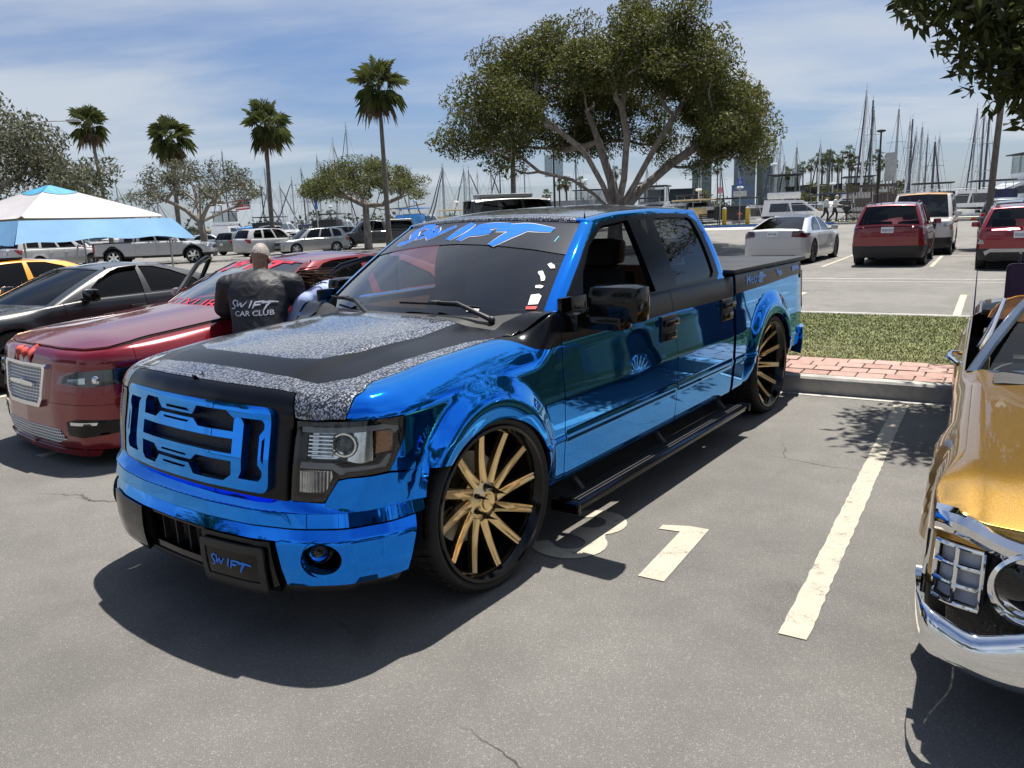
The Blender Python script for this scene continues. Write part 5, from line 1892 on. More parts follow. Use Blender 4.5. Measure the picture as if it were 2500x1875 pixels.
# ---------------------------------------------------------------- cars across the lane, behind the island
tes = k_sedan(4.97, 1.96, 1.445, 2.96, .95, P_PEARL, lod=1, rim='ten', rimmat=RIMD, r=.352, rx=-2.28, rt=-1.05, wt=.35, hoodz=.86, belt=.93, deck=1.03, zt=.93,
              glass=GLASS_MID, rgglass=GLASS_TINT, roofmat=BLACK_GLOSS, pillar=CHROME, crown=.05, tail=1.25, rgh=(.03, .99), trg=2.14,
              yroof=.64, handlemat=CHROME,
              more=[('number_plate_recess', PLATE, [(-.16, .80), (-.16, .88), (.16, .88), (.16, .80)], 'rc', .003),
                    ('diffuser', BLACK_PLASTIC, [(-.62, .17), (-.66, .28), (.66, .28), (.62, .17)], 'rc', .004)])
tes['patches'] = [p for p in tes['patches'] if p[0] != 'tail_light'] + [('tail_light', DARKRED, [(-.42, .86), (-.30, .925), (.02, .93), (.42, .885), (.44, .80), (.05, .785), (-.2, .80)], 's')]
tes['plates'] = [('r', '8PVK386')]; tes['plate_z'] = (.4, .84)
p = lot(21.35 + 2.52, -2.78)
c_tes = make_car('white_sedan', 'white electric sedan seen from behind, left of the dark red SUV', 'car', p, facing(180 - 3), tes)

fo_ = k_suv(4.66, 1.83, 1.73, 2.67, .93, P_RED, lod=1, clad=CLAD, rim='five', rimmat=RIMD, glass=GLASS_TINT, cladr=.38, cladh=.14, zt=1.02,
            more=[('rear_reflector', REDLENS, [(-.04, .56), (-.04, .68), (.05, .68), (.05, .56)], 's', .012),
                  ('light_strip', DARKRED, [(-.60, .985), (-.60, 1.03), (.60, 1.03), (.60, .985)], 'rc', .010)], plates=[('r', '9NEX339')])
fo_['plate_z'] = (.5, .88); fo_['patches'] = [p_ if p_[0] != 'tail_light' else ('tail_light', DARKRED, [(-.26, .90), (-.28, 1.01), (-.05, 1.06), (.26, 1.05), (.26, .96), (.06, .92)], 's') for p_ in fo_['patches']]
p = lot(21.5 + 1.33, .30)
c_for = make_car('red_suv', 'dark red SUV with black cladding parked right of the white sedan', 'car', p, facing(180), fo_)
roof_rails(c_for, fo_)
MB().box((-1.62, 0, 1.755), (.12, .03, .07), bev=.01).build('roof_antenna', BLACK_PLASTIC, c_for['root'])

kona = k_suv(4.17, 1.80, 1.57, 2.60, .83, P_RED2, lod=1, clad=CLAD, rim='five', rimmat=RIMD, glass=GLASS_TINT, cladr=.30, zt=.92,
             more=[('bumper_trim', M('silver_trim', (.45, .46, .47), .35, .6, var=.1), [(-.70, .36), (-.74, .45), (-.60, .52), (.60, .52), (.74, .45), (.70, .36), (.6, .44), (-.6, .44)], 'rc', .016),
                   ('rear_lamp', HEADL, [(-.14, .62), (-.16, .74), (.10, .72), (.12, .64)], 's', .010)], plates=[('r', '9CUE276')])
kona['plate_z'] = (.5, .78); kona['patches'] = [p_ if p_[0] != 'tail_light' else ('tail_light', DARKRED, [(-.20, .88), (-.22, .96), (.24, .97), (.26, .90)], 's') for p_ in kona['patches']]
p = lot(19.9 + 1.30, 3.30)
c_kona = make_car('small_red_suv', 'cherry red compact SUV with silver bumper trim at the right edge', 'car', p, facing(180), kona)
MB().box((-1.45, 0, 1.60), (.12, .03, .07), bev=.01).build('roof_antenna', BLACK_PLASTIC, c_kona['root'])

van = k_suv(4.9, 1.98, 2.02, 2.9, .75, P_TAN, lod=1, rim='five', hoodz=1.12, belt=1.20, r=.36, wx=1.25, wt=.75, rx=-2.62, rt=-2.50, yroof=.80, glass=GLASS_TINT, wsglass=GLASS_MID, bumper=BLACK_PLASTIC, nose=.5, tail=.4,
            roofmat=M('rusty_roof', (.34, .20, .11), .85, var=.5, vs=3), more=[('turn_signal', AMBER, [(-.02, .80), (-.02, .96), (.16, .96), (.16, .80)], 'sf', .012)])
p = lot(27.9, .62)
make_car('old_van', 'weathered cream van with rusty roof behind the dark red SUV', 'van', p, facing(0), van)
blk = k_suv(4.2, 1.78, 1.60, 2.55, .85, P_BLACK, lod=1, glass=GLASS_TINT, plates=[('r', '')])
make_car('black_hatchback', 'black hatchback seen from behind, right of the cream van', 'car', lot(36.2, 3.05), facing(180), blk)
gry = k_suv(4.5, 1.84, 1.66, 2.65, .92, P_GREY, lod=1, clad=CLAD, glass=GLASS_TINT, wsglass=GLASS_MID)
cg = make_car('grey_suv', 'grey SUV facing the camera behind the cherry red SUV', 'car', lot(27.2, 3.35), facing(0), gry)
roof_rails(cg, gry)
wpk = k_pickup(5.6, 2.0, 1.95, 3.6, .95, P_WHITE, lod=1)
cw_ = make_car('white_pickup', 'white pickup cropped by the right edge behind the grey SUV', 'pickup truck', lot(32.6, 6.4), facing(8), wpk)
bed_of(cw_, wpk)

# ---------------------------------------------------------------- left field
def at_px(u, depth):
    """world x for a picture column at a depth on level ground"""
    return u, depth
def W2(x, y): return (x, y, gz(x, y))
gmc = k_pickup(6.1, 2.08, 2.02, 4.05, 1.0, P_WHITE, lod=1, clad=BLACK_PLASTIC, rimmat=CHROME, glass=GLASS_DARK, cladh=.10, more=[])
c_gmc = make_car('white_crew_cab', 'large white crew cab pickup parked side on under the canopy edge', 'pickup truck', W2(-19.2, 43.0), R(10), gmc)
bed_of(c_gmc, gmc)
inf = k_suv(5.0, 1.97, 1.77, 2.9, .95, P_WHITE, lod=1, glass=GLASS_DARK, rim='multi', plates=[('r', '')])
make_car('white_suv', 'white SUV with dark rear glass left of the white crew cab', 'car', W2(-24.6, 42.5), R(62), inf)
dur = k_suv(5.1, 1.92, 1.80, 3.02, .90, P_WHITE, lod=1, glass=GLASS_DARK)
make_car('white_family_suv', 'white SUV facing left under the left end of the canopy', 'car', W2(-27.6, 42.0), R(172), dur)
mvn = k_suv(5.0, 1.95, 1.78, 3.0, .95, P_BLUEGREY, lod=1, glass=GLASS_TINT)
make_car('blue_grey_minivan', 'blue grey minivan behind the two white SUVs', 'van', W2(-27.0, 47.5), R(128), mvn)
xtr = k_suv(4.45, 1.80, 1.60, 2.66, .90, P_GREYGREEN, lod=1, glass=GLASS_TINT, plates=[('r', '')])
make_car('grey_green_wagon', 'grey green wagon seen from behind beside the left small tree trunk', 'car', W2(-18.6, 55.5), R(66), xtr)
wsu = k_suv(4.8, 1.93, 1.74, 2.85, .92, P_WHITE, lod=1, glass=GLASS_DARK)
make_car('white_crossover', 'white crossover behind the head of the man in the black shirt', 'car', W2(-15.3, 51.0), R(50), wsu)
lex = k_suv(4.65, 1.85, 1.64, 2.66, .95, P_SILVER, lod=1, glass=GLASS_DARK)
make_car('silver_crossover', 'silver crossover with its nose towards the white crossover', 'car', W2(-12.6, 50.5), R(214), lex)
f25 = k_pickup(6.2, 2.05, 2.04, 4.05, .98, P_GREY, lod=1, glass=GLASS_DARK, rimmat=CHROME)
c_f = make_car('grey_pickup', 'grey pickup with a matching bed cap behind the second small tree', 'pickup truck', W2(-9.9, 58.0), R(200), f25)
bed_of(c_f, f25, 2.05)
dsv = k_suv(4.7, 1.9, 1.70, 2.8, .92, P_NAVY, lod=2, glass=GLASS_DARK)
make_car('navy_suv', 'dark navy SUV between the silver crossover and the grey pickup', 'car', W2(-13.8, 62.0), R(214), dsv)
bpk = k_pickup(5.6, 2.0, 1.98, 3.6, .95, P_BLACK, lod=2, glass=GLASS_DARK)
c_b = make_car('black_pickup', 'black pickup behind the silver crossover', 'pickup truck', W2(-19.6, 64.5), R(206), bpk)
bed_of(c_b, bpk)
ssd = k_sedan(4.8, 1.84, 1.45, 2.8, .93, P_SILVER, lod=2)
make_car('silver_sedan', 'silver sedan beyond the grey green wagon', 'car', W2(-25.6, 67.5), R(20), ssd)
gsd = k_sedan(4.8, 1.84, 1.46, 2.8, .93, P_GREY, lod=2)
make_car('dark_grey_sedan', 'dark grey sedan left of the black pickup', 'car', W2(-22.6, 66.5), R(210), gsd)
sv2 = k_suv(4.7, 1.85, 1.70, 2.7, .93, P_WHITE, lod=2)
make_car('small_white_suv', 'white SUV with only its roof showing right of the grey pickup', 'car', W2(-4.9, 60.0), R(205), sv2)
fr2 = k_sedan(4.8, 1.84, 1.45, 2.8, .93, P_GREY, lod=2)
make_car('left_edge_sedan', 'dark sedan at the far left edge beyond the canopy', 'car', W2(-37.5, 52.0), R(170), fr2)
fr3 = k_suv(4.7, 1.88, 1.72, 2.8, .93, P_SILVER, lod=2)
make_car('silver_suv', 'silver SUV behind the white crew cab roof', 'car', W2(-26.0, 57.5), R(15), fr3)
for i, (x, y, pt, nm, lb) in enumerate(((-31.5, 57.0, P_WHITE, 'white_wagon', 'white wagon in the row behind the minivan'), (-36.5, 60.5, P_BLACK, 'black_suv', 'black SUV in the row behind the minivan'))):
    q = k_suv(4.6, 1.85, 1.65, 2.7, .92, pt, lod=2)
    make_car(nm, lb, 'car', W2(x, y), R(20 + 150 * i), q)
# tall black camper van beyond the blue truck's roof
cv = k_suv(5.9, 2.0, 2.74, 3.66, 1.0, P_BLACK, lod=2, hoodz=1.15, belt=1.35, r=.36, wx=2.1, wt=1.45, rx=-2.95, rt=-2.86, yroof=.84, glass=GLASS_DARK, tail=.4)
c_cv = make_car('camper_van', 'tall black camper van with a white roof box beyond the blue truck roof', 'van', W2(.75, 42.0), R(18), cv)
rbx = MB().box((-.9, 0, 2.84), (3.0, 1.1, .22), bev=.09)
rbx.build('roof_box', P_WHITE, c_cv['root'])

# ================================================================== neighbours in the front row
# brush lettering: strokes in a box about 1 wide
SWIFT_STROKES = [
    ('S', [[(.135, .16), (.07, .18), (.02, .12), (.06, .075), (.09, .04), (.05, -.01), (-.01, .0)]], .030),
    ('W', [[(.16, .17), (.13, .03), (.235, .13), (.225, .02), (.36, .14)]], .028),
    ('I', [[(.475, .16), (.41, .005)]], .034),
    ('F', [[(.55, .135), (.49, -.005)], [(.53, .125), (.74, .14)], [(.51, .062), (.66, .075)]], .030),
    ('T', [[(.68, .105), (.84, .125), (1.0, .10)], [(.85, .11), (.78, .05), (.72, -.05)]], .036)]
def brush(name, place, par, mat, width=1.0, k=1.0, shear=0.0):
    for ch, strokes, w in SWIFT_STROKES:
        v = []; f = []
        for st in strokes:
            P_ = [Vector((p[0], p[1])) for p in st]
            # densify
            D_ = []
            for i in range(len(P_) - 1):
                for j in range(5):
                    D_.append(P_[i].lerp(P_[i + 1], j / 5))
            D_.append(P_[-1])
            for _ in range(2):
                D_ = [D_[0]] + [(D_[i - 1] + D_[i] * 2 + D_[i + 1]) / 4 for i in range(1, len(D_) - 1)] + [D_[-1]]
            b = len(v); n = len(D_)
            for i, p in enumerate(D_):
                t = (D_[min(i + 1, n - 1)] - D_[max(i - 1, 0)]).normalized()
                ww = w * k * .5 * (.65 + .5 * math.sin(PI * min(1, .15 + i / (n - 1) * .85)))
                q = Vector((-t.y, t.x)) * ww
                for s in (1, -1):
                    a = p + q * s
                    v.append(tuple(place((a.x - .5) * width + shear * a.y, a.y * width)))
            for i in range(n - 1):
                f.append((b + 2 * i, b + 2 * i + 2, b + 2 * i + 3, b + 2 * i + 1))
        link(name, mesh_raw(name, v, f), par, mat)

# lettering on the blue truck
def on_screen(off):
    def pl(a, b):
        t = a / .82
        h = .845 + (b - .075) * .62 / .62
        p, n = fn_normals(TRH.fn, np.array([t]), np.array([h]))
        return p[0] + n[0] * off
    return pl
brush('banner_letter_edge', on_screen(-.0025), truck, WHITE_DECAL, width=1.24, k=2.1)
brush('banner_letter', on_screen(.000), truck, BLUE_DECAL, width=1.24, k=1.75)
def on_plate(a, b):
    p, n = fn_normals(TRB.fn, np.array([.401 + a]), np.array([.345 + b]))
    return p[0] + n[0] * .0325
brush('plate_letter', on_plate, truck, BLUE_DECAL, width=.215, k=1.1)
def decal(name, mat, fn, poly, off=.004, both=False, par=truck, res=.03):
    return panel(name, par, mat, poly, fn, both=both, res=res, off=off, rim=False)
# windscreen stickers on the driver's side
def scr(t0, h0, s=.56): return lambda pts: [(t0 + a * s / .9, h0 + b * s / .52) for a, b in pts]
decal('screen_sticker', WHITE_DECAL, TRH.fn, scr(.875, .50)([(-.05, .02), (-.02, .035), (.03, .01), (.045, -.015), (.0, -.02)]), -.003)
decal('screen_sticker', WHITE_DECAL, TRH.fn, scr(.84, .40)([(-.05, .045), (-.01, .05), (.045, -.01), (.05, -.04), (.02, -.045), (-.01, .0), (-.05, .03)]), -.003)
decal('screen_sticker', WHITE_DECAL, TRH.fn, scr(.855, .295)([(-.04, .012), (.0, .018), (.04, .008), (.03, -.012), (-.03, -.01)]), -.003)
decal('screen_sticker', WHITE_DECAL, TRH.fn, scr(.86, .175)([(-.05, .04), (.02, .05), (.05, .03), (.045, -.04), (-.04, -.045)]), -.003)
decal('screen_sticker', RED_DECAL, TRH.fn, scr(.86, .10)([(-.05, .012), (.05, .012), (.045, -.014), (-.045, -.014)]), -.0025)
decal('screen_sticker', M('dark_sticker', (.10, .02, .03), .3, var=.6, vs=60), TRH.fn, scr(.885, .0)([(-.045, .055), (.045, .05), (.04, -.005), (-.045, 0)]), -.003)
decal('screen_label', WHITE_DECAL, TRH.fn, scr(.53, .075)([(-.06, .012), (.06, .012), (.06, -.012), (-.06, -.012)]), -.003)
decal('screen_film', M('green_film', (.05, .50, .55), .3, var=.1), TRH.fn, scr(.815, .80)([(-.012, -.03), (.0, -.03), (.022, .03), (.010, .03)]), -.003)
# bed side lettering
def on_bed(x0, v0, s=1.0):
    def pl(a, b):
        p, n = fn_normals(TRS.fn, np.array([TRS.sx(x0) + a * s]), np.array([v0 + b * s * .62]))
        return p[0] + n[0] * .003
    return pl
BED_BLUE = M('bed_decal_blue', (.05, .28, .78), .3, var=.1)
lettering('bed_letter', 'Metra', .125, on_bed(-3.26, 1.020), BED_BLUE, truck, True)
bolt = [(.0, .035), (.10, .028), (.07, .015), (.16, .0), (.06, -.012), (.07, -.03), (-.02, -.036)]
decal('bed_logo', BED_BLUE, TRS.fn, [(TRS.sx(-3.40) + a, 1.022 + b) for a, b in bolt], .003)
for x0, poly in ((-3.80, [(0, .05), (.025, .055), (.03, .012), (.13, .018), (.14, -.035), (.04, -.045), (.035, -.015), (.005, -.012)]), (-4.20, [(0, .035), (.05, .03), (.08, .045), (.13, .025), (.19, .035), (.20, -.02), (.12, -.018), (.06, -.03), (.0, -.025)])):
    decal('bed_logo', BED_BLUE, TRS.fn, [(TRS.sx(x0) + a, 1.026 + b * .62) for a, b in poly], .003)

# ---------------------------------------------------------------- maroon sedan with its doors and boot open
yaw3 = R(231.1)
f3 = Vector((math.cos(yaw3), math.sin(yaw3), 0))
s3 = k_sedan(5.04, 1.90, 1.40, 3.05, .86, P_MAROON, lod=0, hoodz=.845, belt=.985, deck=1.02, gc=.115, r=.355, gap=.03, rim='multi', rimmat=RIMD, nose=.72, rake=.10,
             wx=.95, wt=.20, rx=-1.72, rt=-1.02, yroof=.62, glass=GLASS_DARK, wsglass=GLASS_SCREEN, zl=.60, z1=.72, Ahood=.16, Afront=.09, crown=.055, hoodcut=.55, glass_front=glass('open_window', (.97, .97, .97), .15),
             mirror=(.55, 1.02))
s3['patches'] = [p_ for p_ in s3['patches'] if p_[0] == 'tail_light']
p3 = Vector((-3.62, 5.64, 0)) - f3 * (3.05 / 2 + .86)
c3 = make_car('maroon_sedan', 'maroon sedan with chrome mesh grille and open doors beside the blue truck', 'car', (p3.x, p3.y, 0), yaw3, s3)
r3, h3 = c3['root'], c3['sh']
sy = lambda y: math.copysign(h3.sy(abs(y)), y)
MESHC = mat_mesh_grille('chrome_mesh', 42, (.90, .91, .93), (.01, .01, .01))
gfr = [(sy(-.345), .735), (sy(-.36), .70), (sy(-.315), .48), (sy(-.26), .42), (sy(.26), .42), (sy(.315), .48), (sy(.36), .70), (sy(.345), .735)]
gin = [(sy(-.31), .71), (sy(-.322), .69), (sy(-.285), .50), (sy(-.24), .45), (sy(.24), .45), (sy(.285), .50), (sy(.322), .69), (sy(.31), .71)]
panel('grille_frame', r3, CHROME, gfr[::-1], h3.fn, res=.03, off=.03, thick=.035, holes=[gin])
panel('grille_mesh', r3, MESHC, gin[::-1], h3.fn, res=.03, off=.012, rim=False)
wng = MB()
for sg in (1, -1):
    wng.prism([(.02, -.018), (.20, -.012), (.215, .002), (.20, .014), (.02, .020)], 0, .014, fn=lambda a, b, c, sg=sg: (c3['xF'] + .028 + c, sg * a, .585 + b))
wng.ball((c3['xF'] + .035, 0, .588), (.012, .03, .026), 12, 7)
wng.build('wing_emblem', CHROME, r3)
HLB = M('smoked_headlamp', (.035, .037, .04), .15, .3, coat=1.0, var=.5, vs=16)
for sg in (1, -1):
    def P3(nm, mat, poly, par=r3, **kw):
        q = [(sg * a, b) for a, b in poly]
        return panel(nm, par, mat, q if sg > 0 else q[::-1], h3.fn, **kw)
    hp = [(h3.sy(.50), .605), (h3.sy(.53), .660), (h3.sy(.66), .695), (h3.sx(c3['xF'] - .42), .718), (h3.sx(c3['xF'] - .58), .725), (h3.sx(c3['xF'] - .56), .68), (h3.sx(c3['xF'] - .42), .615), (h3.sy(.76), .590), (h3.sy(.64), .600)]
    ho = P3('headlight', HLB, hp, res=.03, off=.006, thick=.02)
    P3('light_bar', M('light_bar', (.42, .44, .48), .35), [(h3.sx(c3['xF'] - .40), .61), (h3.sx(c3['xF'] - .43), .695), (h3.sx(c3['xF'] - .54), .702), (h3.sx(c3['xF'] - .50), .665), (h3.sx(c3['xF'] - .45), .615)], ho, res=.03, off=.010, thick=.004)
    P3('lamp_reflector', SILVERB, [(h3.sy(.575), .606), (h3.sy(.585), .640), (h3.sy(.74), .655), (h3.sy(.74), .612)], ho, res=.03, off=.009, thick=.003)
    pj = np.stack(h3.fn(np.array([sg * h3.sy(.80)]), np.array([.637])), 1)[0]
    MB().ball(tuple(pj), (.03, .03, .036), 14, 8).build('projector_lens', CHROME, ho)
    P3('lamp_lens', LENS, hp, ho, res=.03, off=.022, rim=False)
    fp = [(h3.sy(.56), .235), (h3.sy(.55), .335), (h3.sy(.66), .36), (h3.sx(c3['xF'] - .36), .345), (h3.sx(c3['xF'] - .34), .27), (h3.sy(.70), .225)]
    fo2 = P3('fog_recess', BLACK_GLOSS, fp, res=.03, off=.004, thick=.02)
    P3('fog_lamp', SILVERB, [(h3.sy(.60), .315), (h3.sy(.60), .338), (h3.sy(.80), .338), (h3.sy(.79), .318)], fo2, res=.03, off=.012, thick=.006)
lg_ = [(sy(-.52), .20), (sy(-.46), .275), (sy(.46), .275), (sy(.52), .20), (sy(.40), .165), (sy(-.40), .165)]
panel('lower_grille', r3, MESHC, lg_[::-1], h3.fn, res=.04, off=.006, thick=.01)
panel('chin', r3, P_MAROON, [(sy(-.80), .13), (sy(.80), .13), (sy(.78), .09), (sy(-.78), .09)], h3.fn, res=.05, off=.02, thick=.03)
# hood popped: raised a little at the nose
for o in r3.children:
    if o.name.startswith('hood'):
        o.location = (.0, 0, .018)
    if o.name.startswith('boot_lid'):
        hx = s3['rg'][0] - .05; hz_ = 1.03
        o.matrix_local = Matrix.Translation((hx, 0, hz_)) @ Matrix.Rotation(R(38), 4, 'Y') @ Matrix.Translation((-hx, 0, -hz_))
hgap = MB()
tpn = h3.top(np.linspace(-h3.sx(.9), h3.sx(.9), 60))
hgap.tube([Vector(p) + Vector((-.012, 0, .0)) for p in tpn], .011, 6)
hgap.build('hood_gap', DARK, r3)
# doors swung open
dl = [o for o in r3.children if o.name.startswith('front_door')]
for o in dl:
    ys = np.mean([v.co.y for v in o.data.vertices])
    hx = s3['doors'][0]; sg = 1 if ys > 0 else -1
    Mh = Matrix.Translation((hx, sg * .90, 0)) @ Matrix.Rotation(R(-52 * sg) if sg > 0 else R(48), 4, 'Z') @ Matrix.Translation((-hx, -sg * .90, 0))
    o.matrix_local = Mh
    fr_ = MB()
    yb_ = sg * .875
    fr_.tube([(hx - .02, yb_, .98), (hx - .50, yb_ - sg * .16, 1.30), (hx - .72, yb_ - sg * .21, 1.355), (hx - .96, yb_ - sg * .20, 1.35), (hx - .98, yb_, .98)], .024, 8)
    fr_.build('window_frame', BLACK_GLOSS, o)
    MB().box((hx - .48, sg * .85, .58), (.92, .05, .72), bev=.02).build('door_lining', P_MAROON, o)
# red lettering on its screen
RED_SCR = M('red_screen_vinyl', (.50, .02, .05), .4, var=.1)
def on_screen3(h0, sc):
    def pl(a, b):
        p, n = fn_normals(c3['hs'].fn, np.array([a / .80]), np.array([h0 + b / .62]))
        return p[0] + n[0] * .0
    return pl
brush('screen_letter', on_screen3(.80, 1), r3, RED_SCR, width=1.15, k=1.5)
lettering('screen_letter', 'LUXURY', .13, on_screen3(.12, 1), RED_SCR, r3, False, 1.9)

# coral cloth over the nose of the maroon sedan
CLOTH = M('coral_microfibre', (.62, .10, .075), .95, var=.2, vs=25, bump=.6, bs=220)
def cloth_fn(a, b):
    """a across, b from the hood edge back (+) and down the grille (-)"""
    a = np.asarray(a, float); b = np.asarray(b, float)
    wr = .010 * np.sin(a * 55 + b * 9) + .007 * np.sin(a * 95 - b * 20) + .006 * np.sin(b * 60 + a * 12)
    r_ = .05
    up = b > 0
    x = np.where(up, c3['xF'] - .075 - b, c3['xF'] - .075 + r_ * np.sin(np.clip(-b / r_, 0, PI / 2)) + wr)
    z = np.where(up, .818 + np.minimum(b, .6) * .10 + wr, .818 - r_ * (1 - np.cos(np.clip(-b / r_, 0, PI / 2))) - np.maximum(-b - r_ * PI / 2, 0))
    y = a + .03 + np.where(up, b * .28, b * .06)
    return x, y, z + .012
co = [(p_[0] * 1.7 - .06, p_[1] * 1.15) for p_ in [(-.105, -.23), (-.05, -.255), (.0, -.22), (.045, -.19), (.075, -.10), (.09, .0), (.10, .10), (.085, .17), (.02, .20), (-.04, .15), (-.09, .08), (-.115, -.02), (-.12, -.12)]]
cv_, cf, cn, cm = panel_data(co, cloth_fn, res=.012, thick=.008)
cl = link('cleaning_cloth', mesh_raw('cleaning_cloth', cv_, cf, cn, cm), None, CLOTH)
cl.location = (p3.x, p3.y, 0); cl.rotation_euler = (0, 0, yaw3)
tagit(cl, 'crumpled coral cloth hanging over the maroon sedan grille', 'cloth')

# ---------------------------------------------------------------- black sedan, orange car, green car further along the row
yb4 = R(236)
f4 = Vector((math.cos(yb4), math.sin(yb4), 0))
s4 = k_sedan(4.75, 1.84, 1.30, 2.72, .93, P_BLACK, lod=0, hoodz=.80, belt=.90, deck=.98, gc=.11, r=.325, gap=.03, rim='multi', rimmat=RIMD, rx=-1.60, rt=-.75, wx=.98, wt=.12,
             yroof=.60, glass=GLASS_DARK, wsglass=GLASS_DARK, pillar=BLACK_GLOSS, mirrormat=BLACK_GLOSS, mirror=(.52, .96))
p4 = Vector((-6.62, 7.98, 0)) - f4 * (2.72 / 2 + .93)
c4 = make_car('black_sedan', 'black sedan with dark glass between the orange car and the maroon sedan', 'car', (p4.x, p4.y, 0), yb4, s4)
vz = MB()
for sg in (1, -1):
    pts = [np.stack(c4['hs'].fn(np.array([t]), np.array([h])), 1)[0] + np.array([0, sg * 0.0, 0]) for t, h in ((1.10, .55), (1.12, .80), (1.20, .92), (1.44, .93))]
    vz = MB().tube([Vector((p[0], p[1] * sg + sg * .02, p[2])) for p in pts], [.012, .03, .035, .03], 6, flat=.35)
    vz.build('window_visor', BLACK_GLOSS, c4['root'])
s5 = k_sedan(4.7, 1.86, 1.34, 2.75, .92, P_ORANGE, lod=0, hoodz=.82, belt=.90, gc=.12, r=.33, gap=.03, rx=-1.75, rt=-1.0, wx=.98, wt=.2, glass=GLASS_DARK, wsglass=GLASS_DARK, rim='ten', rimmat=RIMD)
p5 = Vector((-9.35, 10.0, 0)) - f4 * (2.75 / 2 + .92)
c5 = make_car('orange_sedan', 'bright orange car behind the black sedan at the left edge', 'car', (p5.x, p5.y, 0), yb4, s5)
MB().box((-.05, 0, 1.335), (.75, .92, .035), bev=.012).build('sunroof', BLACK_GLOSS, c5['root'])
s6 = k_sedan(5.1, 1.95, 1.36, 3.0, .95, P_GREEN, lod=1, hoodz=.88, belt=.94, gc=.14, glass=GLASS_DARK, rim='wire', rimmat=CHROME)
p6 = lot(7.0, -21.0)
make_car('green_sedan', 'dark green car partly hidden under the canopy at the left edge', 'car', (-17.4, 19.2, 0), yb4, s6)

# ---------------------------------------------------------------- gold classic car at the right edge
P_GOLD = car_paint('paint_gold_flake', (.44, .245, .040), .8, .28, flake=.30, dust=.0)
yi = R(238.2)
fi = Vector((math.cos(yi), math.sin(yi), 0))
li = Vector((-fi.y, fi.x, 0))
s7 = k_sedan(5.40, 2.02, 1.22, 3.02, .92, P_GOLD, lod=0, hoodz=.735, belt=.82, deck=.80, z1=.58, gc=.11, r=.315, gap=.02, wx=.58, wt=-.12, rx=-1.55, rt=-1.0, yroof=.71, nose=.25, tail=.6, crown=.05,
             glass=GLASS_CLEAR, wsglass=GLASS_CLEAR, rake=.05, Afront=.03, Ahood=.10, Abelt=.06, flare=.03, doors=(.05, -1.30, -1.45), rim='wire', rimmat=CHROME, tw=.20, hoodcut=.5, zbump=.44,
             roofmat=M('blue_vinyl_top', (.10, .15, .23), .45, var=.15), roofside=CHROME, gx=lambda x, y: .020 * np.exp(-((np.abs(y) - .90) / .035) ** 2) * sstep(.1, .7, x), seatmat=M('cream_vinyl', (.55, .47, .28), .45, var=.1), mirror=(.0, .70), mirrormat=CHROME, handles=())
s7['patches'] = []
fr_w = Vector(t2w(-.03, 3.64))
p7 = Vector((fr_w[0], fr_w[1], 0)) - fi * (3.02 / 2 + .92)
c7 = make_car('gold_classic_car', 'gold classic car with chrome bumper cropped by the right edge', 'car', (p7.x, p7.y, 0), yi, s7)
r7, h7, xF7 = c7['root'], c7['sh'], c7['xF']
for o in list(r7.children):
    if o.name.startswith('front_bumper') or o.name.startswith('nose_panel'):
        bpy.data.objects.remove(o)
# dark front recess
panel('front_recess', r7, GRILLE, [(-h7.sy(.97), .22), (h7.sy(.97), .22), (h7.sy(.97), .66), (-h7.sy(.97), .66)], h7.fn, res=.06, off=-.05, rim=False)
panel('hood_lip', r7, P_GOLD, [(-h7.sx(xF7 - .13), .615), (h7.sx(xF7 - .13), .615), (h7.sx(xF7 - .13), c7['T1']), (-h7.sx(xF7 - .13), c7['T1'])], h7.fn, res=.03)
gb = MB()
for k in range(7):
    z = .38 + k * .037
    gb.tube([(xF7 + .0, y, z) for y in np.linspace(-.58, .58, 7)], .006, 6)
gb.build('grille_bar', CHROME, r7)
# chrome brow along the hood edge
def brow(y): return .668 - .02 * abs(y) + .035 * float(np.exp(-((abs(y) - .93) / .09) ** 2)) - .018 * float(np.exp(-((abs(y) - .72) / .10) ** 2))
bw_ = MB()
ys_ = np.linspace(-.985, .985, 61)
for i, (dz0, dz1) in enumerate(((0, 0),)):
    v = []; f = []
    for y in ys_:
        p = np.stack(h7.fn(np.array([math.copysign(h7.sy(abs(y)), y)]), np.array([.58])), 1)[0]
        x = p[0] + .012; z = brow(y)
        prof = [(-.05, .025), (.0, .022), (.022, .002), (.022, -.022), (.004, -.042), (-.03, -.045)]
        v += [(x + a, p[1], z + b) for a, b in prof]
    m = 6
    for i in range(len(ys_) - 1):
        for j in range(m - 1):
            f.append((i * m + j, i * m + j + 1, (i + 1) * m + j + 1, (i + 1) * m + j))
    bw_.add(v, f)
bw_.build('chrome_brow', CHROME, r7)
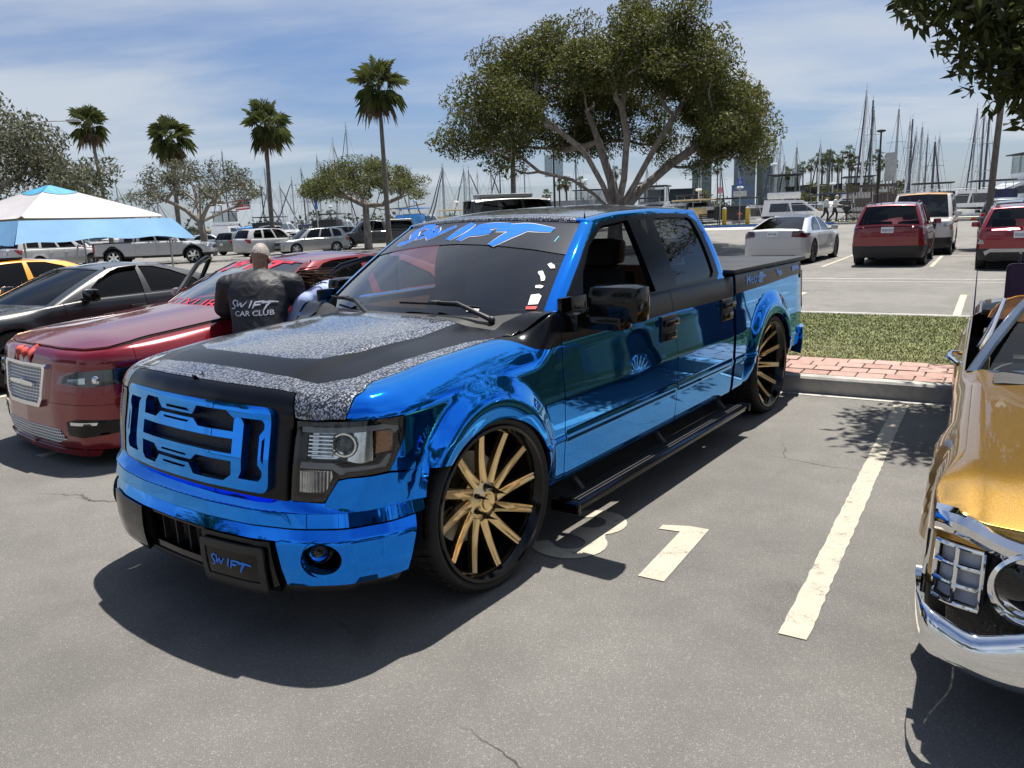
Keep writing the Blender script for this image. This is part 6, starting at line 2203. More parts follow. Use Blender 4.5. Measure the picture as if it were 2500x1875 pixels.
for sg in (1, -1):
    # corner lamp: white lens behind a chrome cage of six panes
    cor = [(h7.sy(.84), .425), (h7.sy(.84), .598), (h7.sx(xF7 - .12), .605), (h7.sx(xF7 - .12), .435)]
    q = [(sg * a, b) for a, b in cor]
    WLENS = M('frosted_lens', (.50, .53, .60), .35, var=.08, vs=30)
    lo = panel('corner_lamp', r7, WLENS, q if sg > 0 else q[::-1], h7.fn, res=.03, off=-.018, thick=.03)
    cg_ = MB()
    u0, u1 = cor[0][0], cor[3][0]
    for uu in np.linspace(u0, u1, 3):
        a = [np.stack(h7.fn(np.array([sg * uu]), np.array([z])), 1)[0] for z in (.422, .51, .602)]
        cg_.tube([Vector(p) for p in a], .0075, 8)
    for z in (.422, .482, .542, .602):
        a = [np.stack(h7.fn(np.array([sg * uu]), np.array([z])), 1)[0] for uu in np.linspace(u0, u1, 6)]
        cg_.tube([Vector(p) for p in a], .0080, 8)
    cg_.build('lamp_cage', CHROME, lo)
    # headlamps, two each side
    for y in (.71, .475):
        hb = MB().lathe([(.112, -.01), (.115, .028), (.104, .034), (.094, .020), (.092, -.02)], c=(xF7 - .035, y * sg, .530), axis='X', n=36)
        hbo = hb.build('headlight_bezel', CHROME, r7)
        MB().lathe([(.094, -.01), (.06, -.05), (.0001, -.06)], c=(xF7 - .025, y * sg, .530), axis='X', n=28).build('headlight_bowl', M('smoked_bowl', (.08, .085, .09), .2, .6, var=.3), hbo)
        MB().lathe([(.0001, .022), (.05, .016), (.093, -.004)], c=(xF7 - .025, y * sg, .530), axis='X', n=28).build('headlight_lens', GLASS_MID, hbo)
    fm = MB()
    fm.tube([Vector(np.stack(h7.fn(np.array([sg * h7.sx(xF7 - .16)]), np.array([z])), 1)[0]) + Vector((0, .004 * sg, 0)) for z in (.40, .48, .56, .62)], .010, 8, flat=.6)
    fm.build('corner_trim', CHROME, r7)
# bumper
def bump7(u, v):
    """u across (-1..1), v around the blade section 0..1"""
    u = np.asarray(u, float); v = np.asarray(v, float)
    a = np.abs(u)
    y = u * 1.005
    x = xF7 + .075 - .05 * a ** 3 - .26 * np.clip((a - .92) / .08, 0, 1) ** 2
    y = np.where(a > .92, np.sign(u) * (.945 + (1.02 - .945) * np.sin(np.clip((a - .92) / .08, 0, 1) * PI / 2)), u * 1.0272)
    top = .425 + .035 * np.clip((a - .80) / .2, 0, 1) ** 1.5 - .03 * np.exp(-((a - .83) / .07) ** 2) + .030 * np.exp(-((a - .66) / .05) ** 2)
    bot = .25 + .08 * np.clip((a - .72) / .28, 0, 1) ** 1.6
    th = v * PI
    z = top + (bot - top) * (1 - np.cos(th)) / 2
    px = x + .045 * np.sin(th) ** .8 - .015 * (v > 2)
    return px, y, z
panel('front_bumper', r7, CHROME, [(-1, 0), (1, 0), (1, 1), (-1, 1)], bump7, res=.02, resv=.06, thick=.03, sign=-1)
jt = MB()
for sg in (1, -1):
    jt.tube([Vector(np.stack(bump7(np.array([sg * .60]), np.array([v])), 1)[0]) + Vector((.001, 0, 0)) for v in np.linspace(.0, 1, 10)], .005, 6)
jt.build('bumper_joint', DARK, r7)
MB().box((xF7 + .10, -.30, .32), (.06, .12, .05), bev=.02).build('bumper_guard', BLACK_GLOSS, r7)
# aerial on the rear, amber fan cover and dark parcel behind the screen
MB().tube([(-1.75, -.95, .80), (-1.75, -.95, 1.13)], [.006, .003], 6).build('aerial', M('aerial_blue', (.12, .14, .30), .4, .5), r7)
# door handle chrome on the right side and left
for sg in (1, -1):
    MB().tube([(-.42, sg * .99, .735), (-.30, sg * 1.04, .755), (-.14, sg * 1.04, .755), (-.06, sg * .99, .73)], .014, 8).build('door_handle', CHROME, r7)
# it is a convertible with the top folded: take the fixed roof away again
for o in list(r7.children):
    if o.name.split('.')[0] in ('roof', 'roof_front', 'cab_frame', 'side_window', 'rear_window', 'rear_frame', 'rear_sill', 'boot_lid', 'door_mirror'):
        for ch in list(o.children): bpy.data.objects.remove(ch)
        bpy.data.objects.remove(o)
hs7 = c7['hs']
frm = MB()
frm.tube([Vector(np.stack(hs7.fn(np.array([t]), np.array([h])), 1)[0]) for t, h in ((-.97, -.04), (-.965, .3), (-.95, .7), (-.92, .95), (-.6, 1.0), (0, 1.0), (.6, 1.0), (.92, .95), (.95, .7), (.965, .3), (.97, -.04))], .034, 10, flat=.75)
frm.build('windscreen_frame', M('screen_frame_blue', (.17, .22, .30), .18, .85, var=.1), r7)
fs = MB()
fs.tube([Vector(np.stack(hs7.fn(np.array([t]), np.array([-.05])), 1)[0]) for t in np.linspace(-.97, .97, 15)], .016, 8)
fs.build('cowl_trim', BLACK_GLOSS, r7)
deck_o = [(-1.95, .93), (-2.7, .93), (-2.95, .80), (-2.95, -.80), (-2.7, -.93), (-1.95, -.93)]
panel('boot_lid', r7, P_GOLD, deck_o, lambda x, y: (x, y, .80 + .02 * (1 - y * y)), res=.08, thick=.02)
ft = MB()
ft.box((-1.55, 0, .84), (.62, 1.70, .12), bev=.05)
ft.box((-1.40, -.70, .89), (.40, .40, .04), bev=.015)
ft.build('folded_top', M('black_vinyl_top', (.012, .012, .014), .45, var=.2, bump=.15, bs=120), r7)
AMB = glass('amber_plastic', (.85, .38, .05), 1.0)
aw = MB()
pts = [(-.95 - .02 * i, -.66 + .20 * math.sin(R(a)) , .86 + .16 * math.cos(R(a))) for i, a in enumerate(range(-80, 81, 16))]
n = len(pts)
aw.add([(-.97, -.66, .86)] + pts, [(0, i + 1, i + 2) for i in range(n - 1)])
aw.tube(pts, .008, 6, m=0)
aw.build('amber_window', [M('amber_solid', (.52, .20, .015), .15, coat=1.0, var=.2)], r7)
vg = MB()
vg.tube([(.34, -.885, .83), (-.02, -.80, 1.10), (-.06, -.90, .83)], .011, 8)
vg.build('vent_window_frame', CHROME, r7)
MB().add([(.32, -.885, .835), (-.01, -.805, 1.09), (-.05, -.90, .835)], [(0, 1, 2)]).build('vent_window', GLASS_CLEAR, r7)
dc = MB().box((-.60, -.86, .66), (1.2, .04, .26), bev=.02)
dc.build('door_lining', M('cream_vinyl', (.55, .47, .28)), r7)

# dark purple folding board standing on the lawn behind the gold car
fbd = thing('display_board', 'dark purple display board with a cut-out handle behind the gold car', 'sign', (fr_w[0] - fi.x * 6.8 - li.x * .36, fr_w[1] - fi.y * 6.8 - li.y * .36, .11), LOT + R(4))
PURP = M('purple_plastic', (.035, .018, .075), .4, var=.2)
bp = rrect(-.36, .36, 0, .90, .05)
def bfn(a, b): return (np.asarray(a) * 0, np.asarray(a, float) * -1, np.asarray(b, float))
panel('board', fbd, PURP, bp, bfn, res=.1, holes=[rrect(-.31, -.20, .76, .86, .02)], thick=.03)
panel('poster', fbd, PLATE, rrect(-.12, .28, .2, .66, .01), bfn, res=.2, off=.004, rim=False)
lg2 = MB().tube([(-.03, -.25, 1.0), (-.38, -.28, 0)], .012, 6)
lg2.tube([(-.03, .25, 1.0), (-.38, .28, 0)], .012, 6)
lg2.build('leg', PURP, fbd)

# ================================================================== trees
BARK_FIG = mat_bark('bark_fig', (.16, .135, .115), (.36, .32, .28), 5)
BARK_PALM = mat_bark('bark_palm', (.10, .085, .07), (.20, .175, .15), 9)
LEAF_FIG = mat_leaf('leaf_fig', (.022, .036, .010), (.125, .128, .032), .45, .2)
LEAF_GREY = mat_leaf('leaf_grey', (.040, .045, .030), (.135, .140, .085), .5, .18)
LEAF_MID = mat_leaf('leaf_mid', (.030, .045, .015), (.14, .15, .045), .45, .2)
LEAF_DARK = mat_leaf('leaf_dark', (.014, .022, .008), (.070, .085, .024), .30, .30)
LEAF_PALM = mat_leaf('leaf_palm', (.040, .065, .020), (.135, .155, .050), .45, .25)
LEAF_DEAD = mat_leaf('leaf_dead', (.10, .075, .045), (.24, .18, .10), .8, .15)

def leaf_mesh(name, C, size, rs, aspect=.42, droop=.3, fold=.25):
    """C: leaf base points (n,3); each leaf a folded lozenge of 4 triangles"""
    n = len(C)
    d = rs.normal(size=(n, 3)); d[:, 2] -= droop
    d /= np.linalg.norm(d, axis=1, keepdims=True)
    u = rs.normal(size=(n, 3)); u[:, 2] += .8
    w = np.cross(d, u); w /= np.maximum(np.linalg.norm(w, axis=1, keepdims=True), 1e-6)
    nrm = np.cross(w, d)
    s = size * rs.uniform(.65, 1.25, n)[:, None]
    a = aspect * .5
    P = np.stack([C, C + d * s * .35 + w * s * a * .85 + nrm * s * fold * a, C + d * s, C + d * s * .35 - w * s * a * .85 + nrm * s * fold * a, C + d * s * .45], 1)
    F = np.array([[0, 1, 4], [1, 2, 4], [0, 4, 3], [4, 2, 3]])
    idx = (np.arange(n)[:, None, None] * 5 + F[None]).reshape(-1)
    m = n * 4
    me = bpy.data.meshes.new(name)
    me.vertices.add(n * 5); me.loops.add(m * 3); me.polygons.add(m)
    me.vertices.foreach_set('co', P.reshape(-1).astype(np.float32))
    me.loops.foreach_set('vertex_index', idx.astype(np.int32))
    me.polygons.foreach_set('loop_start', np.arange(0, m * 3, 3, dtype=np.int32))
    me.polygons.foreach_set('loop_total', np.full(m, 3, dtype=np.int32))
    me.update()
    return me

def grow(starts, targets, r_tip, r_exp=2.3, wob=.25, seed=1, up=.25, pull=.55):
    """starts: polylines of main limbs [(pts)], targets: points to reach. Returns segments (p,q,r0,r1)"""
    rs = np.random.default_rng(seed)
    nodes = []; par = []
    for i, L in enumerate(starts):
        prev = -1
        for j, p in enumerate(L):
            if j == 0 and i > 0:
                prev = int(np.argmin([np.linalg.norm(np.array(p) - q) for q in nodes])); continue
            nodes.append(np.array(p, float)); par.append(prev); prev = len(nodes) - 1
    root = nodes[0]
    T_ = sorted(targets, key=lambda t: np.linalg.norm(np.array(t) - root))
    depth = [0] * len(nodes)
    for i in range(len(nodes)):
        depth[i] = 0 if par[i] < 0 else depth[par[i]] + np.linalg.norm(nodes[i] - nodes[par[i]])
    for t in T_:
        t = np.array(t, float)
        N = np.array(nodes)
        dist = np.linalg.norm(N - t, axis=1) + pull * .25 * np.array(depth)
        pen = np.where(N[:, 2] > t[2] + .3, 1.5, 0) * 1.0
        k = int(np.argmin(dist + pen))
        a = nodes[k]
        L = np.linalg.norm(t - a)
        m = max(2, int(L / .55))
        ctrl = (a + t) / 2 + np.array([0, 0, -up * L * .35]) + rs.normal(size=3) * wob * L * .25
        prev = k
        for j in range(1, m + 1):
            s = j / m
            p = a * (1 - s) ** 2 + 2 * ctrl * s * (1 - s) + t * s * s
            if j < m: p = p + rs.normal(size=3) * wob * .12
            nodes.append(p); par.append(prev)
            depth.append(depth[prev] + np.linalg.norm(p - nodes[prev]))
            prev = len(nodes) - 1
    n = len(nodes)
    w = np.zeros(n); ch = [0] * n
    for i in range(n):
        if par[i] >= 0: ch[par[i]] += 1
    for i in range(n - 1, -1, -1):
        if ch[i] == 0: w[i] = r_tip ** r_exp
        if par[i] >= 0: w[par[i]] += w[i]
    rad = np.maximum(w, r_tip ** r_exp) ** (1 / r_exp)
    # chains
    kids = [[] for _ in range(n)]
    for i in range(n):
        if par[i] >= 0: kids[par[i]].append(i)
    chains = []
    stack = [(i, None) for i in range(n) if par[i] < 0]
    while stack:
        i, p = stack.pop()
        c = [p, i] if p is not None else [i]
        while kids[i]:
            ks = sorted(kids[i], key=lambda q: -w[q])
            for q in ks[1:]: stack.append((q, i))
            i = ks[0]; c.append(i)
        chains.append(c)
    return nodes, rad, chains

def tree(name, label, loc, starts, targets, n_leaf, leaf_size, leaf_mat, bark, r_tip=.02, spread=.55, seed=3, group=None, cat='tree', flare=1.25, rmax=None, **kw):
    t = thing(name, label, cat, loc, 0, group)
    nodes, rad, chains = grow(starts, targets, r_tip, seed=seed, **kw)
    if rmax: rad = np.minimum(rad, rmax)
    big = MB(); 
    first = True
    for c in chains:
        if len(c) < 2: continue
        rr = [rad[i] for i in c]
        if c[0] != 0 and len(c) > 1: rr[0] = min(rr[0], rr[1] * 1.25)
        else: rr[0] = rr[0] * flare
        big.tube([nodes[i] for i in c], rr, 9 if rr[0] > .12 else 5, cap=False)
    big.build('trunk', bark, t, angle=60)
    rs = np.random.default_rng(seed + 50)
    Tg = np.array(targets)
    k = rs.integers(0, len(Tg), n_leaf)
    off = rs.normal(size=(n_leaf, 3)); off *= (spread * 1.45 * rs.uniform(.15, 1, (n_leaf, 1)) ** .45) / np.linalg.norm(off, axis=1, keepdims=True)
    off *= np.array([1, 1, .72])
    me = leaf_mesh('crown', Tg[k] + off, leaf_size, rs)
    link('crown', me, t, leaf_mat)
    return t

def dome_targets(n, c, rx, ry, z0, z1, seed, shell=.62, lowcut=None):
    rs = np.random.default_rng(seed)
    out = []
    while len(out) < n:
        d = rs.normal(size=3); d[2] = abs(d[2]); d /= np.linalg.norm(d)
        lump = 1 + .16 * math.sin(3.1 * math.atan2(d[1], d[0]) + seed) + .10 * math.sin(7 * math.atan2(d[1], d[0]) + 2 * seed) * d[2]
        r_ = rs.uniform(shell, 1.0) ** .6 * lump
        p = np.array([c[0] + d[0] * rx * r_, c[1] + d[1] * ry * r_, z0 + d[2] * (z1 - z0) * r_])
        if lowcut and not lowcut(p): continue
        out.append(p)
    return out

# the big fig behind the blue truck
bt = dome_targets(520, (0.1, 0), 6.7, 6.0, 4.4, 9.7, 5, .60,
                  lambda p: p[2] > (4.0 if p[0] > 3.0 else 4.9) and not (abs(p[0] + .3) < 3.4 and p[2] < 7.0 and p[1] < 1.8))
bt += [np.array(p) for p in ((-5.4, -.5, 4.1), (-4.7, -.8, 3.9), (-5.0, .3, 4.4), (6.5, -.5, 4.2), (6.8, .5, 4.6), (5.9, -1.0, 4.0), (6.4, .2, 3.8), (5.0, -1.2, 4.4), (4.2, -.8, 3.9), (6.5, -1.4, 5.0), (3.4, -1.5, 3.6))]
b0 = (0, 0, 0)
bs = [[(0, 0, 0), (0, 0, .8), (.05, 0, 1.6)],
      [(.05, 0, 1.6), (-.9, .2, 2.6), (-1.9, .3, 3.3), (-3.4, .2, 3.7), (-4.4, -.2, 4.5)],
      [(.05, 0, 1.6), (-.6, -.4, 3.0), (-1.4, -.7, 4.4), (-2.6, -.9, 5.4), (-3.7, -.8, 6.3)],
      [(.05, 0, 1.6), (-.1, .5, 3.2), (-.6, .9, 5.0), (-1.1, 1.0, 6.4), (-1.3, .9, 7.6)],
      [(.05, 0, 1.6), (.35, -.5, 3.2), (.45, -.8, 5.0), (.25, -.8, 6.2), (.5, -.6, 7.6)],
      [(.05, 0, 1.6), (.9, -.2, 3.0), (1.8, -.4, 4.6), (2.6, -.5, 5.8), (3.4, -.3, 7.0)],
      [(.05, 0, 1.6), (1.2, .3, 2.7), (2.6, .5, 3.8), (4.2, .3, 4.8), (5.8, .0, 5.7)]]
tb = Vector((5.02, 36.0, 0)); tb.z = gz(tb.x, tb.y)
tree('big_fig_tree', 'large spreading fig tree with many limbs rising behind the blue truck', tb, bs, bt, 150000, .185, LEAF_FIG, BARK_FIG, r_tip=.028, spread=.56, seed=5, r_exp=2.15, rmax=.62)

def flat_targets(n, rx, ry, z0, z1, seed, cx=0):
    rs = np.random.default_rng(seed)
    o = []
    while len(o) < n:
        a = rs.uniform(0, 2 * PI); q = math.sqrt(rs.uniform(.05, 1))
        top = z1 - (z1 - z0) * .62 * q ** 2.2
        z = rs.uniform(max(z0 + .4 * q, top - 1.1), top) + .25 * math.sin(5 * a + seed)
        o.append(np.array([cx + rx * q * math.cos(a), ry * q * math.sin(a), z]))
    return o
tA = flat_targets(95, 3.9, 3.4, 3.0, 5.55, 21)
sA = [[(0, 0, 0), (.0, 0, 1.2), (-.1, 0, 2.2)], [(-.1, 0, 2.2), (-.9, .1, 2.9), (-2.0, .2, 3.5), (-3.0, .1, 3.9)], [(-.1, 0, 2.2), (.5, -.3, 3.0), (1.3, -.4, 3.7), (2.5, -.3, 4.1)],
      [(-.1, 0, 2.2), (-.3, .5, 3.2), (-.6, .8, 4.3)], [(-.1, 0, 2.2), (.2, -.5, 3.3), (.4, -.8, 4.4)], [(-.1, 0, 2.2), (1.0, .5, 2.7), (2.4, .6, 3.2), (3.3, .4, 3.7)]]
tree('small_bare_tree', 'small flat topped tree with thin grey foliage right of the canopy', (-17.55, 45.5, 0), sA, tA, 8500, .17, LEAF_GREY, BARK_FIG, r_tip=.035, spread=.34, seed=8, r_exp=2.2, rmax=.34)
tB = flat_targets(130, 4.3, 3.5, 3.3, 6.2, 33)
sB = [[(0, 0, 0), (.0, 0, 1.5), (.0, 0, 3.0)], [(0, 0, 3.0), (-1.0, .1, 3.5), (-2.2, .2, 3.9), (-3.5, .1, 4.4)], [(0, 0, 3.0), (1.2, -.2, 3.0), (2.6, -.2, 3.5), (4.0, -.2, 3.9)],
      [(0, 0, 3.0), (1.1, .3, 2.7), (2.6, .4, 2.75), (4.1, .3, 3.0)], [(0, 0, 3.0), (-.3, .5, 4.0), (-.5, .8, 5.0)]]
tree('small_leafy_tree', 'small flat topped tree with olive foliage in front of the grey pickup', (-9.65, 54.5, 0), sB, tB, 20000, .19, LEAF_MID, BARK_FIG, r_tip=.036, spread=.42, seed=9, r_exp=2.2, rmax=.42)

# dense tree at the left edge
tL = dome_targets(150, (0, 0), 5.0, 4.2, 2.2, 6.6, 15, .55)
tL += [np.array([-.5 + .4 * math.cos(i), .5 * math.sin(i * 2), 7.3 + .25 * i]) for i in range(5)]
tL += [np.array([2.6 + .55 * i, -.6, 2.6 - .05 * i]) for i in range(5)]
sL = [[(0, 0, 0), (0, 0, 1.4)], [(0, 0, 1.4), (1.2, -.2, 2.6), (2.6, -.4, 3.2)], [(0, 0, 1.4), (-1.0, .3, 3.0), (-2.0, .3, 4.4)], [(0, 0, 1.4), (.3, .2, 3.4), (.3, .2, 5.2)]]
tree('dense_left_tree', 'dense dark leafed tree at the left edge behind the canopy', (-20.2, 30.5, 0), sL, tL, 30000, .20, LEAF_GREY, BARK_FIG, r_tip=.03, spread=.55, seed=17, rmax=.4)

# overhanging tree at the top right: near, large glossy leaves
oc = lot(7.3, 6.4, .11)
def loc_of(x, y, z): return np.array([x - oc.x, y - oc.y, z - oc.z])
oT = []
rs_ = np.random.default_rng(4)
for i in range(130):
    a = rs_.uniform(0, 2 * PI); q = math.sqrt(rs_.uniform(.05, 1))
    oT.append(np.array([3.9 * q * math.cos(a) - .3, 3.4 * q * math.sin(a), rs_.uniform(3.7, 6.6) - .9 * q]))
# the low branch seen in the picture: points on the camera side
for x, y, z in ((3.35, 6.1, 3.20), (3.55, 6.0, 3.05), (3.8, 6.2, 3.0), (3.75, 6.0, 2.82), (4.05, 6.3, 2.85), (4.1, 6.1, 2.66), (4.3, 6.4, 2.75), (4.45, 6.3, 2.95), (3.6, 6.3, 3.35), (3.95, 6.4, 3.25), (4.35, 6.5, 3.15), (3.3, 6.2, 3.42), (4.6, 6.6, 3.4), (4.2, 6.5, 3.5), (3.8, 6.5, 3.55), (4.7, 6.7, 3.1),
                (3.15, 6.0, 3.30), (3.45, 6.2, 3.12), (3.9, 6.25, 2.70), (4.25, 6.35, 2.52), (3.6, 6.5, 3.6), (4.0, 6.7, 3.7), (4.4, 6.8, 3.65), (4.9, 7.0, 3.3)):
    oT.append(loc_of(x, y, z))
for i in range(70):
    a, b = rs_.uniform(0, 1), rs_.uniform(0, 1)
    yy = rs_.uniform(5.9, 7.0)
    kx = .50 + .26 * a
    zlo = 3.05 - .75 * sstep(.15, .75, a)
    oT.append(loc_of(kx * yy, yy, 1.62 + (zlo - 1.62) / 6.2 * yy + .9 * b))
l0 = loc_of(4.75, 6.55, 2.98); l1 = loc_of(4.2, 6.45, 3.18); l2 = loc_of(3.6, 6.45, 3.55)
sO = [[(0, 0, 0), (0, 0, 1.0), (.0, 0, 1.7)], [(0, 0, 1.7), tuple((l0 + np.array([0, 0, 1.7])) * .45 + np.array([0, 0, .3])), tuple(l0), tuple(l1), tuple(l2)],
      [(0, 0, 1.7), (.4, .8, 2.9), (1.0, 1.4, 4.0)], [(0, 0, 1.7), (-.3, .6, 3.0), (-1.2, .9, 4.2)], [(0, 0, 1.7), (.8, -.4, 3.0), (1.8, -.8, 4.2)]]
tree('overhanging_fig', 'dark glossy leafed tree overhanging the top right corner', oc, sO, oT, 21000, .125, LEAF_DARK, BARK_FIG, r_tip=.011, spread=.27, seed=27, r_exp=2.0, rmax=.30, wob=.3)

# ---------------------------------------------------------------- palms
def fan_leaf(mb_v, mb_f, base, d, size, rs, nb=13, droop=.35):
    """one fan: blades spreading from the tip of a stalk"""
    d = np.array(d, float); d /= np.linalg.norm(d)
    side = np.cross(d, [0, 0, 1.0]); side /= max(np.linalg.norm(side), 1e-6)
    up = np.cross(side, d)
    ro_ = rs.uniform(-.9, .9)
    side, up = side * math.cos(ro_) + up * math.sin(ro_), up * math.cos(ro_) - side * math.sin(ro_)
    pet = base + d * size * .75 + np.array([0, 0, -droop * .25 * size])
    b = len(mb_v)
    w = .022
    mb_v += [base + side * w, base - side * w, pet - side * w * .6, pet + side * w * .6]
    mb_f.append((b, b + 1, b + 2, b + 3))
    for i in range(nb):
        a = (i / (nb - 1) - .5) * R(210)
        bd = d * math.cos(a) + side * math.sin(a)
        L = size * (.95 - .25 * abs(a) / R(105)) * rs.uniform(.85, 1.1)
        mid = pet + bd * L * .55 + up * .05 * size - np.array([0, 0, droop * .12 * L])
        tip = pet + bd * L * .92 + np.array([0, 0, -droop * L * rs.uniform(.35, .75)])
        pw = np.cross(bd, up) * .034 * size
        b = len(mb_v)
        mb_v += [pet, mid + pw, tip, mid - pw]
        mb_f.append((b, b + 1, b + 2)); mb_f.append((b, b + 2, b + 3))
def palm_crown(seed, size, n=40, nb=13, skirt=14):
    rs = np.random.default_rng(seed)
    v, f = [], []; dv, df = [], []
    for i in range(n):
        el = R(rs.uniform(-55, 85)); az = i * 2.39996 + rs.uniform(-.3, .3)
        d = (math.cos(el) * math.cos(az), math.cos(el) * math.sin(az), math.sin(el))
        fan_leaf(v, f, np.array([0, 0, rs.uniform(-.1, .25)]), d, size * rs.uniform(.8, 1.1), rs, nb, droop=.45 + .5 * (el < 0))
    for i in range(skirt):
        el = R(rs.uniform(-82, -48)); az = rs.uniform(0, 2 * PI)
        d = (math.cos(el) * math.cos(az), math.cos(el) * math.sin(az), math.sin(el))
        fan_leaf(dv, df, np.array([0, 0, rs.uniform(-.4, -.05)]), d, size * rs.uniform(.7, 1.0), rs, max(7, nb - 4), droop=1.0)
    a = mesh_raw('crown', np.array(v), f, smooth=False); b = mesh_raw('dead_fronds', np.array(dv), df, smooth=False)
    a.materials.append(LEAF_PALM); b.materials.append(LEAF_DEAD)
    return a, b
crowns = [palm_crown(s, 1.12, 46, 17, 11) for s in (2, 6, 9)]
def palm(name, label, x, y, h, lean=(0, 0), r_=.19, crown=0, scale=1.0, group='tall fan palms'):
    t = thing(name, label, 'palm tree', (x, y, gz(x, y)), 0, group)
    pts = [(lean[0] * (i / 8) ** 1.4 * h, lean[1] * (i / 8) ** 1.4 * h, h * i / 8) for i in range(9)]
    MB().tube(pts, [r_ * (1.55 if i == 0 else 1.12 - .45 * i / 8) for i in range(9)], 9).build('trunk', BARK_PALM, t, angle=60)
    for me in crowns[crown]:
        o = bpy.data.objects.new(me.name, me); COL.objects.link(o); o.parent = t
        o.location = pts[-1]; o.scale = (scale,) * 3; o.rotation_euler = (0, 0, rng.uniform(0, 6))
    return t
palm('fan_palm', 'leftmost tall fan palm above the canopy, its trunk leaning left', -39.3, 78.0, 12.4, (-.045, 0), .20, 0, 1.20)
palm('fan_palm', 'shorter fan palm behind the small bare tree', -27.9, 67.0, 9.5, (.03, 0), .20, 1, 1.12)
palm('fan_palm', 'fan palm between the two small trees', -17.3, 58.0, 9.2, (.03, 0), .17, 2, 1.10)
palm('fan_palm', 'tallest fan palm behind the small leafy tree', -7.5, 50.0, 10.2, (.0, 0), .16, 0, 1.10)
palm('fan_palm', 'fan palm whose crown mixes with the left side of the big fig tree', .50, 49.0, 10.0, (.02, 0), .17, 1, 1.10)
palm('fan_palm', 'bare trunk of a palm rising behind the parked cars at the right', 17.9, 29.0, 9.5, (.03, 0), .115, 2, 1.0)

far_cr = palm_crown(31, 1.5, 20, 7, 8)
far_tr = MB().tube([(0, 0, 0), (.1, 0, 6), (0, 0, 12)], [.28, .22, .18], 6).mesh('trunk'); far_tr.materials.append(BARK_PALM)
def far_palm(x, y, h, label, group):
    t = thing('far_palm', label, 'palm tree', (x, y, -.5), 0, group)
    o = bpy.data.objects.new('trunk', far_tr); COL.objects.link(o); o.parent = t; o.scale = (1, 1, h / 12)
    for me in far_cr:
        o = bpy.data.objects.new(me.name, me); COL.objects.link(o); o.parent = t; o.location = (0, 0, h); o.rotation_euler = (0, 0, rng.uniform(0, 6)); o.scale = (.95,) * 3

# ================================================================== marina
GEL = M('gelcoat_white', (.74, .75, .75), .25, coat=.5, var=.08)
GELB = M('gelcoat_cream', (.62, .60, .54), .3, var=.1)
NAVYC = M('canvas_navy', (.015, .022, .06), .8, var=.2, vs=3)
BLKC = M('canvas_black', (.012, .013, .015), .75, var=.2, vs=3)
BLUC = M('canvas_blue', (.04, .22, .55), .75, var=.15, vs=3)
TANC = M('canvas_tan', (.50, .38, .20), .8, var=.15, vs=3)
ALU = M('mast_aluminium', (.40, .41, .42), .4, .6, var=.15)
ALUW = M('mast_white', (.66, .66, .66), .4, var=.1)
ALUD = M('mast_dark', (.06, .065, .07), .45, var=.2)
WIRE = M('rigging_wire', (.10, .10, .105), .5, .4, var=.1)
TEAK = M('teak', (.28, .16, .075), .7, var=.25, vs=8)
WATER_Z = -.35

def hull_mesh(name, L, B, F, mat, keel=.35, n=14):
    """sheer, flare and a pointed bow at +x; waterline at z=0"""
    m = MB()
    v = []; f = []
    prof = [0, .25, .6, .85, 1.0]
    for i in range(n + 1):
        t = i / n
        x = -L / 2 + L * t
        bw = B / 2 * (1 - max(0, (t - .45) / .55) ** 2.2) * (.82 + .18 * min(1, t * 3))
        fr = F * (.80 + .35 * t ** 2)
        for s in (1, -1):
            for k, q in enumerate(prof):
                wq = bw * (.72 + .28 * q ** .6)
                v.append((x + .22 * F * q * (t ** 3), s * wq, -keel + (fr + keel) * q))
    k = len(prof)
    for i in range(n):
        for s in (0, 1):
            a = i * 2 * k + s * k; b = (i + 1) * 2 * k + s * k
            for j in range(k - 1):
                q = (a + j, b + j, b + j + 1, a + j + 1)
                f.append(q if s == 1 else q[::-1])
        a = i * 2 * k; b = (i + 1) * 2 * k
        f.append((a + k - 1, b + k - 1, b + 2 * k - 1, a + 2 * k - 1))
    f.append(tuple(range(0, k)) + tuple(range(2 * k - 1, k - 1, -1)))
    m.add(v, f)
    me = m.mesh(name, 40); me.materials.append(mat)
    return me
sail_hulls = [hull_mesh('hull', 9.5, 3.0, 1.15, q) for q in (GEL, GELB, NAVYC)]
sail_cab = MB().box((.3, 0, 1.38), (3.6, 1.7, .42), bev=.14)
sail_cab_me = sail_cab.mesh('cabin', 40); sail_cab_me.materials.append(GEL)
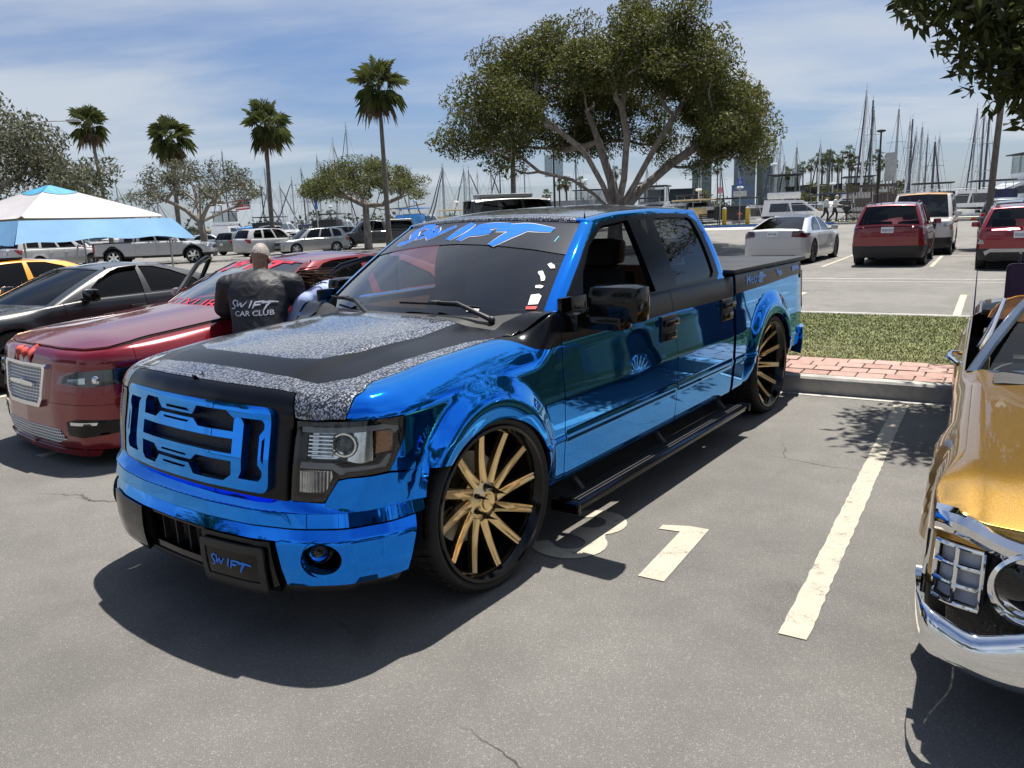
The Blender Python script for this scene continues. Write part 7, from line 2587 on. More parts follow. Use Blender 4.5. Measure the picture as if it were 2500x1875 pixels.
BOATS = [(29.4, 64.8, 12.0), (34.7, 75.5, 12.7), (40.1, 86.3, 13.0), (31.4, 63.5, 10.4), (37.6, 73.8, 10.4), (43.2, 84.4, 11.8), (32.6, 62.8, 8.5), (38.4, 73.3, 9.9), (44.5, 83.6, 10.1), (33.6, 62.2, 7.7), (39.7, 72.5, 8.9), (48.1, 81.1, 12.3), (36.3, 60.4, 9.6), (42.7, 70.4, 10.5), (35.7, 89.2, 10.0), (24.9, 67.7, 8.1), (28.0, 79.9, 10.0), (36.4, 88.8, 9.2), (24.2, 68.2, 7.0), (27.7, 80.2, 8.1), (-24.5, 128.0, 18.7), (-20.9, 97.1, 13.1), (-26.5, 114.8, 12.9), (-34.5, 134.0, 12.8), (-26.5, 100.5, 9.0), (-36.8, 121.3, 12.1), (-40.5, 137.7, 11.1), (-29.3, 102.2, 8.5), (-29.2, 116.3, 8.9), (-16.9, 122.8, 11.8), (-6.5, 87.8, 8.9), (-5.3, 101.1, 8.8), (-5.6, 115.5, 10.5), (-32.4, 104.1, 8.4), (-28.5, 115.8, 8.7), (-80.1, 162.9, 13.4), (-60.9, 122.2, 9.3), (-66.6, 139.9, 9.6), (-50.2, 144.2, 17.0), (-53.4, 117.4, 8.2), (-61.2, 136.4, 8.6), (-68.6, 155.3, 9.1), (-50.3, 115.4, 7.4), (-56.1, 133.1, 7.6), (-8.8, 117.6, 11.0), (-4.2, 86.3, 8.5), (-5.3, 101.1, 8.8), (-3.5, 114.2, 9.8), (-1.7, 84.7, 8.3), (-0.2, 98.0, 10.2), (2.6, 110.4, 13.7), (18.1, 72.1, 7.5), (22.7, 83.4, 8.3), (18.3, 100.4, 8.7), (-46.5, 128.0, 10.2), (-44.0, 116.0, 9.0), (-23.5, 108.0, 9.6), (-15.5, 104.0, 8.6), (-12.2, 98.0, 9.2), (8.5, 92.0, 9.4), (11.5, 84.0, 8.2), (31.5, 92.0, 10.5)]
BOATS = [b for i, b in enumerate(BOATS) if b not in BOATS[:i]]
def boat_label(i, x, y, h):
    side = 'right of the big fig tree' if x > 10 else ('behind the big fig tree trunk' if x > -3 else ('behind the small leafy tree' if x > -24 else ('between the two small trees' if x > -45 else 'behind the canopy and small bare tree')))
    return side
ORD = ['first', 'second', 'third', 'fourth', 'fifth', 'sixth', 'seventh', 'eighth', 'ninth', 'tenth', 'eleventh', 'twelfth', 'thirteenth', 'fourteenth', 'fifteenth', 'sixteenth', 'seventeenth', 'eighteenth', 'nineteenth', 'twentieth', 'twenty first', 'twenty second', 'twenty third', 'twenty fourth', 'twenty fifth', 'twenty sixth', 'twenty seventh']
sides = [boat_label(i, *b) for i, b in enumerate(BOATS)]
for i, (x, y, h) in enumerate(BOATS):
    side = sides[i]
    nth = sorted([b[0] / b[1] for b, sd in zip(BOATS, sides) if sd == side]).index(x / y)
    hm = sail_hulls[i % 3 if i % 5 == 0 else i % 2]
    mcol = (ALU, ALUW, ALU, ALUD, ALU)[i % 5] if x < 20 else (ALUW, ALUD, ALUW, ALU)[i % 4]
    lab = f'sailboat whose mast is {ORD[nth]} from the left {side}'
    t = thing('sailboat', lab, 'sailboat', (x, y, WATER_Z), LOT + R(rng.uniform(-10, 10)) + (PI if i % 2 else 0), f'sailboats {side}')
    for nm, me in (('hull', hm), ('cabin', sail_cab_me)):
        o = bpy.data.objects.new(nm, me); COL.objects.link(o); o.parent = t
    hh = h - .95
    MB().tube([(.6, 0, 1.1), (.55, 0, hh * .6), (.5, 0, hh)], [.10, .095, .07], 6).build('mast', mcol, t)
    sp = MB()
    for q in (.5, .74):
        sp.tube([(.55, -.75, hh * q - .1), (.55, 0, hh * q), (.55, .75, hh * q - .1)], .022, 4)
    sp.build('spreader', mcol, t)
    rg = MB()
    for a, b in (((4.6, 0, 1.3), (.5, 0, hh * .98)), ((-4.6, 0, 1.2), (.5, 0, hh)), ((.2, 1.3, 1.1), (.55, .75, hh * .5)), ((.2, -1.3, 1.1), (.55, -.75, hh * .5)), ((.55, .75, hh * .5), (.5, 0, hh)), ((.55, -.75, hh * .5), (.5, 0, hh))):
        rg.tube([a, b], .013, 3, cap=False)
    rg.build('rigging', WIRE, t)
    if i % 3 != 1:
        MB().tube([(4.55, 0, 1.4), (2.7, 0, hh * .48), (.7, 0, hh * .93)], [.05, .08, .04], 5).build('furled_jib', (NAVYC, GELB, BLKC)[i % 3], t)
    MB().tube([(.5, 0, 2.2), (-1.8, 0, 2.35), (-3.6, 0, 2.2)], [.16, .20, .10], 6, flat=.8).build('sail_cover', (NAVYC, BLUC, TANC, BLKC)[i % 4], t)
    wv = MB().tube([(.5, 0, hh), (.5, 0, hh + .5)], .012, 4)
    wv.tube([(.25, 0, hh + .25), (.75, 0, hh + .25)], .012, 4)
    wv.build('wind_vane', WIRE, t)

GLS = M('boat_glass', (.02, .024, .028), .08, coat=1.0, var=.2)
CLEARV = glass('clear_vinyl', (.55, .58, .58), 1.6)
def motorboat(label, x, y, yaw, L=10, fly=True, canvas=BLKC, B=3.4, F=1.5, group=None, radar=True):
    t = thing('motor_yacht', label, 'motorboat', (x, y, WATER_Z), yaw, group)
    link('hull', hull_mesh('hull', L, B, F, GEL), t)
    c = MB()
    # deckhouse with raked front
    w = B * .40
    zb = F * .95
    pr = [(-L * .26, zb), (L * .22, zb), (L * .06, zb + 1.15), (-L * .24, zb + 1.25)]
    for s in (1, -1): pass
    v = [(a, w, b) for a, b in pr] + [(a, -w * 1.0, b) for a, b in pr]
    v = [(p[0], p[1] * (1 if p[2] < zb + .1 else .86), p[2]) for p in v]
    c.add(v, [(0, 1, 2, 3)[::-1], (4, 5, 6, 7), (0, 4, 5, 1)[::-1][::-1], (1, 5, 6, 2), (2, 6, 7, 3), (3, 7, 4, 0)])
    co_ = c.build('deckhouse', GEL, t, smooth=False)
    for s in (1, -1):
        g1 = MB()
        a = [(-L * .20, .30), (L * .155, .30), (L * .06, .95), (-L * .19, .95)]
        for (x0, x1, x2, x3) in ((-L * .20, -L * .03, -L * .05, -L * .19), (-L * .015, L * .15, L * .055, -L * .03)):
            q = [(x0, .30), (x1, .30), (x2, .95), (x3, .95)]
            vv = [(px, s * (w * (1 - .14 * pz / 1.2) + .012), zb + pz) for px, pz in q]
            g1.add(vv, [(0, 1, 2, 3) if s < 0 else (3, 2, 1, 0)])
        g1.build('window', GLS, co_)
    zt = zb + 1.25
    if fly:
        fb = MB().box((-L * .09, 0, zt + .30), (L * .26, w * 1.75, .55), bev=.15)
        fb.build('flybridge', GEL, t)
        ps = MB()
        for px in (-L * .20, L * .03):
            for s in (1, -1):
                ps.tube([(px, s * w * .8, zt + .4), (px, s * w * .8, zt + 1.85)], .03, 5)
        ps.build('bimini_pole', ALU, t)
        MB().box((-L * .085, 0, zt + 1.9), (L * .28, w * 1.9, .10), bev=.05).build('bimini', canvas, t)
        sc = MB()
        for s in (1, -1):
            sc.add([(-L * .20, s * w * .82, zt + .58), (L * .03, s * w * .82, zt + .58), (L * .03, s * w * .82, zt + 1.80), (-L * .20, s * w * .82, zt + 1.80)], [(0, 1, 2, 3)])
        sc.add([(L * .035, -w * .8, zt + .58), (L * .035, w * .8, zt + .58), (L * .035, w * .8, zt + 1.80), (L * .035, -w * .8, zt + 1.80)], [(0, 1, 2, 3)])
        sc.build('clear_curtain', CLEARV, t)
        top = zt + 2.0
    else:
        MB().box((-L * .22, 0, zt + .55), (L * .34, w * 1.95, .10), bev=.05).build('bimini', canvas, t)
        ps = MB()
        for px in (-L * .36, -L * .08):
            for s in (1, -1):
                ps.tube([(px, s * w * .9, zb), (px, s * w * .9, zt + .55)], .025, 5)
        ps.build('bimini_pole', ALU, t)
        MB().box((-L * .30, 0, zb + .65), (L * .20, w * 1.9, 1.05), bev=.06).build('cockpit_cover', canvas, t)
        top = zt + .6
    if radar:
        rd = MB().tube([(-L * .18, 0, top), (-L * .18, 0, top + .7)], .05, 6)
        rd.lathe([(.0001, top + .92), (.22, top + .88), (.28, top + .78), (.22, top + .68), (.0001, top + .66)], c=(-L * .18, 0, 0), n=14)
        rd.tube([(-L * .15, .3, top), (-L * .15, .35, top + 2.2)], .012, 4)
        rd.build('radar', GEL, t)
    rl = MB()
    for s in (1, -1):
        pts = [(L * q, s * B * .46 * (1 - max(0, (q + .05) / .55) ** 2.2), F * 1.05 + .65) for q in (-.05, .1, .22, .34, .44, .49)]
        rl.tube(pts, .018, 4)
        for p in pts: rl.tube([p, (p[0] - .05, p[1], p[2] - .7)], .014, 4)
    rl.build('bow_rail', CHROME, t)
    return t
motorboat('white flybridge cruiser with clear curtains and wood toned windows above the white sedan', 23.2, 62.8, R(-22), 9.5, True, BLKC, 3.9, 1.6)
motorboat('large white yacht with its bow to the left behind the right hand cars', 38.5, 58.0, R(168), 17, True, BLKC, 5.0, 2.3)
motorboat('boat under a blue awning beside the brown fence', 27.6, 64.8, LOT + R(30), 9.5, False, NAVYC, 3.2, 1.4)
motorboat('cruiser with tan curtains behind the yellow bollards', 17.6, 66.5, LOT + R(150), 9, False, TANC, 3.2, 1.3)
motorboat('cruiser with a black cockpit cover left of the white flybridge cruiser', 20.3, 64.9, LOT + R(160), 8.5, False, BLKC, 3.0, 1.3)
motorboat('express cruiser with a dark awning beside the fan palm of the two small trees', -27.6, 95.5, LOT + R(205), 11, False, BLKC, 3.6, 1.7)
motorboat('express cruiser with a dark awning left of the small leafy tree trunk', -19.4, 90.5, LOT + R(205), 11, False, BLKC, 3.6, 1.7)
motorboat('boat under a bright blue tarp right of the small leafy tree', -9.1, 86.0, LOT + R(190), 9, False, BLUC, 3.4, 1.9)
motorboat('white cruiser low on the water left of the fan palm', -38.0, 108.0, LOT + R(200), 10, True, NAVYC, 3.5, 1.5)
motorboat('white cruiser with a tan awning above the blue truck windscreen', -4.5, 83.5, LOT + R(190), 9, False, TANC, 3.3, 1.5)
motorboat('small cruiser between the trunk and the banner pole', 8.6, 75.0, LOT + R(170), 9, True, NAVYC, 3.3, 1.4)
motorboat('cruiser seen under the fig tree limbs', 13.2, 70.5, LOT + R(10), 10, True, BLKC, 3.5, 1.4)
motorboat('white cruiser far left beyond the canopy', -57.0, 110.0, LOT + R(200), 10, True, NAVYC, 3.4, 1.5)
motorboat('navy topped cruiser behind the far left sedan', -47.0, 103.0, LOT + R(190), 9, False, NAVYC, 3.3, 1.5)
motorboat('white cruiser behind the brown fence', 31.0, 69.0, LOT + R(15), 10, True, BLKC, 3.4, 1.5)

for i, (x, y, a, c) in enumerate(((26.5, 60.2, 150, NAVYC), (29.8, 58.6, 155, BLKC), (33.2, 57.0, 160, NAVYC), (14.6, 68.2, 150, BLKC), (11.2, 71.0, 160, NAVYC), (41.5, 62.0, 150, BLKC))):
    motorboat('low white boat %s along the right quay counting from the left' % ORD[i], x, y, R(a), 8.0, False, c, 2.9, 1.75, 'white boats along the quay', False)
# floating docks
DOCK = M('dock_planks', (.30, .27, .23), .85, var=.25, vs=2)
for k, (d, l0, l1) in enumerate(((64.5, -90, 30), (77, -100, 30), (90, -110, 30))):
    b = MB()
    a0 = lot(d, l0); a1 = lot(d, l1)
    mid = (a0 + a1) / 2
    b.box((mid.x, mid.y, WATER_Z + .35), ((a1 - a0).length, 1.8, .45), rot=math.atan2(a1.y - a0.y, a1.x - a0.x))
    struct('dock', b, DOCK)

# ---------------------------------------------------------------- promenade furniture
def on(x, y, dz=0.0): return (x, y, gz(x, y) + dz)
YEL = M('bollard_yellow', (.62, .40, .02), .55, var=.15, vs=8)
REDP = M('red_paint', (.45, .03, .025), .5, var=.15)
for i, (x, y, lb) in enumerate(((15.8, 56.6, 'yellow bollard left of the red standpipe'), (17.2, 55.7, 'yellow bollard right of the red standpipe'))):
    t = thing('bollard', lb, 'bollard', on(x, y, .10), 0, 'yellow bollards on the verge')
    MB().lathe([(.15, 0), (.15, 1.18), (.13, 1.26), (.0001, 1.30)], n=16).build('post', YEL, t)
    MB().lathe([(.152, 1.19), (.132, 1.262), (.0001, 1.303)], n=16).build('cap', WHITE_DECAL, t)
t = thing('standpipe', 'red standpipe between the two yellow bollards', 'hydrant', on(16.9, 56.6, .10))
MB().lathe([(.10, 0), (.10, .06), (.055, .08), (.055, .72), (.09, .76), (.09, .86), (.0001, .92)], n=14).build('pipe', REDP, t)
MB().tube([(-.16, 0, .80), (.16, 0, .80)], .04, 8).build('outlet', REDP, t)
def signpost(name, label, x, y, h, panels, pole=.03):
    t = thing(name, label, 'sign', on(x, y, .10), LOT)
    MB().tube([(0, 0, 0), (0, 0, h)], pole, 8).build('post', ALU, t)
    for (w, hh, z, mat, txt, tm) in panels:
        o = MB().box((.035, 0, z), (.02, w, hh), bev=.008).build('sign_panel', mat, t)
        if txt:
            for j, ln in enumerate(txt.split('|')):
                nl = len(txt.split('|'))
                lettering('sign_letter', ln, hh / nl * .8, lambda a, b, j=j, nl=nl: (.047, a, z + b + hh * (.5 - (j + .5) / nl) * .86), tm, o, True)
    return t
SBLUE = M('sign_blue', (.02, .08, .42), .4, var=.08)
SPINK = M('sign_faded_red', (.62, .22, .27), .5, var=.1)
SGREY = M('sign_grey', (.42, .43, .43), .5, var=.15)
sb = signpost('parking_sign', 'blue accessible parking sign left of the white flybridge cruiser', 16.6, 55.6, 3.3, [(.34, .52, 3.0, SBLUE, '', WHITE_DECAL), (.95, .36, 2.2, SGREY, '', INK)])
wl_ = MB()
wl_.tube([(.05, -.02, 3.17), (.05, -.02, 3.05), (.05, .06, 3.05), (.05, .10, 2.96)], .014, 5)
a_ = [(.05, .0 + .075 * math.cos(t_), 2.98 + .075 * math.sin(t_)) for t_ in np.linspace(2.2, 6.0, 12)]
wl_.tube(a_, .013, 5)
wl_.ball((.05, -.02, 3.205), .022, 8, 6)
wl_.build('wheelchair_symbol', WHITE_DECAL, sb)
signpost('warning_sign', 'small faded pink sign on a thin post left of the bollards', 15.4, 56.3, 2.7, [(.30, .42, 2.5, SPINK, '', INK)])
signpost('rules_sign', 'tall grey notice board on a post above the brown fence', 26.6, 54.6, 4.4, [(.62, 1.9, 3.6, SGREY, '', INK)], .05)
signpost('harbour_sign', 'narrow blue sign on a post left of the small leafy tree trunk', -19.5, 81.5, 4.6, [(.40, 1.2, 4.0, SBLUE, '', WHITE_DECAL)], .05)
# bench
t = thing('bench', 'dark bench on the promenade left of the pink sign', 'bench', on(14.7, 56.3, .12), LOT)
for i in range(4): MB().box((-.15 + .12 * i, 0, .45), (.09, 1.5, .03)).build('slat', BLKC, t)
for i in range(3): MB().box((.26, 0, .58 + .12 * i), (.03, 1.5, .09)).build('slat', BLKC, t)
for s in (-.6, .6):
    MB().tube([(-.18, s, 0), (-.18, s, .44), (.22, s, .44), (.28, s, .85)], .03, 6).build('leg', BLKC, t)
    MB().tube([(.22, s, 0), (.22, s, .44)], .03, 6).build('leg', BLKC, t)
# brown slatted enclosure
t = thing('slatted_fence', 'tall brown slatted gate enclosure at the walkway edge', 'fence', on(24.1, 55.4, .12), math.atan2(54.1 - 55.4, 26.3 - 24.1))
BRN = M('fence_brown', (.115, .085, .065), .8, var=.25, vs=3)
Lf = 3.1
sl_me = MB().box((0, 0, 1.2), (.055, .02, 2.4)).mesh('slat'); sl_me.materials.append(BRN)
for i in range(34):
    o = bpy.data.objects.new('slat', sl_me); COL.objects.link(o); o.parent = t; o.location = (i * Lf / 33, 0, 0)
for z in (.15, 1.2, 2.42):
    MB().box((Lf / 2, .03, z), (Lf + .1, .05, .07)).build('rail', BRN, t)
for x in (0, Lf / 2, Lf):
    MB().box((x, .06, 1.28), (.09, .09, 2.56)).build('post', BRN, t)
MB().box((Lf * .72, -.02, 2.0), (.7, .02, .22)).build('sign_panel', SGREY, t)
# lamp posts
def lamp(label, x, y, h, arm=0.0, yaw=0.0, r=.07, group=None, banner=False, mat=BLKC):
    t = thing('lamp_post', label, 'street lamp', on(x, y), yaw, group)
    MB().tube([(0, 0, 0), (0, 0, .5), (0, 0, .52), (0, 0, h)], [r * 1.8, r * 1.7, r, r * .8], 10).build('pole', mat, t)
    if arm:
        MB().tube([(0, 0, h - .1), (arm * .5, 0, h + .05), (arm, 0, h + .05)], .035, 6).build('arm', mat, t)
        MB().box((arm + .35, 0, h + .06), (.75, .30, .12), bev=.05).build('lamp_head', SGREY, t)
    else:
        MB().lathe([(.05, h - .05), (.28, h + .02), (.28, h + .10), (.10, h + .16), (.0001, h + .18)], n=16).build('lamp_head', mat, t)
    if banner:
        for s in (1, -1):
            MB().box((s * .50, 0, h - 1.9), (.75, .02, 1.7)).build('banner', M('banner_pale_blue', (.40, .50, .56), .7, var=.2), t)
            MB().tube([(0, 0, h - 1.0), (s * .9, 0, h - 1.0)], .02, 5).build('banner_arm', mat, t)
    return t
lamp('black lamp post rising behind the dark red SUV', 25.2, 53.2, 5.9)
lamp('dark post with two pale banners left of the big fig trunk', 4.2, 66.7, 7.4, 0, LOT - PI / 2, .10, None, True)
lamp('plain dark pole right of the banner post', 4.75, 68.5, 6.6, 0, 0, .07)
lamp('street lamp arm poking out of the dense left tree', -27.2, 46.0, 8.1, 2.3, R(8), .09, None, False, SGREY)

# flag flying from a boat
t = thing('flag', 'red white and blue striped flag flying between the small trees', 'flag', (-33.3, 104.5, WATER_Z), R(8))
MB().tube([(0, 0, 0), (-.5, 0, 6.3)], .04, 5).build('flagpole', ALUW, t)
SRED = M('flag_red', (.50, .05, .06), .7); SWHT = M('flag_white', (.72, .70, .68), .7); SNVY = M('flag_navy', (.03, .05, .16), .7)
def flagfn(a, b):
    a = np.asarray(a, float); b = np.asarray(b, float)
    return -.45 - a - .0 * b, .10 * np.sin(a * 4.5), 4.75 + b - .10 * a
for k in range(7):
    panel('stripe', t, (SRED, SWHT)[k % 2], [(0, k * .19), (0, (k + 1) * .19), (1.9, (k + 1) * .19), (1.9, k * .19)], flagfn, res=.2, rim=False)
panel('canton', t, SNVY, [(0, .62), (0, 1.335), (.8, 1.335), (.8, .62)], flagfn, res=.2, off=.012, rim=False)
panel('canton', t, SNVY, [(0, .62), (0, 1.335), (.8, 1.335), (.8, .62)], flagfn, res=.2, off=-.012, rim=False)

# ---------------------------------------------------------------- far shore
FARP = [(106.1, 18.3), (107.1, 18.8), (108.3, 19.2), (109.4, 19.0), (111.1, 20.1), (113.7, 20.5), (114.3, 19.3), (110.6, 16.2), (112.1, 16.1), (114.6, 17.0), (116.2, 17.0), (117.4, 17.9), (121.1, 16.8), (123.1, 17.7), (123.5, 15.5), (125.0, 15.7), (127.4, 19.5), (127.8, 16.3), (128.8, 17.3), (97.7, 15.2), (99.7, 16.1), (100.3, 15.6), (101.2, 16.5), (96.2, 14.2), (74.1, 17.5), (14.1, 10.4), (18.9, 14.0), (20.3, 14.2), (21.1, 13.6), (26.6, 14.7), (37.5, 17.0), (46.8, 11.9), (48.4, 11.3)]
for i, (x, h) in enumerate(FARP):
    nth = sorted([q[0] for q in FARP if (q[0] > 60) == (x > 60)]).index(x)
    far_palm(x, 260 + (i * 7) % 17, h, ('distant palm %s from the left on the far shore right of the fig' if x > 60 else 'distant palm %s from the left on the far shore behind the fig trunk') % ORD[nth], 'distant palms right' if x > 60 else 'distant palms centre')
shore = MB()
for x0, x1, y, h in ((-700, 900, 420, .8), (55, 330, 250, 1.2), (0, 60, 252, .8)):
    shore.box(((x0 + x1) / 2, y + 20, h / 2 - .4), (x1 - x0, 40, h + .8))
so_ = struct('far_shore', shore, M('far_shore_earth', (.16, .14, .10), .9, var=.3, vs=.05))
for i, (x, y, r_, h) in enumerate(((99.5, 252, 4.5, 8), (103.5, 256, 6, 10.5), (110, 254, 5, 9.0), (119, 254, 5.5, 8.5), (126, 256, 6, 9.0), (65, 254, 5, 8.5), (21, 256, 3.6, 5.5), (27, 255, 5, 7.0), (31, 258, 4.5, 6.4), (14.5, 256, 3, 4.6))):
    T_ = dome_targets(26, (0, 0), r_, r_, 1.2, h, 60 + i, .4)
    tree('far_tree', ('rounded dark tree %s from the left under the distant palms' % ORD[i] if x > 90 else ('dark tree beside the grey green towers' if x > 60 else 'dark tree %s from the right on the shore behind the fig trunk' % ORD[[31, 27, 21, 14.5].index(x)])), (x, y, 0), [[(0, 0, 0), (0, 0, 2)]], T_, 2600, .85, LEAF_FIG, BARK_FIG, r_tip=.08, spread=1.25, seed=70 + i, group='far trees %d' % (x > 60), rmax=.5)
# low far treeline seen as one mass on the left horizon
rs_ = np.random.default_rng(88)
n = 9000
cx = rs_.uniform(-420, 200, n)
C = np.stack([cx, rs_.uniform(425, 450, n), np.abs(rs_.normal(0, 1, n)) * (2.6 + 1.6 * np.sin(cx * .05) + 1.2 * np.sin(cx * .17))], 1)
tagit(link('far_treeline', leaf_mesh('far_treeline', C, 2.6, rs_, .8), None, mat_leaf('leaf_far', (.05, .065, .05), (.10, .12, .09), .8, .1)), 'low hazy tree line along the far left shore', 'trees', kind='stuff')
# towers and halls
def building(name, label, x0, x1, y, h, mat, rows=0, cols=0, winmat=GLS, dep=14, cat='building', fin=False):
    t = thing(name, label, cat, ((x0 + x1) / 2, y, 0), 0)
    w = x1 - x0
    MB().box((0, 0, h / 2), (w, dep, h)).build('wall', mat, t)
    MB().box((0, 0, h + .25), (w + .6, dep + .6, .5)).build('parapet', mat, t)
    for r_ in range(rows):
        for c_ in range(cols):
            MB().box((-w / 2 + w * (c_ + .5) / cols, -dep / 2 - .02, h * (r_ + .6) / (rows + .4)), (w / cols * .55, .10, h / rows * .42)).build('window', winmat, t)
    return t
TGRN = M('tower_grey_green', (.22, .25, .21), .8, var=.12, vs=.1)
TGRY = M('tower_grey', (.30, .30, .31), .8, var=.12, vs=.1)
TBLU = M('hall_blue_grey', (.26, .31, .40), .7, var=.1, vs=.1)
building('harbour_tower', 'grey green tower left of the pair under the fig tree', 144.1, 155.4, 600, 40, TGRN, 5, 2, TGRY)
building('harbour_tower', 'pale grey tower between the two green towers', 176.1, 188.3, 600, 41, TGRY, 6, 3, TGRN)
building('harbour_tower', 'grey green tower right of the pale grey tower', 193.7, 202.4, 600, 40, TGRN, 5, 2, TGRY)
building('harbour_hall', 'blue grey hall below the towers', 166, 178, 570, 20, TBLU, 2, 6, TGRY)
building('dark_hall', 'long dark hall on the far side right of the towers', 100.5, 121, 272, 9.0, M('hall_dark', (.03, .035, .04), .6, var=.2, vs=.2), 1, 8, TGRY, 20)
building('dark_hall', 'low dark hall behind the fig trunk', 46, 62, 262, 9.0, M('hall_dark2', (.035, .038, .042), .6, var=.2, vs=.2), 1, 7, TGRY, 20)
building('harbour_office', 'small grey marina office behind the banner post', 5.2, 9.4, 84, 3.2, TGRY, 1, 3, GLS, 5)
for o in COL.objects:
    if o.get('category') == 'building' and o.location.y < 100: o.location.z = -.3

# ================================================================== people
SKIN = M('skin', (.30, .16, .10), .5, var=.1, vs=20)
SKIN2 = M('skin_light', (.50, .30, .22), .5, var=.08, vs=20)
def skin_mesh(name, verts, edges, radii, root=0, sub=2, vox=.014):
    """tapered limbs and trunk melted into one continuous surface"""
    mb = MB()
    for a, b in edges:
        p, q = Vector(verts[a]), Vector(verts[b])
        ra_ = radii[a] if hasattr(radii[a], '__len__') else (radii[a],) * 2
        rb_ = radii[b] if hasattr(radii[b], '__len__') else (radii[b],) * 2
        L = (q - p).length
        m = max(3, int(L / .03))
        for i in range(m + 1):
            t = i / m
            c = p.lerp(q, t)
            # wide axis is y, thin axis x, rounded along the limb
            wy = ra_[0] + (rb_[0] - ra_[0]) * t; wx = ra_[1] + (rb_[1] - ra_[1]) * t
            mb.ball(tuple(c), (wx, wy, (wx + wy) * .42), 12, 8)
    me = mb.mesh(name)
    ob = bpy.data.objects.new(name, me); COL.objects.link(ob)
    md = ob.modifiers.new('r', 'REMESH'); md.mode = 'VOXEL'; md.voxel_size = vox; md.use_smooth_shade = True
    m2 = ob.modifiers.new('s', 'SMOOTH'); m2.factor = .5; m2.iterations = 6
    dg = bpy.context.evaluated_depsgraph_get(); dg.update()
    out = bpy.data.meshes.new_from_object(ob.evaluated_get(dg))
    out.name = name
    bpy.data.objects.remove(ob)
    return out
def hand(mb, wrist, d, palm_n, s=1.0):
    """palm and five curled fingers"""
    d = Vector(d).normalized(); n = Vector(palm_n).normalized(); w = d.cross(n).normalized()
    wrist = Vector(wrist)
    mb.box(wrist + d * .045 * s, (.085 * s, .078 * s, .028 * s), rot=Matrix((d, w, n)).transposed(), bev=.012 * s)
    for k, (off, L) in enumerate(((-.030, .062), (-.010, .072), (.010, .068), (.029, .052))):
        b = wrist + d * .085 * s + w * off * s
        mb.tube([b, b + d * L * .45 * s - n * .004 * s, b + d * L * .75 * s - n * .022 * s, b + d * L * .80 * s - n * .042 * s], [.0095 * s, .009 * s, .0082 * s, .006 * s], 8)
    b = wrist + d * .03 * s - w * .036 * s
    mb.tube([b, b + d * .03 * s - w * .025 * s - n * .01 * s, b + d * .058 * s - w * .030 * s - n * .022 * s], [.012 * s, .010 * s, .008 * s], 8)

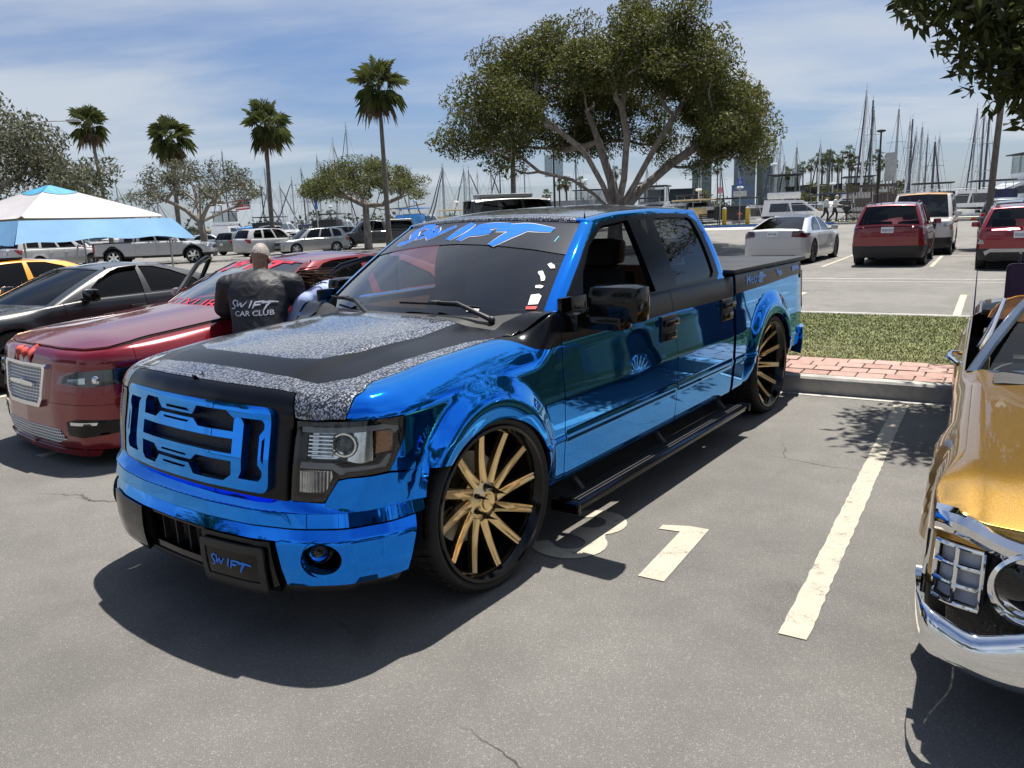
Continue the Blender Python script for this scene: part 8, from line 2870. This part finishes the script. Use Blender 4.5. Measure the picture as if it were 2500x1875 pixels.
def figure(name, label, loc, yaw, J, shirt, trousers, hairmat, hairfn, skin=SKIN, sleeve='short', scale=1.0, detail=True, shoe=BLKC, cat='person', k=1.0):
    """J: joints in the figure's own frame (x forward, y left, z up)"""
    t = thing(name, label, cat, loc, yaw, None, scale)
    ordr = ['pel', 'waist', 'chest', 'neck0', 'neck1', 'head', 'sL', 'eL', 'wL', 'sR', 'eR', 'wR', 'hL', 'kL', 'aL', 'tL', 'hR', 'kR', 'aR', 'tR']
    ix = {n_: i for i, n_ in enumerate(ordr)}
    rad = dict(pel=(.15, .11), waist=(.145, .105), chest=(.17, .12), neck0=(.085, .075), neck1=(.058, .062), head=(.078, .095), sL=.070, eL=.045, wL=.030, sR=.070, eR=.045, wR=.030, hL=.095, kL=.062, aL=.042, tL=.036, hR=.095, kR=.062, aR=.042, tR=.036)
    E = [('pel', 'waist'), ('waist', 'chest'), ('chest', 'neck0'), ('neck0', 'neck1'), ('neck1', 'head'), ('neck0', 'sL'), ('sL', 'eL'), ('eL', 'wL'), ('neck0', 'sR'), ('sR', 'eR'), ('eR', 'wR'), ('pel', 'hL'), ('hL', 'kL'), ('kL', 'aL'), ('aL', 'tL'), ('pel', 'hR'), ('hR', 'kR'), ('kR', 'aR'), ('aR', 'tR')]
    body = skin_mesh('body', [J[n_] for n_ in ordr], [(ix[a], ix[b]) for a, b in E], [rad[n_] for n_ in ordr], vox=.014 if detail else .03)
    bo = link('body', body, t, skin)
    H_ = Vector(J['head']); fw = Vector(J.get('look', (1, 0, 0))).normalized()
    up = (H_ - Vector(J['neck1'])).normalized(); lf = up.cross(fw).normalized(); fw = lf.cross(up)
    Mh = Matrix((fw, lf, up)).transposed()
    # skull, jaw, ears, nose
    hd = MB()
    hd.ball((0, 0, .045), (.103, .080, .118), 20, 14)
    hd.ball((.028, 0, -.045), (.072, .062, .078), 16, 10)
    hd.ball((.098, 0, .0), (.022, .014, .026), 8, 6)
    for s in (1, -1):
        hd.ball((-.005, .083 * s, .005), (.024, .012, .034), 10, 8)
    hd.v = [tuple(Mh @ Vector(p) + H_) for p in hd.v]
    ho = hd.build('head', skin, t, angle=80)
    if detail:
        ey = MB()
        for s in (1, -1): ey.ball((.094, .033 * s, .035), (.010, .014, .009), 8, 6)
        ey.v = [tuple(Mh @ Vector(p) + H_) for p in ey.v]
        ey.build('eye', WHITE_DECAL, ho)
        mo = MB().ball((.094, 0, -.048), (.010, .026, .006), 8, 6)
        mo.v = [tuple(Mh @ Vector(p) + H_) for p in mo.v]
        mo.build('mouth', RED_DECAL, ho)
    hm = hairfn()
    if hm is not None:
        hm.v = [tuple(Mh @ Vector(p) + H_) for p in hm.v]
        hm.build('hair', hairmat, t, angle=80)
    for s_, w_, e_ in (('L', 'wL', 'eL'), ('R', 'wR', 'eR')):
        hb_ = MB()
        d = Vector(J[w_]) - Vector(J[e_])
        side = Vector((0, -1 if s_ == 'L' else 1, .2))
        hand(hb_, Vector(J[w_]) + d.normalized() * .01, d, side)
        hb_.build('hand', skin, t, angle=80)
    # shirt
    so = ['pel', 'waist', 'chest', 'neck0', 'sL', 'mL', 'sR', 'mR']
    J2 = dict(J)
    fr = .75 if sleeve == 'short' else 1.0
    for s_ in 'LR':
        a, b = Vector(J['s' + s_]), Vector(J['e' + s_])
        J2['m' + s_] = tuple(a.lerp(b, fr))
    r2 = dict(pel=(.185 * k, .14 * k), waist=(.19 * k, .145 * k), chest=(.225 * k, .155 * k), neck0=(.125, .10), sL=.098 * k, mL=.082 * k, sR=.098 * k, mR=.082 * k, wL2=.05, wR2=.05)
    E2 = [('pel', 'waist'), ('waist', 'chest'), ('chest', 'neck0'), ('neck0', 'sL'), ('sL', 'mL'), ('neck0', 'sR'), ('sR', 'mR')]
    if sleeve == 'long':
        so += ['wL', 'wR']; r2.update(wL=.042, wR=.042); E2 += [('mL', 'wL'), ('mR', 'wR')]
    i2 = {n_: i for i, n_ in enumerate(so)}
    sm = skin_mesh('shirt', [J2[n_] for n_ in so], [(i2[a], i2[b]) for a, b in E2], [r2[n_] for n_ in so], vox=.014 if detail else .03)
    link('shirt', sm, t, shirt)
    po = ['pel', 'hL', 'kL', 'aL', 'hR', 'kR', 'aR']
    r3 = dict(pel=(.165, .13), hL=.112, kL=.080, aL=.064, hR=.112, kR=.080, aR=.064)
    i3 = {n_: i for i, n_ in enumerate(po)}
    E3 = [('pel', 'hL'), ('hL', 'kL'), ('kL', 'aL'), ('pel', 'hR'), ('hR', 'kR'), ('kR', 'aR')]
    pm_ = skin_mesh('trousers', [J[n_] for n_ in po], [(i3[a], i3[b]) for a, b in E3], [r3[n_] for n_ in po], vox=.016 if detail else .03)
    link('trousers', pm_, t, trousers)
    for s_ in 'LR':
        a = Vector(J['a' + s_]); b = Vector(J['t' + s_]); d = (b - a); d.z = 0; d = d.normalized() if d.length > 1e-4 else Vector((1, 0, 0))
        sh_ = MB().box((0, 0, 0), (.28, .10, .10), bev=.04)
        sh_.xform(Matrix.Translation(Vector((a.x, a.y, b.z + .015)) + d * .06) @ Matrix.Rotation(math.atan2(d.y, d.x), 4, 'Z'))
        sh_.build('shoe', shoe, t)
    return t, Mh, H_

def mat_shirt():
    q = NT('black_work_shirt')
    vec = q.co()
    f = q.noise(vec, 5, 2, .5, 1.5); g = q.noise(vec, 260, 2)
    q.set(Base_Color=q.mix(q.ramp(f, .3, .7), (.007, .008, .012), (.011, .012, .018)), Roughness=.6)
    q.bump(q.math('ADD', q.math('MULTIPLY', f, 1.0), q.math('MULTIPLY', g, .03)), .35, .05)
    return q.m
SHIRT = mat_shirt()
def mat_stubble():
    q = NT('grey_stubble')
    vec = q.co()
    s = q.vor(vec, 150, out=0)
    k = q.ramp(s, .30, .52, 1, 0)
    c = q.mix(k, (.20, .14, .11), (.66, .65, .63))
    q.set(Base_Color=c, Roughness=.6)
    q.bump(k, .5, .004)
    return q.m
def stub():
    m = MB()
    prof = [(math.sin(a), math.cos(a)) for a in np.linspace(.0001, 1.75, 12)]
    tmp = MB().lathe(prof, n=24)
    # cap of hair over crown and back of the head
    m.add([(p[0] * .1055 - .002, p[1] * .083, p[2] * .121 + .046) for p in tmp.v], [f for f in tmp.f])
    return m
jm = dict(pel=(-.10, 0, .95), waist=(-.04, 0, 1.10), chest=(.06, 0, 1.30), neck0=(.13, 0, 1.445), neck1=(.17, 0, 1.52), head=(.215, 0, 1.60),
          sL=(.12, .27, 1.39), eL=(.20, .375, 1.12), wL=(.42, .23, 1.07), sR=(.12, -.27, 1.39), eR=(.22, -.375, 1.13), wR=(.44, -.20, 1.09),
          hL=(-.08, .11, .90), kL=(-.02, .13, .50), aL=(-.06, .14, .10), tL=(.10, .17, .045), hR=(-.08, -.11, .90), kR=(-.01, -.13, .50), aR=(-.08, -.14, .10), tR=(.08, -.17, .045), look=(1, .0, -.45))
man, Mh, Hh_ = figure('person', 'man with grey stubbled head seen from behind in a black lettered shirt', (-1.93, 5.93, 0), R(93), jm, SHIRT, M('dark_trousers', (.02, .02, .025), .8, var=.2), mat_stubble(), stub, SKIN, 'short', .865, True, BLKC, 'person', 1.27)
# lettering across the back of the shirt: projected onto the cloth
sh_o = [o for o in man.children if o.name.startswith('shirt')][0]
from mathutils.bvhtree import BVHTree
bv = BVHTree.FromPolygons([v.co[:] for v in sh_o.data.vertices], [tuple(p.vertices) for p in sh_o.data.polygons])
def on_back(z0):
    def pl(a, b):
        o = Vector((-1.0, -a, z0 + b))
        hit = bv.ray_cast(o, Vector((1, 0, 0)))
        if hit[0] is None: return (-.12, -a, z0 + b)
        return tuple(hit[0] + hit[1] * .004)
    return pl
SILV = M('silver_print', (.55, .57, .66), .5, var=.05)
brush('shirt_letter', on_back(1.21), sh_o, SILV, width=.40, k=1.0)
lettering('shirt_letter', 'CAR CLUB', .062, on_back(1.165), SILV, sh_o, True, 1.15)
cl_ = MB()
pts = [(.13 + .085 * math.cos(a) - .005, .092 * math.sin(a), 1.455 + .012 * math.cos(a)) for a in np.linspace(R(70), R(290), 14)]
v = []; f = []
for p in pts: v += [p, (p[0] + .012, p[1] * .90, p[2] + .055)]
for i in range(len(pts) - 1): f.append((2 * i, 2 * i + 2, 2 * i + 3, 2 * i + 1))
cl_.add(v, f)
cl_.build('collar', SHIRT, sh_o)

# woman bent over beside him, only her brown hair and pale blue shoulder showing
HAIR = M('brown_hair', (.075, .035, .018), .45, var=.5, vs=30)
def long_hair():
    m = MB()
    m.ball((-.012, 0, .055), (.108, .088, .118), 18, 12)
    rs = random.Random(5)
    for i in range(110):
        a = rs.uniform(-2.4, 2.4)
        b = Vector((-.05 + .05 * math.cos(a) * -1, .085 * math.sin(a), rs.uniform(-.02, .12)))
        L = rs.uniform(.20, .36)
        e = b + Vector((-.02 - rs.uniform(0, .10), rs.uniform(-.07, .07), -L))
        mid = (b + e) / 2 + Vector((-.04, 0, .03))
        m.tube([b, mid, e], [.010, .009, .002], 4, cap=False)
    return m
jw = dict(pel=(-.30, 0, .92), waist=(-.14, 0, 1.00), chest=(.06, 0, 1.06), neck0=(.20, 0, 1.08), neck1=(.27, 0, 1.10), head=(.345, 0, 1.10),
          sL=(.17, .17, 1.05), eL=(.30, .24, .84), wL=(.50, .16, .84), sR=(.17, -.17, 1.05), eR=(.30, -.24, .84), wR=(.50, -.16, .84),
          hL=(-.28, .10, .88), kL=(-.22, .11, .48), aL=(-.28, .11, .10), tL=(-.12, .13, .045), hR=(-.28, -.10, .88), kR=(-.22, -.11, .48), aR=(-.30, -.11, .10), tR=(-.14, -.13, .045), look=(.2, 0, -1))
PALEB = M('pale_blue_shirt', (.30, .36, .58), .7, var=.15, vs=8, bump=.2, bs=40)
figure('person', 'woman with brown hair and pale blue shirt bending over behind the man', (-1.36, 6.12, 0), R(160), jw, PALEB, M('blue_jeans', (.03, .05, .10), .8, var=.2), HAIR, long_hair, SKIN2, 'short', 1.0, True, BLKC)

# two walkers with a pushchair on the promenade
def capf():
    m = MB(); m.ball((0, 0, .065), (.115, .092, .115), 12, 8); return m
jp = dict(pel=(-.02, 0, .93), waist=(.0, 0, 1.08), chest=(.03, 0, 1.27), neck0=(.06, 0, 1.42), neck1=(.08, 0, 1.49), head=(.10, 0, 1.58),
          sL=(.05, .20, 1.38), eL=(.14, .25, 1.12), wL=(.38, .20, 1.08), sR=(.05, -.20, 1.38), eR=(.14, -.25, 1.12), wR=(.38, -.20, 1.08),
          hL=(-.01, .10, .89), kL=(.16, .10, .50), aL=(.12, .10, .10), tL=(.28, .10, .05), hR=(-.01, -.10, .89), kR=(-.08, -.10, .49), aR=(-.34, -.10, .16), tR=(-.20, -.10, .06), look=(1, 0, -.1))
GTEE = M('grey_tee', (.42, .43, .43), .8, var=.1); DTR = M('dark_trousers2', (.015, .016, .02), .8)
figure('person', 'walker in grey top and dark trousers striding right of the white cruiser', on(22.5, 55.1, .14), R(-25), jp, GTEE, DTR, BLKC, capf, SKIN2, 'long', 1.06, False)
figure('person', 'walker in pale shirt pushing the pushchair', on(23.3, 55.5, .14), R(-25), jp, M('pale_tee', (.50, .55, .58), .8), DTR, SGREY, capf, SKIN2, 'long', 1.04, False)
t = thing('pushchair', 'black pushchair in front of the walker in pale shirt', 'pushchair', on(24.05, 55.0, .14), R(-25))
MB().tube([(-.55, 0, 1.02), (-.25, 0, .70), (.35, 0, .22)], .022, 6).build('frame', BLKC, t)
MB().tube([(-.35, 0, .22), (.05, 0, .62)], .022, 6).build('frame', BLKC, t)
MB().box((.05, 0, .58), (.50, .42, .14), rot=Matrix.Rotation(R(-15), 3, 'Y'), bev=.05).build('seat', BLKC, t)
MB().ball((-.10, 0, .88), (.26, .24, .24), 12, 8).build('hood', BLKC, t)
for x, y in ((.38, .22), (.38, -.22), (-.36, .25), (-.36, -.25)):
    MB().lathe([(.08, -.02), (.12, -.02), (.12, .02), (.08, .02)], c=(x, y, .12), axis='Y', n=14).build('wheel', RUBBER, t)

# ---------------------------------------------------------------- canopy
t = thing('canopy', 'white and blue pop-up canopy tent on thin legs at the left', 'canopy', (-12.6, 22.0, 0), R(-29.5))
CW = M('canopy_white', (.40, .385, .395), .7, var=.05, vs=2, bump=.25, bs=9)
CBL = M('canopy_blue', (.14, .31, .52), .7, var=.06, vs=2, bump=.2, bs=9)
CBT = M('canopy_teal', (.05, .28, .45), .7, var=.15, vs=6)
half, ez, pz = 2.15, 2.06, 3.04
vh = .52
for k in range(4):
    a = R(90 * k)
    def roof_fn(u, h, a=a):
        u = np.asarray(u, float); h = np.asarray(h, float)
        d = half * (1 - h * .985)
        x = d; y = u * d
        z = ez + (pz - ez) * (h ** .92) - .10 * np.sin(PI * h) * (1 - u * u) * 1.0 + .0
        c, s = math.cos(a), math.sin(a)
        return x * c - y * s, x * s + y * c, z
    panel('roof_panel', t, CW, [(-1, 0), (1, 0), (1, .80), (-1, .80)], roof_fn, res=.10, rim=False)
    panel('peak_panel', t, CBT, [(-1, .78), (1, .78), (1, .995), (-1, .995)], roof_fn, res=.10, off=.012, rim=False)
    def val_fn(u, h, a=a):
        u = np.asarray(u, float); h = np.asarray(h, float)
        d = half + .42 * h; y = u * (half + .40 * h)
        z = ez - .50 * h - .03 * np.sin(u * 9) * h + .08 * (u * u) * h * -1
        c, s = math.cos(a), math.sin(a)
        return d * c - y * s, d * s + y * c, z
    panel('valance', t, CBL, [(-1, 0), (-1, 1), (1, 1), (1, 0)], val_fn, res=.10, rim=False)
    x, y = (half * .96) * (1 if k in (0, 3) else -1), (half * .96) * (1 if k in (0, 1) else -1)
    MB().box((x, y, ez / 2), (.035, .035, ez)).build('leg', SGREY, t)
    MB().box((x, y, .02), (.12, .12, .03)).build('foot', SGREY, t)
for k in (3, 2):
    a = R(90 * k)
    c, s = math.cos(a), math.sin(a)
    def vp(u0, h0):
        def pl(p, q):
            u = u0 + p / half; h = h0 - q / .62
            d = half + .42 * h + .012; y = u * (half + .40 * h)
            z = ez - .50 * h + .004
            return (d * c - y * s, d * s + y * c, z)
        return pl
    lettering('canopy_letter', 'Coleman', .19, vp(-.62, .42), WHITE_DECAL, t, True, 1.0)
    q0 = vp(-.62, .78)
    MB().add([q0(-.62, -.02), q0(.62, -.02), q0(.62, .02), q0(-.62, .02)], [(0, 1, 2, 3)]).build('canopy_stripe', WHITE_DECAL, t)

# ================================================================== the side of the lot behind the photographer (mirrored in the chrome)
bk = k_suv(4.7, 1.88, 1.70, 2.75, .93, P_SILVER, lod=2)
make_car('silver_suv', 'silver SUV parked on the camera side of the lane', 'car', W2(7.5, -7.5), LOT + R(180), bk)
bk2 = k_sedan(4.8, 1.85, 1.45, 2.8, .93, P_NAVY, lod=2)
make_car('navy_sedan', 'navy sedan parked on the camera side of the lane', 'car', W2(10.2, -9.5), LOT + R(180), bk2)
bk3 = k_suv(4.7, 1.88, 1.72, 2.75, .93, P_BLACK, lod=2)
make_car('black_suv', 'black SUV parked on the camera side of the lane', 'car', W2(4.0, -6.5), LOT + R(180), bk3)
for i, (x, y) in enumerate(((9.0, -13.5), (17.5, -10.0), (-3.0, -17.0), (19.0, 2.0), (1.5, -13.0), (-10.5, -16.0), (-18.0, -9.0), (26.0, -4.0), (-24.0, 1.0))):  # unseen ring of trees, added so the bodywork mirrors a darker horizon
    T_ = dome_targets(60, (0, 0), 4.2, 4.0, 3.4, 7.4, 90 + i, .45)
    tree('unseen_tree', ('unseen added tree behind the parked cars of the camera side', 'unseen added tree at the far right of the camera side', 'unseen added tree left of the camera side', 'unseen added tree right of the gold car', 'unseen added tree straight behind the camera', 'unseen added tree behind the camera to the left', 'unseen added tree at the left end of the camera side', 'unseen added tree beyond the gold car far right', 'unseen added tree left of the front row')[i], (x, y, 0), [[(0, 0, 0), (0, 0, 1.2), (.1, 0, 2.2)], [(.1, 0, 2.2), (1.3, .2, 3.6)], [(.1, 0, 2.2), (-1.2, .3, 3.7)]],
         T_, 9000, .30, LEAF_FIG, BARK_FIG, r_tip=.035, spread=.55, seed=95 + i, rmax=.3)
